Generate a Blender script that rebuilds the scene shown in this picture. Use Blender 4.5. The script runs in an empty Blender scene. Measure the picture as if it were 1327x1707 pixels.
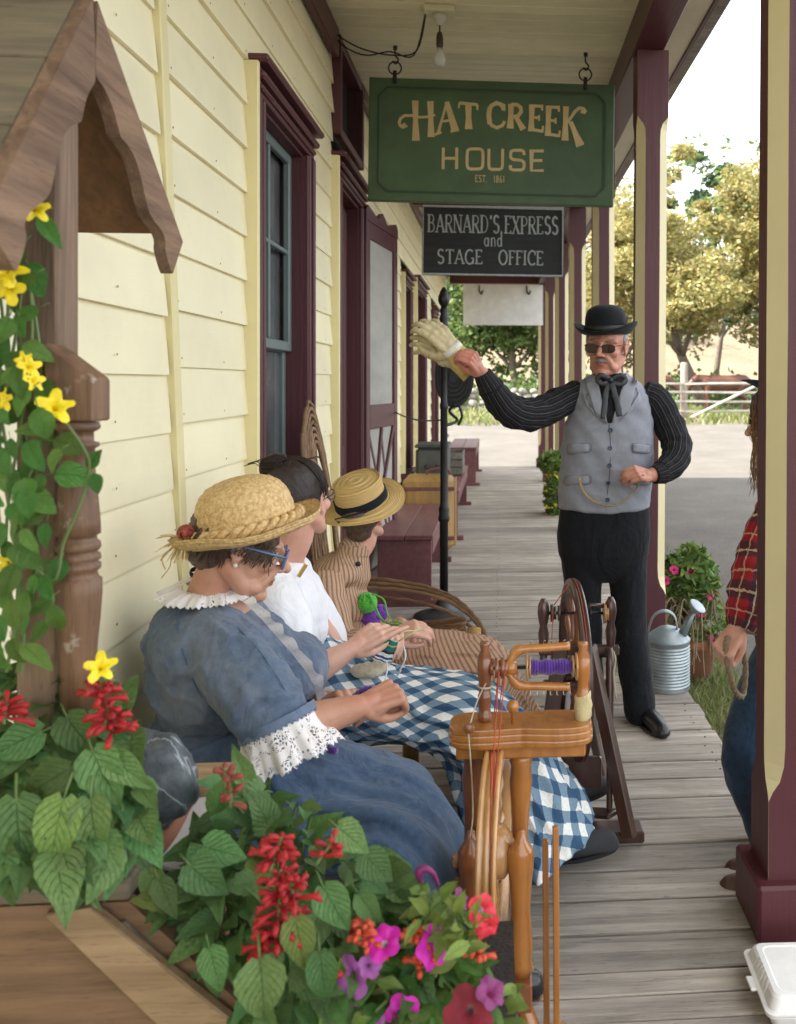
import bpy, bmesh, math, random
import numpy as np
from mathutils import Vector, Matrix, noise
from mathutils.bvhtree import BVHTree
R = math.radians
V = Vector
scene = bpy.context.scene
col = scene.collection
random.seed(7)

# ---------------------------------------------------------------- camera
FPX, CX, CY, YAW, CAMZ = 1530.0, 945.0, 640.0, R(4.3), 1.46
cam_d = bpy.data.cameras.new('camera')
cam = bpy.data.objects.new('camera', cam_d)
col.objects.link(cam)
scene.camera = cam
cam.location = (0, 0, CAMZ)
cam.rotation_euler = (R(90), 0, -YAW)
cam_d.sensor_fit = 'VERTICAL'
cam_d.sensor_height = 36
cam_d.lens = FPX / 1707 * 36
cam_d.shift_x = -(CX - 663.5) / 1707
cam_d.shift_y = -(853.5 - CY) / 1707
cam_d.clip_start = 0.05
cam_d.clip_end = 2000
cam_d.dof.use_dof = True
cam_d.dof.focus_distance = 2.9
cam_d.dof.aperture_fstop = 5.0
scene.render.resolution_x = 796
scene.render.resolution_y = 1024

# ---------------------------------------------------------------- light
SUN_EL = 40.0
w = bpy.data.worlds.new('World'); scene.world = w; w.use_nodes = True
nt = w.node_tree; nt.nodes.clear()
out = nt.nodes.new('ShaderNodeOutputWorld'); bg = nt.nodes.new('ShaderNodeBackground')
sky = nt.nodes.new('ShaderNodeTexSky'); sky.sky_type = 'NISHITA'; sky.sun_disc = False
sky.sun_elevation = R(SUN_EL); sky.sun_rotation = R(-90); sky.air_density = 1.0; sky.dust_density = 1.6
tc = nt.nodes.new('ShaderNodeTexCoord'); mp = nt.nodes.new('ShaderNodeMapping')
mp.inputs['Scale'].default_value = (1.2, 1.2, 5.0)
nz = nt.nodes.new('ShaderNodeTexNoise'); nz.inputs['Scale'].default_value = 1.7; nz.inputs['Detail'].default_value = 7; nz.inputs['Roughness'].default_value = .6
cr = nt.nodes.new('ShaderNodeValToRGB'); cr.color_ramp.elements[0].position = .36; cr.color_ramp.elements[1].position = .62
cr.color_ramp.elements[0].color = (.25, .25, .25, 1)
mx = nt.nodes.new('ShaderNodeMix'); mx.data_type = 'RGBA'
mx.inputs['B'].default_value = (5.2, 5.05, 4.8, 1)
nt.links.new(tc.outputs['Generated'], mp.inputs['Vector']); nt.links.new(mp.outputs[0], nz.inputs['Vector'])
nt.links.new(nz.outputs['Fac'], cr.inputs[0]); nt.links.new(cr.outputs[0], mx.inputs['Factor'])
nt.links.new(sky.outputs[0], mx.inputs['A']); nt.links.new(mx.outputs['Result'], bg.inputs['Color'])
bg.inputs['Strength'].default_value = 0.12
nt.links.new(bg.outputs[0], out.inputs['Surface'])
sd = bpy.data.lights.new('sun', 'SUN'); sd.energy = 3.0; sd.angle = R(.5); sd.color = (1, .95, .86)
sun = bpy.data.objects.new('sun', sd); col.objects.link(sun)
sun.rotation_euler = V((-math.cos(R(SUN_EL)), 0.0, math.sin(R(SUN_EL)))).to_track_quat('Z', 'Y').to_euler()
vs = scene.view_settings
vs.view_transform = 'Standard'; vs.look = 'None'; vs.gamma = 1; vs.use_curve_mapping = False
vs.exposure = 2.52
scene.cycles.max_bounces = 8; scene.cycles.diffuse_bounces = 5
scene.cycles.transparent_max_bounces = 12

# ---------------------------------------------------------------- helpers
_c, _s = math.cos(YAW), math.sin(YAW)
def P(px, py, Y):
    "world point seen at pixel (px,py) of the photograph on the plane y = Y"
    r = (px - CX) / FPX; u = (CY - py) / FPX
    t = Y / (_c - _s * r)
    return V(((_s + _c * r) * t, Y, CAMZ + u * t))
def ray(px, py):
    d = P(px, py, 1.0) - V((0, 0, CAMZ)); return V((0, 0, CAMZ)), d.normalized()

def tag(o, label=None, cat=None, group=None, kind=None):
    if label: o['label'] = label
    if cat: o['category'] = cat
    if group: o['group'] = group
    if kind: o['kind'] = kind
    return o
ROOT = {}
def thing(name, label, cat, loc=(0, 0, 0), group=None, local=False, rz=0):
    o = bpy.data.objects.new(name, None); col.objects.link(o)
    o.empty_display_size = .1
    o.location = loc; o.rotation_euler = (0, 0, rz)
    ROOT[o.name] = V((0, 0, 0)) if local else V(loc)
    return tag(o, label, cat, group)
def structure(name, loc=(0, 0, 0)):
    o = bpy.data.objects.new(name, None); col.objects.link(o); o.location = loc
    ROOT[o.name] = V(loc); o['kind'] = 'structure'; return o
def mesh(verts, faces, mats, smooth=False, mi=None, uv=None, name='m', flip=False):
    m = bpy.data.meshes.new(name)
    m.from_pydata([tuple(v) for v in verts], [], faces)
    for q in (mats if isinstance(mats, (list, tuple)) else [mats]): m.materials.append(q)
    if mi is not None: m.polygons.foreach_set('material_index', mi)
    if smooth: m.polygons.foreach_set('use_smooth', [True] * len(m.polygons))
    if uv is not None:
        l = m.uv_layers.new(name='UVMap')
        idx = np.empty(len(m.loops), dtype=np.int32); m.loops.foreach_get('vertex_index', idx)
        if callable(uv): pass
        arr = np.asarray(uv, dtype=np.float32)
        if len(arr) == len(m.vertices): arr = arr[idx]
        l.data.foreach_set('uv', arr.ravel())
    m.update()
    return m
def put(name, me, parent=None, loc=None, label=None):
    "link mesh data given in world (or root-local) coordinates"
    o = bpy.data.objects.new(name, me); col.objects.link(o)
    if parent is not None:
        o.parent = parent
        rl = ROOT.get(parent.name, V((0, 0, 0)))
        if loc is None:
            ROOT[o.name] = rl
            if rl.length > 0 and not me.get('shifted'):
                me.transform(Matrix.Translation(-rl)); me['shifted'] = 1
        else:
            o.location = loc; ROOT[o.name] = V((0, 0, 0))
    if label: o['label'] = label
    return o
def top(o, label, cat, group=None):
    "a single-mesh thing: origin to its base centre"
    me = o.data
    n = len(me.vertices); a = np.empty(n * 3, dtype=np.float32); me.vertices.foreach_get('co', a); a = a.reshape(-1, 3)
    lo, hi = a.min(0), a.max(0)
    c = V(((lo[0] + hi[0]) / 2, (lo[1] + hi[1]) / 2, lo[2]))
    me.transform(Matrix.Translation(-c)); o.location = c; ROOT[o.name] = c
    return tag(o, label, cat, group)

class B:
    "mesh buffer"
    def __init__(s): s.v = []; s.f = []; s.m = []; s.uv = []
    def add(s, vf, mi=0, M=None):
        v, f = vf[0], vf[1]; n = len(s.v)
        if M is not None: v = [M @ V(p) for p in v]
        s.v += [V(p) for p in v]; s.f += [tuple(i + n for i in q) for q in f]; s.m += [mi] * len(f)
        s.uv += list(vf[2]) if len(vf) > 2 else [(0, 0)] * len(v)
        return s
    def mesh(s, mats, smooth=False): return mesh(s.v, s.f, mats, smooth, s.m, s.uv)
    def put(s, name, mats, parent=None, smooth=False, label=None): return put(name, s.mesh(mats, smooth), parent, label=label)

_bc = {}
def box(cx, cy, cz, sx, sy, sz, bev=.004, R3=None):
    "chamfered box, full sizes"
    hx, hy, hz = sx / 2, sy / 2, sz / 2
    b = min(bev, hx * .6, hy * .6, hz * .6)
    vs_ = []
    key = {}
    def add(p): vs_.append(p); return len(vs_) - 1
    if b <= 0:
        for x in (-hx, hx):
            for y in (-hy, hy):
                for z in (-hz, hz): add((x, y, z))
        fs = [(0, 1, 3, 2), (4, 6, 7, 5), (0, 4, 5, 1), (2, 3, 7, 6), (0, 2, 6, 4), (1, 5, 7, 3)]
    else:
        for i, x in enumerate((-1, 1)):
            for j, y in enumerate((-1, 1)):
                for k, z in enumerate((-1, 1)):
                    key[(i, j, k, 0)] = add((x * hx, y * (hy - b), z * (hz - b)))
                    key[(i, j, k, 1)] = add((x * (hx - b), y * hy, z * (hz - b)))
                    key[(i, j, k, 2)] = add((x * (hx - b), y * (hy - b), z * hz))
        g = key; fs = []
        for i in (0, 1):
            q = [g[(i, 0, 0, 0)], g[(i, 0, 1, 0)], g[(i, 1, 1, 0)], g[(i, 1, 0, 0)]]; fs.append(q if i == 0 else q[::-1])
            q = [g[(0, i, 0, 1)], g[(1, i, 0, 1)], g[(1, i, 1, 1)], g[(0, i, 1, 1)]]; fs.append(q if i == 0 else q[::-1])
            q = [g[(0, 0, i, 2)], g[(0, 1, i, 2)], g[(1, 1, i, 2)], g[(1, 0, i, 2)]]; fs.append(q if i == 0 else q[::-1])
        for i in (0, 1):
            for j in (0, 1):
                q = [g[(i, j, 0, 0)], g[(i, j, 1, 0)], g[(i, j, 1, 1)], g[(i, j, 0, 1)]]; fs.append(q if (i + j) % 2 else q[::-1])
                q = [g[(i, 0, j, 0)], g[(i, 1, j, 0)], g[(i, 1, j, 2)], g[(i, 0, j, 2)]]; fs.append(q[::-1] if (i + j) % 2 else q)
                q = [g[(0, i, j, 1)], g[(1, i, j, 1)], g[(1, i, j, 2)], g[(0, i, j, 2)]]; fs.append(q if (i + j) % 2 else q[::-1])
        for i in (0, 1):
            for j in (0, 1):
                for k in (0, 1):
                    q = [g[(i, j, k, 0)], g[(i, j, k, 1)], g[(i, j, k, 2)]]; fs.append(q if (i + j + k) % 2 else q[::-1])
    c = V((cx, cy, cz))
    if R3 is not None: vs_ = [c + R3 @ V(p) for p in vs_]
    else: vs_ = [c + V(p) for p in vs_]
    return vs_, [tuple(f) for f in fs]
def beam(a, b, w_, h_, bev=.003, up=(0, 0, 1)):
    "box from a to b; w_ sideways, h_ along up"
    a, b = V(a), V(b); d = b - a; L = d.length; d.normalize()
    u = V(up); sx = d.cross(u)
    if sx.length < 1e-4: sx = d.cross(V((1, 0, 0)))
    sx.normalize(); uu = sx.cross(d)
    M3 = Matrix((d, sx, uu)).transposed()
    return box(*((a + b) / 2), L, w_, h_, bev, M3)
def frame_path(path):
    T = []
    n = len(path)
    for i in range(n):
        a = path[max(i - 1, 0)]; b = path[min(i + 1, n - 1)]
        t = (b - a); t = t.normalized() if t.length > 1e-9 else V((0, 0, 1)); T.append(t)
    return T
def tube(path, rad, n=10, cap=True, up=None, flat=None, fold=None, vlen=None):
    "tube with parallel transport; rad scalar/list/(ru,rv) list; fold(i,t,ang,pos)->radius factor; returns v,f,uv"
    path = [V(p) for p in path]; N = len(path); T = frame_path(path)
    if not isinstance(rad, (list, tuple)): rad = [rad] * N
    u = V(up) if up is not None else (V((0, 0, 1)) if abs(T[0].z) < .9 else V((1, 0, 0)))
    u = (u - T[0] * u.dot(T[0])).normalized()
    vs_, uv = [], []; L = 0
    for i in range(N):
        if i:
            q = T[i - 1].rotation_difference(T[i]); u = (q @ u); u = (u - T[i] * u.dot(T[i])).normalized()
            L += (path[i] - path[i - 1]).length
        w2 = T[i].cross(u)
        r = rad[i]; ra, rb = (r if isinstance(r, (list, tuple)) else (r, r))
        for k in range(n):
            a = 2 * math.pi * k / n; s_ = 1.0
            if fold: s_ = fold(i, i / (N - 1), a, path[i])
            vs_.append(path[i] + u * (math.cos(a) * ra * s_) + w2 * (math.sin(a) * rb * s_)); uv.append((k / n, L))
    fs = []
    for i in range(N - 1):
        for k in range(n):
            k2 = (k + 1) % n
            fs.append((i * n + k, i * n + k2, (i + 1) * n + k2, (i + 1) * n + k))
    if cap:
        fs.append(tuple(range(n))[::-1]); fs.append(tuple((N - 1) * n + k for k in range(n)))
    return vs_, fs, uv
def smoothpath(pts, sub=6):
    pts = [V(p) if hasattr(p, '__len__') else p for p in pts]; o = []
    n = len(pts)
    for i in range(n - 1):
        p0 = pts[max(i - 1, 0)]; p1 = pts[i]; p2 = pts[i + 1]; p3 = pts[min(i + 2, n - 1)]
        for k in range(sub):
            t = k / sub
            o.append(.5 * ((2 * p1) + (p2 - p0) * t + (2 * p0 - 5 * p1 + 4 * p2 - p3) * t * t + (3 * p1 - p0 - 3 * p2 + p3) * t ** 3))
    o.append(pts[-1]); return o
def sm1(vals, sub=6): return [float(x[0]) for x in smoothpath([V((v, 0, 0)) for v in vals], sub)]
def limb(pts, radii, n=14, sub=4):
    "closed tapered limb with round ends"
    p = smoothpath(pts, sub); r = sm1(radii, sub)
    t0 = (p[0] - p[1]).normalized(); t1 = (p[-1] - p[-2]).normalized()
    a, ra = [], []
    for k in (80, 55, 28): a.append(p[0] + t0 * r[0] * math.sin(R(k))); ra.append(r[0] * math.cos(R(k)))
    b_, rb = [], []
    for k in (28, 55, 80): b_.append(p[-1] + t1 * r[-1] * math.sin(R(k))); rb.append(r[-1] * math.cos(R(k)))
    v, f, uv = tube(a + p + b_, ra + r + rb, n)
    return v, f, uv
def ell(c, r, M3=None, nu=16, nv=10):
    vs_ = []; fs = []
    c = V(c)
    vs_.append((0, 0, r[2]))
    for i in range(1, nv):
        ph = math.pi * i / nv
        for k in range(nu):
            a = 2 * math.pi * k / nu
            vs_.append((r[0] * math.sin(ph) * math.cos(a), r[1] * math.sin(ph) * math.sin(a), r[2] * math.cos(ph)))
    vs_.append((0, 0, -r[2]))
    for k in range(nu): fs.append((0, 1 + k, 1 + (k + 1) % nu))
    for i in range(nv - 2):
        for k in range(nu):
            a = 1 + i * nu; b_ = a + nu; k2 = (k + 1) % nu
            fs.append((a + k, b_ + k, b_ + k2, a + k2))
    l = len(vs_) - 1; a = 1 + (nv - 2) * nu
    for k in range(nu): fs.append((l, a + (k + 1) % nu, a + k))
    if M3 is not None: vs_ = [c + M3 @ V(p) for p in vs_]
    else: vs_ = [c + V(p) for p in vs_]
    return vs_, fs
def lathe(prof, n=24, M=None, close=True, wob=None):
    "prof list of (r,z); returns v,f,uv"
    vs_, fs, uv = [], [], []
    L = 0
    for i, (r, z) in enumerate(prof):
        if i: L += math.hypot(r - prof[i - 1][0], z - prof[i - 1][1])
        for k in range(n):
            a = 2 * math.pi * k / n; rr = max(r, 1e-5)
            zz = z
            if wob: rr, zz = wob(i, a, rr, z)
            vs_.append(V((rr * math.cos(a), rr * math.sin(a), zz))); uv.append((k / n, L))
    for i in range(len(prof) - 1):
        for k in range(n):
            k2 = (k + 1) % n
            fs.append((i * n + k, i * n + k2, (i + 1) * n + k2, (i + 1) * n + k))
    if close:
        fs.append(tuple(range(n))[::-1]); m = (len(prof) - 1) * n; fs.append(tuple(m + k for k in range(n)))
    if M is not None: vs_ = [M @ p for p in vs_]
    return vs_, fs, uv
def axis_matrix(o, z, x=None):
    "matrix with origin o, local z along z"
    z = V(z).normalized(); x = V(x) if x is not None else (V((1, 0, 0)) if abs(z.x) < .9 else V((0, 1, 0)))
    x = (x - z * x.dot(z)).normalized(); y = z.cross(x)
    m = Matrix((x, y, z)).transposed().to_4x4(); m.translation = V(o); return m
def prism(poly, d, M=None):
    "poly in xz plane, thickness d along +y"
    n = len(poly)
    vs_ = [V((p[0], 0, p[1])) for p in poly] + [V((p[0], d, p[1])) for p in poly]
    fs = [tuple(range(n)), tuple(range(2 * n - 1, n - 1, -1))]
    for i in range(n):
        j = (i + 1) % n; fs.append((i, i + n, j + n, j))
    if M is not None: vs_ = [M @ p for p in vs_]
    return vs_, fs
WS = bpy.data.scenes.new('workshop')
def fuse(parts, vox=.004, it=4, mats=None, noise_amp=0, noise_s=20, paint=None, dec=None):
    "union closed shapes into one continuous skin"
    b = B()
    for p in parts: b.add(p)
    m = b.mesh([]); o = bpy.data.objects.new('tmp', m); WS.collection.objects.link(o)
    r = o.modifiers.new('r', 'REMESH'); r.mode = 'VOXEL'; r.voxel_size = vox; r.adaptivity = 0
    if it:
        s_ = o.modifiers.new('s', 'SMOOTH'); s_.factor = .5; s_.iterations = it
    if dec:
        d_ = o.modifiers.new('d', 'DECIMATE'); d_.ratio = dec
    VL = WS.view_layers[0]; VL.update(); dg = VL.depsgraph
    me = bpy.data.meshes.new_from_object(o.evaluated_get(dg))
    bpy.data.objects.remove(o)
    for q in (mats or []): me.materials.append(q)
    me.polygons.foreach_set('use_smooth', [True] * len(me.polygons))
    if noise_amp:
        displace(me, lambda c: noise_amp * noise.fractal(c * noise_s, .8, 2, 3))
    if paint: paint(me)
    return me
def displace(me, fn):
    n = len(me.vertices); co = np.empty(n * 3, dtype=np.float32); nr = np.empty(n * 3, dtype=np.float32)
    me.vertices.foreach_get('co', co); me.vertex_normals.foreach_get('vector', nr)
    co = co.reshape(-1, 3); nr = nr.reshape(-1, 3); am = np.array([fn(V(c)) for c in co.tolist()], dtype=np.float32)
    me.vertices.foreach_set('co', (co + nr * am[:, None]).ravel()); me.update()
def bvh_of(o):
    me = o.data; M = o.matrix_world if False else Matrix.Translation(ROOT.get(o.name, V((0, 0, 0))))
    return BVHTree.FromPolygons([M @ v.co for v in me.vertices], [tuple(p.vertices) for p in me.polygons])
def hit(bv, px, py, off=.002):
    o, d = ray(px, py); h = bv.ray_cast(o, d)
    if h[0] is None: return None
    n = h[1]
    if n.dot(d) > 0: n = -n
    return h[0] + n * off, n

# ---------------------------------------------------------------- materials
def nodes(name):
    m = bpy.data.materials.new(name); m.use_nodes = True
    t = m.node_tree; b = t.nodes['Principled BSDF']; return m, t, b
def N(t, ty, **kw):
    n = t.nodes.new(ty)
    for k, v in kw.items():
        if k in n.inputs: n.inputs[k].default_value = v
        else: setattr(n, k, v)
    return n
def L(t, a, b): t.links.new(a, b)
def ramp(t, fac, stops):
    r = t.nodes.new('ShaderNodeValToRGB'); e = r.color_ramp.elements
    while len(e) < len(stops): e.new(.5)
    for i, (p, c) in enumerate(stops):
        e[i].position = p; e[i].color = (c[0], c[1], c[2], 1) if hasattr(c, '__len__') else (c, c, c, 1)
    L(t, fac, r.inputs[0]); return r.outputs[0]
def vec(t, coord='Object', sc=(1, 1, 1), rand=True):
    tcn = N(t, 'ShaderNodeTexCoord'); mpn = N(t, 'ShaderNodeMapping'); mpn.inputs['Scale'].default_value = sc
    if coord == 'World':
        g = N(t, 'ShaderNodeNewGeometry'); src = g.outputs['Position']; rand = False
    else: src = tcn.outputs[coord]
    if rand:
        oi = N(t, 'ShaderNodeObjectInfo'); ml = N(t, 'ShaderNodeMath', operation='MULTIPLY'); ml.inputs[1].default_value = 37.0
        L(t, oi.outputs['Random'], ml.inputs[0])
        ad = N(t, 'ShaderNodeVectorMath', operation='ADD'); L(t, src, ad.inputs[0]); L(t, ml.outputs[0], ad.inputs[1]); src = ad.outputs[0]
    L(t, src, mpn.inputs['Vector']); return mpn.outputs[0]
def mixc(t, fac, a, b, mode='MIX'):
    m = N(t, 'ShaderNodeMix', data_type='RGBA', blend_type=mode)
    for s_, x in (('Factor', fac), ('A', a), ('B', b)):
        if isinstance(x, (int, float)): m.inputs[s_].default_value = x
        elif isinstance(x, tuple): m.inputs[s_].default_value = (*x[:3], 1)
        else: L(t, x, m.inputs[s_])
    return m.outputs['Result']
def bumpn(t, b, h, strength, dist=.01, prev=None):
    n = N(t, 'ShaderNodeBump'); n.inputs['Strength'].default_value = strength; n.inputs['Distance'].default_value = dist
    L(t, h, n.inputs['Height'])
    if prev is not None: L(t, prev, n.inputs['Normal'])
    L(t, n.outputs[0], b.inputs['Normal']); return n.outputs[0]
def M_(name, c1, c2=None, sc=8, st=(1, 1, 1), rough=.6, bump=.2, bsc=None, bst=None, rand=0, metal=0, coord='Object', det=6, bd=.004, sheen=0, sss=0, spec=.5, trans=0, alpha=1, lo=.3, hi=.7, coat=0):
    m, t, b = nodes(name)
    v = vec(t, coord, st); n = N(t, 'ShaderNodeTexNoise', Scale=sc, Detail=det, Roughness=.62); L(t, v, n.inputs['Vector'])
    c2 = c2 or tuple(x * .8 for x in c1)
    c = ramp(t, n.outputs['Fac'], [(lo, c2), (hi, c1)])
    if rand:
        oi = N(t, 'ShaderNodeObjectInfo'); mr = N(t, 'ShaderNodeMapRange'); mr.inputs['To Min'].default_value = 1 - rand; mr.inputs['To Max'].default_value = 1 + rand
        L(t, oi.outputs['Random'], mr.inputs['Value'])
        hs = N(t, 'ShaderNodeHueSaturation'); L(t, c, hs.inputs['Color']); L(t, mr.outputs[0], hs.inputs['Value']); c = hs.outputs[0]
    L(t, c, b.inputs['Base Color'])
    b.inputs['Roughness'].default_value = rough; b.inputs['Metallic'].default_value = metal
    b.inputs['Specular IOR Level'].default_value = spec
    if sheen: b.inputs['Sheen Weight'].default_value = sheen
    if coat: b.inputs['Coat Weight'].default_value = coat; b.inputs['Coat Roughness'].default_value = .25
    if sss:
        b.inputs['Subsurface Weight'].default_value = sss; b.inputs['Subsurface Radius'].default_value = (.012, .004, .002); b.inputs['Subsurface Scale'].default_value = 1
    if bump:
        v2 = vec(t, coord, bst or st); n2 = N(t, 'ShaderNodeTexNoise', Scale=bsc or sc * 4, Detail=5, Roughness=.6); L(t, v2, n2.inputs['Vector'])
        bumpn(t, b, n2.outputs['Fac'], bump, bd)
    return m
def wood(name, c1, c2, axis='x', rough=.6, bump=.4, rand=.12, fine=60, coord='Object', dark=None, worn=0, coat=0, crack=.5):
    "plank: grain stretched along an axis, cracks, worn edges"
    m, t, b = nodes(name)
    f = {'x': (1, 14, 14), 'y': (14, 1, 14), 'z': (14, 14, 1)}[axis]
    v = vec(t, coord, f); n = N(t, 'ShaderNodeTexNoise', Scale=2.2, Detail=8, Roughness=.65, Distortion=.6); L(t, v, n.inputs['Vector'])
    c = ramp(t, n.outputs['Fac'], [(.28, c2), (.5, tuple((a + b_) / 2 for a, b_ in zip(c1, c2))), (.72, c1)])
    g = tuple(x * .35 for x in f); v3 = vec(t, coord, tuple(x * 1.6 for x in f)); n3 = N(t, 'ShaderNodeTexNoise', Scale=9, Detail=4, Roughness=.7); L(t, v3, n3.inputs['Vector'])
    k = ramp(t, n3.outputs['Fac'], [(.30, (1, 1, 1)), (.40, (0, 0, 0))])
    dk = dark or tuple(x * .3 for x in c2)
    mu = N(t, 'ShaderNodeMath', operation='MULTIPLY'); L(t, k, mu.inputs[0]); mu.inputs[1].default_value = crack
    c = mixc(t, mu.outputs[0], c, dk)
    v4 = vec(t, coord, (1, 1, 1)); n4 = N(t, 'ShaderNodeTexNoise', Scale=3.1, Detail=3); L(t, v4, n4.inputs['Vector'])
    tint = ramp(t, n4.outputs['Fac'], [(.3, (.8, .8, .8)), (.7, (1.1, 1.1, 1.1))])
    c = mixc(t, 1.0, c, tint, 'MULTIPLY')
    if worn:
        v5 = vec(t, coord, (1, 1, 1)); n5 = N(t, 'ShaderNodeTexNoise', Scale=14, Detail=7, Roughness=.75); L(t, v5, n5.inputs['Vector'])
        wk = ramp(t, n5.outputs['Fac'], [(.62, (0, 0, 0)), (.68, (worn, worn, worn))]); c = mixc(t, wk, c, (.5, .45, .36))
    if rand:
        oi = N(t, 'ShaderNodeObjectInfo'); mr = N(t, 'ShaderNodeMapRange'); mr.inputs['To Min'].default_value = 1 - rand; mr.inputs['To Max'].default_value = 1 + rand
        L(t, oi.outputs['Random'], mr.inputs['Value'])
        hs = N(t, 'ShaderNodeHueSaturation'); L(t, c, hs.inputs['Color']); L(t, mr.outputs[0], hs.inputs['Value']); c = hs.outputs[0]
    L(t, c, b.inputs['Base Color']); b.inputs['Roughness'].default_value = rough
    if coat: b.inputs['Coat Weight'].default_value = coat; b.inputs['Coat Roughness'].default_value = .2
    nn = bumpn(t, b, n.outputs['Fac'], bump, .006)
    bumpn(t, b, n3.outputs['Fac'], bump * .8, .003, nn)
    return m
def paint(name, c, axis='y', chip=(.45, .38, .28), amt=.04, rough=.45, bump=.25, rand=.05, dirt=.15):
    "old house paint over board grain with flecks where it has come off"
    m, t, b = nodes(name)
    f = {'x': (1, 12, 12), 'y': (12, 1, 12), 'z': (12, 12, 1)}[axis]
    v = vec(t, 'Object', f); n = N(t, 'ShaderNodeTexNoise', Scale=4, Detail=6, Roughness=.6); L(t, v, n.inputs['Vector'])
    v2 = vec(t, 'Object', (1, 1, 1)); n2 = N(t, 'ShaderNodeTexNoise', Scale=2.3, Detail=7, Roughness=.7); L(t, v2, n2.inputs['Vector'])
    cc = mixc(t, ramp(t, n2.outputs['Fac'], [(.35, (dirt, dirt, dirt)), (.6, (0, 0, 0))]), c, tuple(x * .62 for x in c))
    v3 = vec(t, 'Object', tuple(1 + (q - 1) * .15 for q in f)); n3 = N(t, 'ShaderNodeTexNoise', Scale=17, Detail=8, Roughness=.8); L(t, v3, n3.inputs['Vector'])
    k = ramp(t, n3.outputs['Fac'], [(.30 + amt - .02, (1, 1, 1)), (.30 + amt, (0, 0, 0))])
    cc = mixc(t, k, cc, chip)
    if rand:
        oi = N(t, 'ShaderNodeObjectInfo'); mr = N(t, 'ShaderNodeMapRange'); mr.inputs['To Min'].default_value = 1 - rand; mr.inputs['To Max'].default_value = 1 + rand
        L(t, oi.outputs['Random'], mr.inputs['Value'])
        hs = N(t, 'ShaderNodeHueSaturation'); L(t, cc, hs.inputs['Color']); L(t, mr.outputs[0], hs.inputs['Value']); cc = hs.outputs[0]
    L(t, cc, b.inputs['Base Color']); b.inputs['Roughness'].default_value = rough
    nn = bumpn(t, b, n.outputs['Fac'], bump, .004)
    bumpn(t, b, k, -.25, .002, nn)
    return m

CREAM = (.86, .785, .53); PURP = (.082, .017, .022); TRIM = (.56, .47, .22)
m_side = paint('siding_paint', CREAM, 'y', amt=.012, dirt=.22, bump=.2, rand=.05)
m_trim = paint('trim_paint', (.76, .67, .36), 'z', amt=.03)
m_purp = paint('maroon_paint', PURP, 'z', chip=(.22, .15, .15), amt=.005, rough=.5, bump=.55, dirt=.3)
m_purpy = paint('maroon_paint_long', PURP, 'y', chip=(.3, .2, .2), amt=-.03, rough=.42, bump=.4, dirt=.3)
m_chamf = paint('post_chamfer_paint', (.62, .54, .31), 'z', chip=(.25, .17, .14), amt=-.01, bump=.3)
m_ceil = paint('ceiling_paint', (.76, .69, .46), 'x', amt=-.03, bump=.15, rand=.06, dirt=.35)
m_deck = wood('weathered_deck', (.48, .425, .355), (.19, .165, .138), 'x', rough=.85, bump=.9, rand=.22, dark=(.05, .045, .04), crack=.75)
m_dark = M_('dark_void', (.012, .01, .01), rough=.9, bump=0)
m_glassgrey = M_('old_window_glass', (.16, .17, .17), (.05, .05, .055), sc=2.5, rough=.08, bump=.05, spec=.8)
m_curtain = M_('lace_curtain', (.52, .5, .43), (.34, .33, .28), sc=5, st=(1, 6, 1), rough=.9, bump=.3)
m_sash = paint('blue_grey_sash', (.13, .17, .165), 'z', chip=(.4, .4, .35), amt=.0, bump=.3)
m_iron = M_('black_iron', (.018, .019, .02), (.008, .008, .009), rough=.42, bump=.15, sc=30, metal=.3)
m_brass = M_('brass', (.72, .53, .16), rough=.25, metal=1, bump=0)
m_white = M_('white_card', (.8, .8, .78), rough=.7, bump=.05)
# ================================================================ the setting
def gz(x, y):
    "height of the ground"
    h = -.26
    if y > 17: h += min((y - 17) / 18, 1) ** 1.3 * .68
    if y > 36: h += (y - 36) * .012
    h += .03 * noise.noise(V((x * .3, y * .3, 0)))
    if x < -7.5 and y < 17.5: h += 0
    return h
xs = sorted(set([-400, -250, -150, -100, -60] + [x for x in range(-40, 41, 1)] + [60, 100, 150, 250, 400]))
ys = sorted(set([-60, -30, -15] + [y * .5 for y in range(-10, 90)] + [50, 60, 80, 120, 200, 400, 900]))
gv = [(x, y, gz(x, y)) for y in ys for x in xs]; nx = len(xs)
gf = [(j * nx + i, j * nx + i + 1, (j + 1) * nx + i + 1, (j + 1) * nx + i) for j in range(len(ys) - 1) for i in range(nx - 1)]
m, t, b = nodes('gravel_yard')
v = vec(t, 'World'); n1 = N(t, 'ShaderNodeTexNoise', Scale=.9, Detail=8, Roughness=.7); L(t, v, n1.inputs['Vector'])
n2 = N(t, 'ShaderNodeTexNoise', Scale=28, Detail=5, Roughness=.8); L(t, v, n2.inputs['Vector'])
c = ramp(t, n1.outputs['Fac'], [(.3, (.11, .10, .088)), (.52, (.165, .15, .132)), (.7, (.225, .208, .184))])
c = mixc(t, .55, c, ramp(t, n2.outputs['Fac'], [(.35, (.30, .28, .25)), (.7, (1.0, .98, .94))]), 'MULTIPLY')
c2 = mixc(t, .25, c, (.20, .185, .162)); L(t, c2, b.inputs['Base Color']); b.inputs['Roughness'].default_value = .95
bumpn(t, b, n2.outputs['Fac'], .9, .04)
gr = put('ground', mesh(gv, gf, m, True)); gr['kind'] = 'structure'
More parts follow.
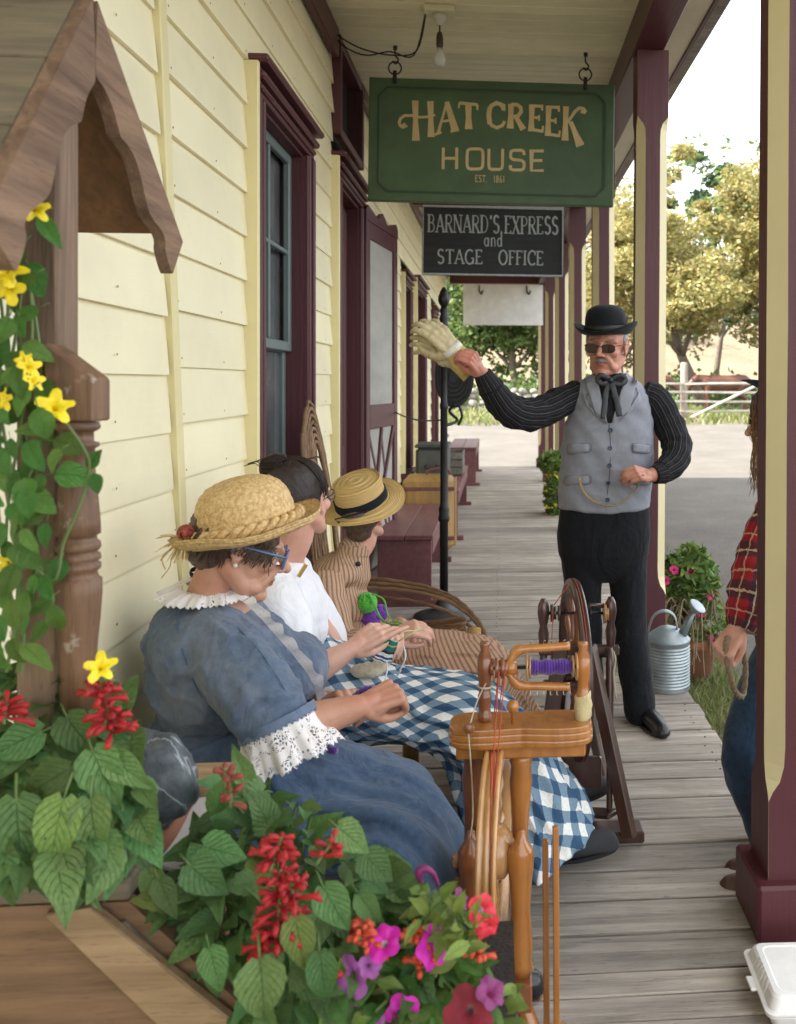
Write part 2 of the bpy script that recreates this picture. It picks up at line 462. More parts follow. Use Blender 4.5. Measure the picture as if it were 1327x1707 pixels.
# the dry hillside behind
hv = []; hf = []; NX, NY = 60, 24
for j in range(NY):
    for i in range(NX):
        x = -170 + i * 340 / (NX - 1); y = 75 + j * 8
        e = (j / (NY - 1))
        hh = (42 - .34 * (x + 20)) * math.sin(e * 1.57) ** .9
        hh = max(hh, 8 * e)
        hv.append((x, y, 0 + hh + 3.5 * noise.fractal(V((x * .03, y * .03, 2)), .8, 2, 4) * e))
for j in range(NY - 1):
    for i in range(NX - 1): hf.append((j * NX + i, j * NX + i + 1, (j + 1) * NX + i + 1, (j + 1) * NX + i))
m_hill = M_('dry_grass_hill', (.27, .205, .125), (.14, .11, .065), sc=.12, coord='World', rough=.95, bump=.6, bsc=1, bd=.6)
h = put('hill', mesh(hv, hf, m_hill, True)); h['kind'] = 'structure'
# deck
XW, XE, YEND = -.92, .893, 16.3
deck = structure('deck', (0, 0, 0))
bw = .157
y = -.6; k = 0
protos = []
def board_mesh(L_, W_, T_, seed, axis='x'):
    rnd = random.Random(seed); n = 6; vs_ = []; 
    for i in range(n + 1):
        x = -L_ / 2 + L_ * i / n; dz = rnd.uniform(-.0012, .0012); e1 = rnd.uniform(-.0018, .0018); e2 = rnd.uniform(-.0018, .0018)
        w2 = W_ / 2
        vs_ += [(x, -w2 + e1, -T_), (x, -w2 + e1, -.003 + dz), (x, -w2 + .004 + e1, dz), (x, w2 - .004 + e2, dz + rnd.uniform(-.001, .001)), (x, w2 + e2, -.003 + dz), (x, w2 + e2, -T_)]
    fs = []
    for i in range(n):
        for k in range(6):
            k2 = (k + 1) % 6; fs.append((i * 6 + k, i * 6 + k2, (i + 1) * 6 + k2, (i + 1) * 6 + k))
    fs.append((0, 1, 2, 3, 4, 5)[::-1]); fs.append(tuple(n * 6 + q for q in range(6)))
    fs = [f[::-1] for f in fs]
    return vs_, fs
dprot = [mesh(*board_mesh(XE - XW + .02, bw - .012, .035, s), m_deck) for s in range(7)]
dn = [mesh(*board_mesh(XE - XW + .02, .082, .035, s + 20), m_deck) for s in range(3)]
while y < YEND:
    narrow = 1.9 < y < 2.25
    W = .088 if narrow else bw
    me = (dn if narrow else dprot)[k % (3 if narrow else 7)]
    o = put('deck_board', me, deck, loc=((XE + XW) / 2 + random.uniform(-.012, .014), y + W / 2, random.uniform(-.002, .001)))
    o.rotation_euler = (0, 0, random.uniform(-.0012, .0012))
    y += W; k += 1
bb = B().add(box(XE - .03, (YEND - .6) / 2, -.12, .04, YEND + .5, .16)).add(box(XW + .1, (YEND - .6) / 2, -.12, .08, YEND + .5, .16)).add(box(0, (YEND - .6) / 2, -.12, .08, YEND + .5, .16))
bb.put('joist', m_deck, deck)
put('deck_underside', mesh(*box(0, YEND / 2, -.235, 1.7, YEND, .02, 0), m_dark), deck)

# ================================================================ the house
house = thing('house', 'cream clapboard two storey roadhouse with maroon window and door trim', 'house', (XW, 8, -.26))
Z0, ZC = -.05, 3.39
# body behind the cladding (casts the shade)
bb = B().add(box(-4.2, 8.15, 3.4, 6.36, 16.4, 7.3, 0)).add(box(-4.2, -2.05, 3.4, 6.36, 4, 7.3, 0))
bb.put('wall', m_side, house)
gab = [(-7.7, 7.0), (-.55, 7.0), (-4.1, 9.2)]
bb = B().add(prism([(-7.9, 6.95), (-4.2, 9.2), (-.5, 6.95), (-.5, 7.1), (-4.2, 9.4), (-7.9, 7.1)], 20.9, Matrix.Translation((0, -4.3, 0))))
bb.put('roof', m_deck, house)
# openings on the porch wall: y0,y1,z0,z1
EXPO = .16
WIN = [(3.52, 4.32, .62, 2.52), (8.8, 9.35, .62, 2.4), (12.7, 13.4, .62, 2.4), (14.9, 15.5, .62, 2.4)]
DOOR = [(5.22, 6.0, 0, 2.60), (10.1, 11.2, 0, 2.5)]
HI = [(5.15, 5.98, 2.86, 3.36)]
opens = WIN + DOOR + HI
CAS = .11
def clap(y0, y1, zb, rnd):
    "one lapped board on the wall, butt at zb"
    th = .02 + rnd.uniform(-.003, .003); L_ = y1 - y0
    n = max(1, int(L_ / .6)); vs_ = []; 
    for i in range(n + 1):
        yy = y0 + L_ * i / n; dx = rnd.uniform(-.0015, .0015); dz = rnd.uniform(-.002, .002)
        vs_ += [(XW + .002, yy, zb + dz), (XW + th + dx, yy, zb + dz), (XW + th + dx, yy, zb + .006 + dz), (XW + .006, yy, zb + EXPO + .012), (XW + .001, yy, zb + EXPO + .012)]
    fs = []
    for i in range(n):
        for k in range(5):
            k2 = (k + 1) % 5; fs.append((i * 5 + k, i * 5 + k2, (i + 1) * 5 + k2, (i + 1) * 5 + k)[::-1])
    fs.append((0, 1, 2, 3, 4)); fs.append(tuple(n * 5 + q for q in range(5))[::-1])
    return vs_, fs
rnd = random.Random(3)
SB = [2.66, 5.07, 9.9, 13.0]   # butt joints / corner strips
cuts = sorted(set([-.6, YEND] + [2.66]))
def runs(zb):
    "free stretches of wall at this height"
    yc = 2.67 - .115 * (zb + .08 - 1.2); segs = [(-.6, yc - .024), (yc + .024, YEND)]
    for (a, b_, c0, c1) in opens:
        CAS = .03 if (a, b_, c0, c1) in HI else .11
        if zb + EXPO > c0 - CAS and zb < c1 + CAS * .9:
            ns = []
            for s0, s1 in segs:
                lo, hi = a - CAS, b_ + CAS
                if hi <= s0 or lo >= s1: ns.append((s0, s1))
                else:
                    if lo > s0: ns.append((s0, lo))
                    if hi < s1: ns.append((hi, s1))
            segs = ns
    return segs
z = 2.31 - 15 * EXPO; row = 0
while z < ZC:
    for s0, s1 in runs(z):
        off = -.025 if s1 < 2.9 and s0 < 0 else 0
        parts_ = [(s0, s1)]
        if s1 - s0 > 3.4:
            cutp = s0 + 2.0 + (row * 1.37) % 1.6; parts_ = [(s0, cutp - .0015), (cutp + .0015, s1)]
        for a, b_ in parts_:
            if a > 6.5 and s1 - s0 < .2: continue
            put('siding_board', mesh(*clap(a, b_, z + off, rnd), m_side), house)
    z += EXPO; row += 1
nb = B(); rn = random.Random(17); z = 2.31 - 15 * EXPO
while z < ZC - .05:
    for s0, s1 in runs(z):
        yy = s0 + .04
        while yy < min(s1, 6.5):
            if yy > 1.5: nb.add(lathe([(.0005, .0014), (.0032, .001), (.0034, 0)], 6, axis_matrix((XW + .0215, yy + rn.uniform(-.01, .01), z + .022 + rn.uniform(-.003, .003)), (1, 0, 0)), False))
            yy += .40
    z += EXPO
put('nail_head', nb.mesh(M_('rusty_nail', (.33, .26, .16), rough=.7, bump=0)), house)['kind'] = 'stuff'
nb = B()
for k in range(60):
    for x in (XW + .1, 0.0, XE - .05):
        for d in (-.04, .04): nb.add(lathe([(.0005, .0006), (.0036, .0004), (.0038, -.002)], 6, Matrix.Translation((x + rn.uniform(-.012, .012), 1.5 + k * .157 + d + rn.uniform(-.01, .01), .0012)), False))
put('nail_head', nb.mesh(M_('dark_nail', (.05, .04, .035), rough=.6, bump=0)), deck)['kind'] = 'stuff'
# leaning corner strip between the two runs
v_, f_ = box(XW + .013, 2.672, 1.66, .034, .05, 3.4, .003)
v_ = [V((p.x, p.y - .115 * (p.z - 1.2), p.z)) for p in v_]
put('corner_strip', mesh(v_, f_, m_trim), house)
def casing(y0, y1, z0, z1, door=False, parent=None, w_=CAS, head=True):
    "maroon moulded casing: yellow outer stop, stepped maroon jambs and head"
    b = B()
    for s_, yy in ((-1, y0), (1, y1)):
        b.add(box(XW + .024, yy + s_ * w_ / 2, (z0 + z1) / 2, .046, w_, z1 - z0, .004))
        b.add(box(XW + .030, yy + s_ * (w_ - .018), (z0 + z1) / 2, .062, .032, z1 - z0, .006))
        b.add(box(XW + .028, yy + s_ * .016, (z0 + z1) / 2, .056, .02, z1 - z0, .006))
    if head:
        b.add(box(XW + .026, (y0 + y1) / 2, z1 + w_ / 2, .05, y1 - y0 + 2 * w_, w_, .004))
        b.add(box(XW + .034, (y0 + y1) / 2, z1 + w_ * .25, .062, y1 - y0 + 2 * w_ - .03, .022, .008))
        b.add(box(XW + .040, (y0 + y1) / 2, z1 + w_ * .62, .074, y1 - y0 + 2 * w_ + .01, .03, .01))
        b.add(box(XW + .048, (y0 + y1) / 2, z1 + w_ + .012, .096, y1 - y0 + 2 * w_ + .05, .03, .01))
    if not door: b.add(box(XW + .045, (y0 + y1) / 2, z0 - .03, .10, y1 - y0 + 2 * w_ + .04, .05, .008))
    o = b.put('casing', m_purp, parent or house); return o
# recesses are cut by boxes of dark reveal set into the wall body
def reveal(y0, y1, z0, z1, parent, dep=.16):
    b = B()
    b.add(box(XW - dep / 2 + .022, y0 + .007, (z0 + z1) / 2, dep, .014, z1 - z0, 0)).add(box(XW - dep / 2 + .022, y1 - .007, (z0 + z1) / 2, dep, .014, z1 - z0, 0))
    b.add(box(XW - dep / 2 + .022, (y0 + y1) / 2, z1 - .007, dep, y1 - y0 - .03, .014, 0))
    b.put('jamb', m_purp, parent)
def window(y0, y1, z0, z1, near=False):
    wn = put('window', casing_mesh(y0, y1, z0, z1), house)
    xg = XW - .055
    reveal(y0, y1, z0, z1, wn, .12)
    put('pane', mesh(*box(xg - .02, (y0 + y1) / 2, (z0 + z1) / 2, .006, y1 - y0, z1 - z0, 0), m_glassgrey), wn)
    b = B(); zm = z0 + (z1 - z0) * .53; fw = .045
    for (za, zb, dx) in ((z0, zm + .02, -.012), (zm - .02, z1 - .012, .014)):
        for yy in (y0 + fw / 2 + .014, y1 - fw / 2 - .014): b.add(box(xg + dx, yy, (za + zb) / 2, .03, fw, zb - za, .005))
        for zz in (za + fw / 2, zb - fw / 2): b.add(box(xg + dx, (y0 + y1) / 2, zz, .028, y1 - y0 - 2 * fw, fw, .005))
        if near or 1:
            b.add(box(xg + dx, (y0 + y1) / 2, (za + zb) / 2, .022, .02, zb - za - 2 * fw, .004))
            b.add(box(xg + dx, (y0 + y1) / 2, (za + zb) / 2, .020, y1 - y0 - 2 * fw, .02, .004))
    b.put('sash', m_sash, wn)
    if near:
        cv = []; cf = []; n = 40
        for i in range(n + 1):
            yy = y0 + .05 + (y1 - y0 - .1) * i / n
            for k in range(2): cv.append((xg - .045 + .012 * math.sin(i * 1.3) + .006 * math.sin(i * 2.9), yy, z1 - k * (z1 - z0)))
        for i in range(n): cf.append((2 * i, 2 * i + 1, 2 * i + 3, 2 * i + 2))
    return wn
def casing_mesh(y0, y1, z0, z1):
    o = casing(y0, y1, z0, z1, parent=None); me = o.data; bpy.data.objects.remove(o); me['shifted'] = 0
    del me['shifted']; return me
_h = house
def casing(y0, y1, z0, z1, door=False, parent=None, w_=CAS, head=True, _old=casing):
    return _old(y0, y1, z0, z1, door, parent if parent is not None else _h, w_, head)
def casing_mesh(y0, y1, z0, z1, door=False):
    b = B(); w_ = CAS
    for s_, yy in ((-1, y0), (1, y1)):
        b.add(box(XW + .024, yy + s_ * w_ / 2, (z0 + z1) / 2, .046, w_, z1 - z0, .004))
        b.add(box(XW + .030, yy + s_ * (w_ - .018), (z0 + z1) / 2, .062, .032, z1 - z0 - .002, .006))
        b.add(box(XW + .028, yy + s_ * .018, (z0 + z1) / 2, .056, .02, z1 - z0 - .002, .006))
    b.add(box(XW + .026, (y0 + y1) / 2, z1 + w_ / 2, .05, y1 - y0 + 2 * w_, w_, .004))
    b.add(box(XW + .034, (y0 + y1) / 2, z1 + w_ * .25, .064, y1 - y0 + 2 * w_ - .03, .022, .008))
    b.add(box(XW + .040, (y0 + y1) / 2, z1 + w_ * .62, .076, y1 - y0 + 2 * w_ + .01, .03, .01))
    b.add(box(XW + .048, (y0 + y1) / 2, z1 + w_ + .012, .096, y1 - y0 + 2 * w_ + .05, .03, .01))
    if not door: b.add(box(XW + .045, (y0 + y1) / 2, z0 - .03, .10, y1 - y0 + 2 * w_ + .04, .05, .008))
    return b.mesh(m_purp)
for i, q in enumerate(WIN): window(*q, near=(i == 0))
# yellow stop strip on the near side of each casing
for (y0, y1, z0, z1) in WIN[:2] + DOOR:
    put('casing_stop', mesh(*box(XW + .030, y0 - CAS - .014, (z0 + z1 + CAS) / 2, .058, .026, z1 - z0 + CAS, .004), m_trim), house)
# doors
for (y0, y1, z0, z1) in DOOR:
    d_ = put('door_frame', casing_mesh(y0, y1, z0, z1, True), house)
    reveal(y0, y1, z0, z1, d_, .12)
    b = B().add(box(XW - .07, (y0 + y1) / 2, 1.3, .03, y1 - y0 - .02, 2.6, .003))
    b.add(box(XW - .052, y0 + .1, 1.3, .02, .12, 2.5, .005)).add(box(XW - .052, y1 - .1, 1.3, .02, .12, 2.5, .005))
    for zz in (.15, 1.0, 2.45): b.add(box(XW - .053, (y0 + y1) / 2, zz, .02, y1 - y0 - .3, .14, .005))
    b.put('door', m_purp, d_)
    b2 = B().add(lathe([(.0, 0), (.02, .002), (.02, .01), (.008, .014), (.008, .03), (.024, .04), (.026, .055), (.012, .068)], 14, axis_matrix((XW - .04, y0 + .12, 1.05), (1, 0, 0))))
    b2.put('door_knob', m_iron, d_, True)
# small upper light over the door
(y0, y1, z0, z1) = HI[0]
b = B()
for yy in (y0, y1): b.add(box(XW + .035, yy, (z0 + z1) / 2, .05, .05, z1 - z0 + .05, .005))
for zz in (z0, z1): b.add(box(XW + .033, (y0 + y1) / 2, zz, .046, y1 - y0 - .05, .05, .005))
tw = b.put('transom_window', m_purp, house)
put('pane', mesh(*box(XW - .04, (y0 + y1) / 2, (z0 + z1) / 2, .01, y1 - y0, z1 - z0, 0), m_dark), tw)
b = B().add(box(XW - .02, (y0 + y1) / 2, z1 - .02, .08, y1 - y0, .012, 0)).add(box(XW - .02, y1 - .03, (z0 + z1) / 2, .08, .012, z1 - z0, 0)); b.put('jamb', m_purp, tw)
# frieze along the top of the wall
for (a, b_, zt, zb) in ((-.6, 5.07, 3.39, 3.235), (6.03, YEND, 3.39, 3.30)):
    put('frieze_board', mesh(*box(XW + .04, (a + b_) / 2, (zt + zb) / 2, .04, b_ - a, zt - zb, .006), m_purpy), house)

# open screen door, hinged on the far jamb and hooked back
sdm = thing('screen_door', 'maroon wooden screen door standing open against the clapboard wall', 'door', (-.88, 6.08, .03))
A_, B_ = V((-.865, 6.04, 0)), V((-.755, 6.86, 0))
dx = (B_ - A_).normalized(); dn_ = V((dx.y, -dx.x, 0)); DW = (B_ - A_).length
Msd = Matrix((dx, -dn_, V((0, 0, 1)))).transposed().to_4x4(); Msd.translation = A_
def sbox(x0, x1, z0, z1, t_=.032, yo=0, bev=.004):
    v_, f_ = box((x0 + x1) / 2, yo, (z0 + z1) / 2, x1 - x0, t_, z1 - z0, bev); return [Msd @ p for p in v_], f_
H_ = 2.53
for x0, x1 in ((0, .09), (DW - .09, DW)): put('stile', mesh(*sbox(x0, x1, .05, H_), m_purp), sdm)
for z0, z1 in ((H_ - .11, H_ - .002), (1.16, 1.32), (.052, .22)): put('rail', mesh(*sbox(.092, DW - .092, z0, z1, .03), m_purp), sdm)
b = B()
pk = [(-.01, H_), (-.01, H_ + .07), (.04, H_ + .10), (DW * .35, H_ + .05), (DW * .5, H_ + .11), (DW * .65, H_ + .05), (DW - .04, H_ + .1), (DW + .01, H_ + .07), (DW + .01, H_)]
v_, f_ = prism(pk, .034); put('head_board', mesh([Msd @ (p + V((0, -.017, 0))) for p in v_], f_, m_purp), sdm)
put('screen', mesh(*sbox(.07, DW - .07, .2, H_ - .08, .004, .004, 0), M_('screen_mesh', (.40, .39, .34), (.30, .29, .26), sc=2, st=(1, 1, 3), rough=.8, bump=.3)), sdm)
for (x0, z0, x1, z1) in ((.09, .22, DW - .09, 1.16), (.09, 1.16, DW - .09, .22), (.09, .22, DW / 2, 1.16), (DW / 2, 1.16, DW - .09, .22)):
    v_, f_ = beam((x0, -.004 if x0 < x1 and z0 < z1 else .008, z0), (x1, -.004 if z0 < z1 else .008, z1), .022, .035, .003); put('brace', mesh([Msd @ p for p in v_], f_, m_purp), sdm)

# ---------------------------------------------------------------- porch: posts, beam, ceiling
porch = thing('porch', 'long covered porch with maroon and cream chamfered posts', 'porch', (.8, 8, -.26))
PX = .79; PY = [2.45, 4.82, 6.88, 9.12, 11.4, 13.75, 16.1]
def post_mesh():
    h = .082; zs = [(.0, 0), (.36, 0), (.385, .012), (.41, .03), (.45, .041), (.50, .044), (2.74, .044), (2.79, .041), (2.82, .03), (2.84, .012), (2.855, 0), (3.203, 0)]
    zz = []
    for i in range(len(zs) - 1):
        zz.append(zs[i]); 
        if zs[i + 1][0] - zs[i][0] > .6:
            for k in range(1, 8): zz.append((zs[i][0] + (zs[i + 1][0] - zs[i][0]) * k / 8, zs[i][1] + random.uniform(-.0012, .0012)))
    zz.append(zs[-1])
    vs_ = []; fs = []; mi = []
    for z_, c_ in zz:
        c_ = max(c_, .0004); a = h - c_
        for p in ((h, -a), (h, a), (a, h), (-a, h), (-h, a), (-h, -a), (-a, -h), (a, -h)): vs_.append((p[0], p[1], z_))
    for i in range(len(zz) - 1):
        for k in range(8):
            k2 = (k + 1) % 8; fs.append((i * 8 + k, i * 8 + k2, (i + 1) * 8 + k2, (i + 1) * 8 + k)); mi.append(1 if k % 2 else 0)
    return mesh(vs_, fs, [m_purp, m_chamf], False, mi)
pm = post_mesh(); pbase = mesh(*box(0, 0, .078, .235, .235, .150, .008), m_purp)
for y_ in PY:
    o = bpy.data.objects.new('post', pm); col.objects.link(o); o.parent = porch
    o.location = V((PX, y_, .0)) - V(porch.location); ROOT[o.name] = V((0, 0, 0))
    o.rotation_euler = (0, R(.35) if y_ < 5 else 0, 0)
    c_ = bpy.data.objects.new('post_base', pbase); col.objects.link(c_); c_.parent = o
put('beam', mesh(*box(PX, (YEND - .6) / 2, 3.30, .16, YEND + .7, .19, .006), m_purpy), porch)
put('beam', mesh(*box((XW + PX) / 2, 9.12, 3.30, PX - XW - .17, .14, .178, .006), m_purp), porch)
put('beam', mesh(*box((XW + PX) / 2, 16.15, 3.295, PX - XW - .17, .12, .17, .006), m_purp), porch)
put('fascia', mesh(*box(1.12, (YEND - .6) / 2, 3.50, .03, YEND + 1.2, .16, .004), m_purpy), porch)
put('soffit', mesh(*box(1.0, (YEND - .6) / 2, 3.44, .23, YEND + 1.0, .02, 0), m_ceil), porch)
put('roof', mesh([(XW, -1.5, 4.1), (1.2, -1.5, 3.56), (1.2, YEND + .3, 3.56), (XW, YEND + .3, 4.1), (XW, -1.5, 3.46), (1.2, -1.5, 3.44), (1.2, YEND + .3, 3.44), (XW, YEND + .3, 3.46)],
    [(0, 1, 2, 3), (7, 6, 5, 4), (0, 4, 5, 1), (2, 6, 7, 3), (1, 5, 6, 2), (0, 3, 7, 4)], m_deck), porch)
cw = .088; y = 3.6
def ceilboard(w__):
    L2 = (PX - .08) - XW - .0
    h = w__ / 2
    pr = [(-h + .004, 0), (h - .004, 0), (h - .001, .004), (h - .001, .012), (-h + .001, .012), (-h + .001, .004)]
    vs_ = [(x, p[0], p[1]) for x in (-L2 / 2, L2 / 2) for p in pr]
    fs = [tuple(range(6)), tuple(range(11, 5, -1))] + [(k, k + 6, (k + 1) % 6 + 6, (k + 1) % 6) for k in range(6)]
    return mesh(vs_, fs, m_ceil)
cbm = ceilboard(cw)
while y < YEND:
    o = put('ceiling_board', cbm, porch, loc=V(((XW + PX - .08) / 2, y, 3.392 + random.uniform(-.0008, .0008))) - V(porch.location)); y += cw
put('ceiling_panel', mesh(*box((XW + PX - .08) / 2, 1.4, 3.40, PX - .08 - XW, 4.3, .015, 0), m_ceil), porch)

# ---------------------------------------------------------------- stroke lettering
def arc(cx, cy, rx, ry, a0, a1, n=14): return [(cx + rx * math.cos(R(a0 + (a1 - a0) * i / n)), cy + ry * math.sin(R(a0 + (a1 - a0) * i / n))) for i in range(n + 1)]
GL = {
 'H': (.66, [([(.03, 0), (.03, 1)], 1), ([(.63, 0), (.63, 1)], 1), ([(.03, .5), (.63, .5)], 0)], [(.03, 0), (.03, 1), (.63, 0), (.63, 1)]),
 'A': (.74, [([(.02, 0), (.36, 1)], 0), ([(.36, 1), (.72, 0)], 1), ([(.14, .34), (.59, .34)], 0)], [(.02, 0), (.72, 0)]),
 'T': (.66, [([(.33, 0), (.33, 1)], 1), ([(0, .97), (.66, .97)], 0), ([(.01, .99), (.01, .84)], 0), ([(.65, .99), (.65, .84)], 0)], [(.33, 0)]),
 'C': (.70, [(arc(.4, .5, .37, .49, 48, 312, 22), 1), ([(.655, .68), (.655, .96)], 0)], []),
 'R': (.68, [([(.08, 0), (.08, 1)], 1), ([(.08, .97), (.32, .97)] + arc(.34, .74, .24, .23, 85, -90, 12) + [(.08, .5)], 0), ([(.3, .5), (.66, 0)], 1)], [(.08, 0), (.66, 0)]),
 'E': (.58, [([(.08, 0), (.08, 1)], 1), ([(.08, .97), (.52, .97)], 0), ([(.08, .52), (.42, .52)], 0), ([(.08, .03), (.55, .03)], 0), ([(.52, .99), (.52, .83)], 0), ([(.55, .01), (.55, .18)], 0)], [(.08, 0), (.08, 1)]),
 'K': (.68, [([(.08, 0), (.08, 1)], 1), ([(.08, .42), (.60, 1)], 0), ([(.22, .58), (.66, 0)], 1)], [(.08, 0), (.08, 1), (.66, 0)]),
 'O': (.76, [(arc(.38, .5, .36, .49, 90, 450, 28), 1)], []),
 'U': (.68, [([(.05, 1), (.05, .32)] + arc(.34, .3, .29, .29, 180, 360, 12) + [(.63, 1)], 1)], []),
 'S': (.56, [(arc(.28, .745, .22, .235, 28, 250, 12) + arc(.28, .26, .24, .245, 75, -152, 12), 1)], []),
 'B': (.62, [([(.08, 0), (.08, 1)], 1), ([(.08, .97), (.3, .97)] + arc(.32, .75, .21, .22, 85, -90, 10) + [(.08, .53)], 0), ([(.3, .53)] + arc(.32, .28, .26, .25, 85, -90, 10) + [(.08, .03)], 0)], [(.08, 0), (.08, 1)]),
 'N': (.74, [([(.06, 0), (.06, 1)], 0), ([(.06, 1), (.68, 0)], 1), ([(.68, 0), (.68, 1)], 0)], [(.06, 0), (.06, 1), (.68, 1)]),
 'D': (.70, [([(.08, 0), (.08, 1)], 1), ([(.08, .97), (.25, .97)] + arc(.27, .5, .38, .47, 85, -90, 16) + [(.08, .03)], 0)], [(.08, 0), (.08, 1)]),
 'X': (.68, [([(.04, 1), (.64, 0)], 1), ([(.04, 0), (.62, 1)], 0)], [(.04, 0), (.04, 1), (.64, 0), (.62, 1)]),
 'P': (.60, [([(.08, 0), (.08, 1)], 1), ([(.08, .97), (.3, .97)] + arc(.32, .72, .23, .25, 85, -90, 12) + [(.08, .47)], 0)], [(.08, 0), (.08, 1)]),
 'F': (.54, [([(.08, 0), (.08, 1)], 1), ([(.08, .97), (.5, .97)], 0), ([(.08, .52), (.42, .52)], 0), ([(.5, .99), (.5, .84)], 0)], [(.08, 0), (.08, 1)]),
 'I': (.22, [([(.11, 0), (.11, 1)], 1)], [(.11, 0), (.11, 1)]),
 'G': (.74, [(arc(.4, .5, .37, .49, 48, 330, 22), 1), ([(.7, 0.02), (.7, .42)], 1), ([(.52, .42), (.72, .42)], 0)], []),
 "'": (.16, [([(.1, 1.02), (.06, .8)], 1)], []),
 '.': (.16, [([(.06, 0), (.06, .09)], 1)], []),
 'a': (.52, [(arc(.25, .28, .2, .26, 40, 320, 16), 0), ([(.44, .56), (.44, .02)], 1)], []),
 'n': (.52, [([(.08, 0), (.08, .56)], 1), ([(.08, .36)] + arc(.26, .36, .17, .2, 170, 0, 10) + [(.43, 0)], 0)], []),
 'd': (.54, [(arc(.25, .28, .2, .26, 40, 320, 16), 0), ([(.45, 1.0), (.45, .02)], 1)], []),
 '1': (.24, [([(.03, .86), (.12, 1), (.12, 0)], 1)], []),
 '8': (.52, [(arc(.26, .74, .19, .23, 90, 450, 18), 1), (arc(.26, .26, .22, .25, 90, 450, 18), 1)], []),
 '6': (.52, [(arc(.26, .27, .21, .25, 90, 450, 18), 1), ([(.05, .3), (.07, .62), (.2, .88), (.38, .99)], 1)], []),
}
def sq(pts, cx, cy, rx, ry): return pts
SANS = {
 'H': (.74, [[(.04, 0), (.04, 1)], [(.70, 0), (.70, 1)], [(.04, .5), (.70, .5)]]),
 'O': (.86, [[(.43 + .38 * (abs(math.cos(q)) ** .42) * (1 if math.cos(q) > 0 else -1), .5 + .47 * (abs(math.sin(q)) ** .42) * (1 if math.sin(q) > 0 else -1)) for q in [2 * math.pi * i / 40 for i in range(41)]]]),
 'U': (.78, [[(.06, 1), (.06, .25), (.09, .1), (.2, .04), (.58, .04), (.69, .1), (.72, .25), (.72, 1)]]),
 'S': (.74, [[(.68, .74), (.66, .9), (.56, .96), (.18, .96), (.08, .9), (.06, .76), (.08, .6), (.18, .53), (.56, .49), (.66, .42), (.69, .26), (.66, .1), (.56, .04), (.18, .04), (.07, .1), (.05, .27)]]),
 'E': (.68, [[(.64, .96), (.06, .96), (.06, .04), (.65, .04)], [(.06, .51), (.58, .51)]]),
}
def ribbon(b, pts, w0, w1, d=.0015, y=0.0, mi=0):
    "flat painted stroke with mitred joints lying proud of the board"
    pts = [V((p[0], 0, p[1])) for p in pts]; n = len(pts); T = frame_path(pts); base = len(b.v)
    closed = (pts[0] - pts[-1]).length < 1e-5
    if closed: T[0] = T[-1] = (pts[1] - pts[-2]).normalized()
    vs_ = []
    for i, p in enumerate(pts):
        nn = V((-T[i].z, 0, T[i].x)); k = 1.0
        if 0 < i < n - 1:
            a = (pts[i] - pts[i - 1]).normalized(); k = 1 / max(.5, abs(a.dot(T[i])))
        w2 = (w0 + (w1 - w0) * i / (n - 1)) / 2 * k
        vs_ += [p + nn * w2 + V((0, y - d, 0)), p - nn * w2 + V((0, y - d, 0)), p + nn * w2 + V((0, y, 0)), p - nn * w2 + V((0, y, 0))]
    fs = []
    for i in range(n - 1):
        a, c = i * 4, i * 4 + 4
        fs += [(a, a + 1, c + 1, c), (a + 2, c + 2, c + 3, a + 3), (a, c, c + 2, a + 2), (a + 1, a + 3, c + 3, c + 1)]
    fs += [(0, 2, 3, 1), (4 * (n - 1), 4 * (n - 1) + 1, 4 * (n - 1) + 3, 4 * (n - 1) + 2)]
    b.add((vs_, fs), mi)
def text(b, s, x, z, h, wfac, thick, thin, gap, space=.4, serif=.0, mp=None, y0=0, jit=0):
    "serif text; mp maps (x,z)->(x,z)"
    rnd = random.Random(11); q = 0
    for ch in s:
        if ch == ' ': x += space * h; continue
        g = GL[ch]; 
        f = lambda p: (x + p[0] * h * wfac + jj[0], z + p[1] * h + jj[1])
        jj = (rnd.uniform(-jit, jit), rnd.uniform(-jit, jit))
        for pts, th in g[1]:
            pp = [f(p) for p in pts]
            if mp:
                if len(pp) == 2: pp = [(pp[0][0] + (pp[1][0] - pp[0][0]) * k / 6, pp[0][1] + (pp[1][1] - pp[0][1]) * k / 6) for k in range(7)]
                pp = [mp(*p) for p in pp]
            w_ = thick if th else thin
            q += 1
            ribbon(b, pp, w_ * h, w_ * h, y=y0 - .00004 * q)
        if serif:
            for p in g[2]:
                c = f(p); zz = c[1] + (thin * h / 2 if p[1] == 0 else -thin * h / 2)
                pp = [(c[0] - serif * h, zz), (c[0] + serif * h, zz)]
                if mp: pp = [mp(*k) for k in pp]
                q += 1
                ribbon(b, pp, thin * h, thin * h, y=y0 - .00004 * q)
        x += (g[0] * wfac + gap) * h
        flush()
    return x
def flush():
    global b
    if b.v: b.put('letter', LM, LP)
    b.__init__()
def width(s, h, wfac, gap, space=.4):
    return sum((space * h if ch == ' ' else (GL[ch][0] * wfac + gap) * h) for ch in s) - gap * h

m_green = M_('sign_green', (.058, .108, .043), (.036, .072, .028), sc=5, rough=.5, bump=.15, bsc=60)
m_green2 = M_('sign_green_dark', (.018, .045, .022), rough=.5, bump=.1)
m_gold = M_('sign_gold', (.56, .42, .20), (.44, .32, .14), sc=12, rough=.5, bump=.05)
def sign_frame(name, label, A, Bp, ztop, zbot, roll=0):
    "local frame: x along the board, z up from its bottom left, front facing -y"
    pass
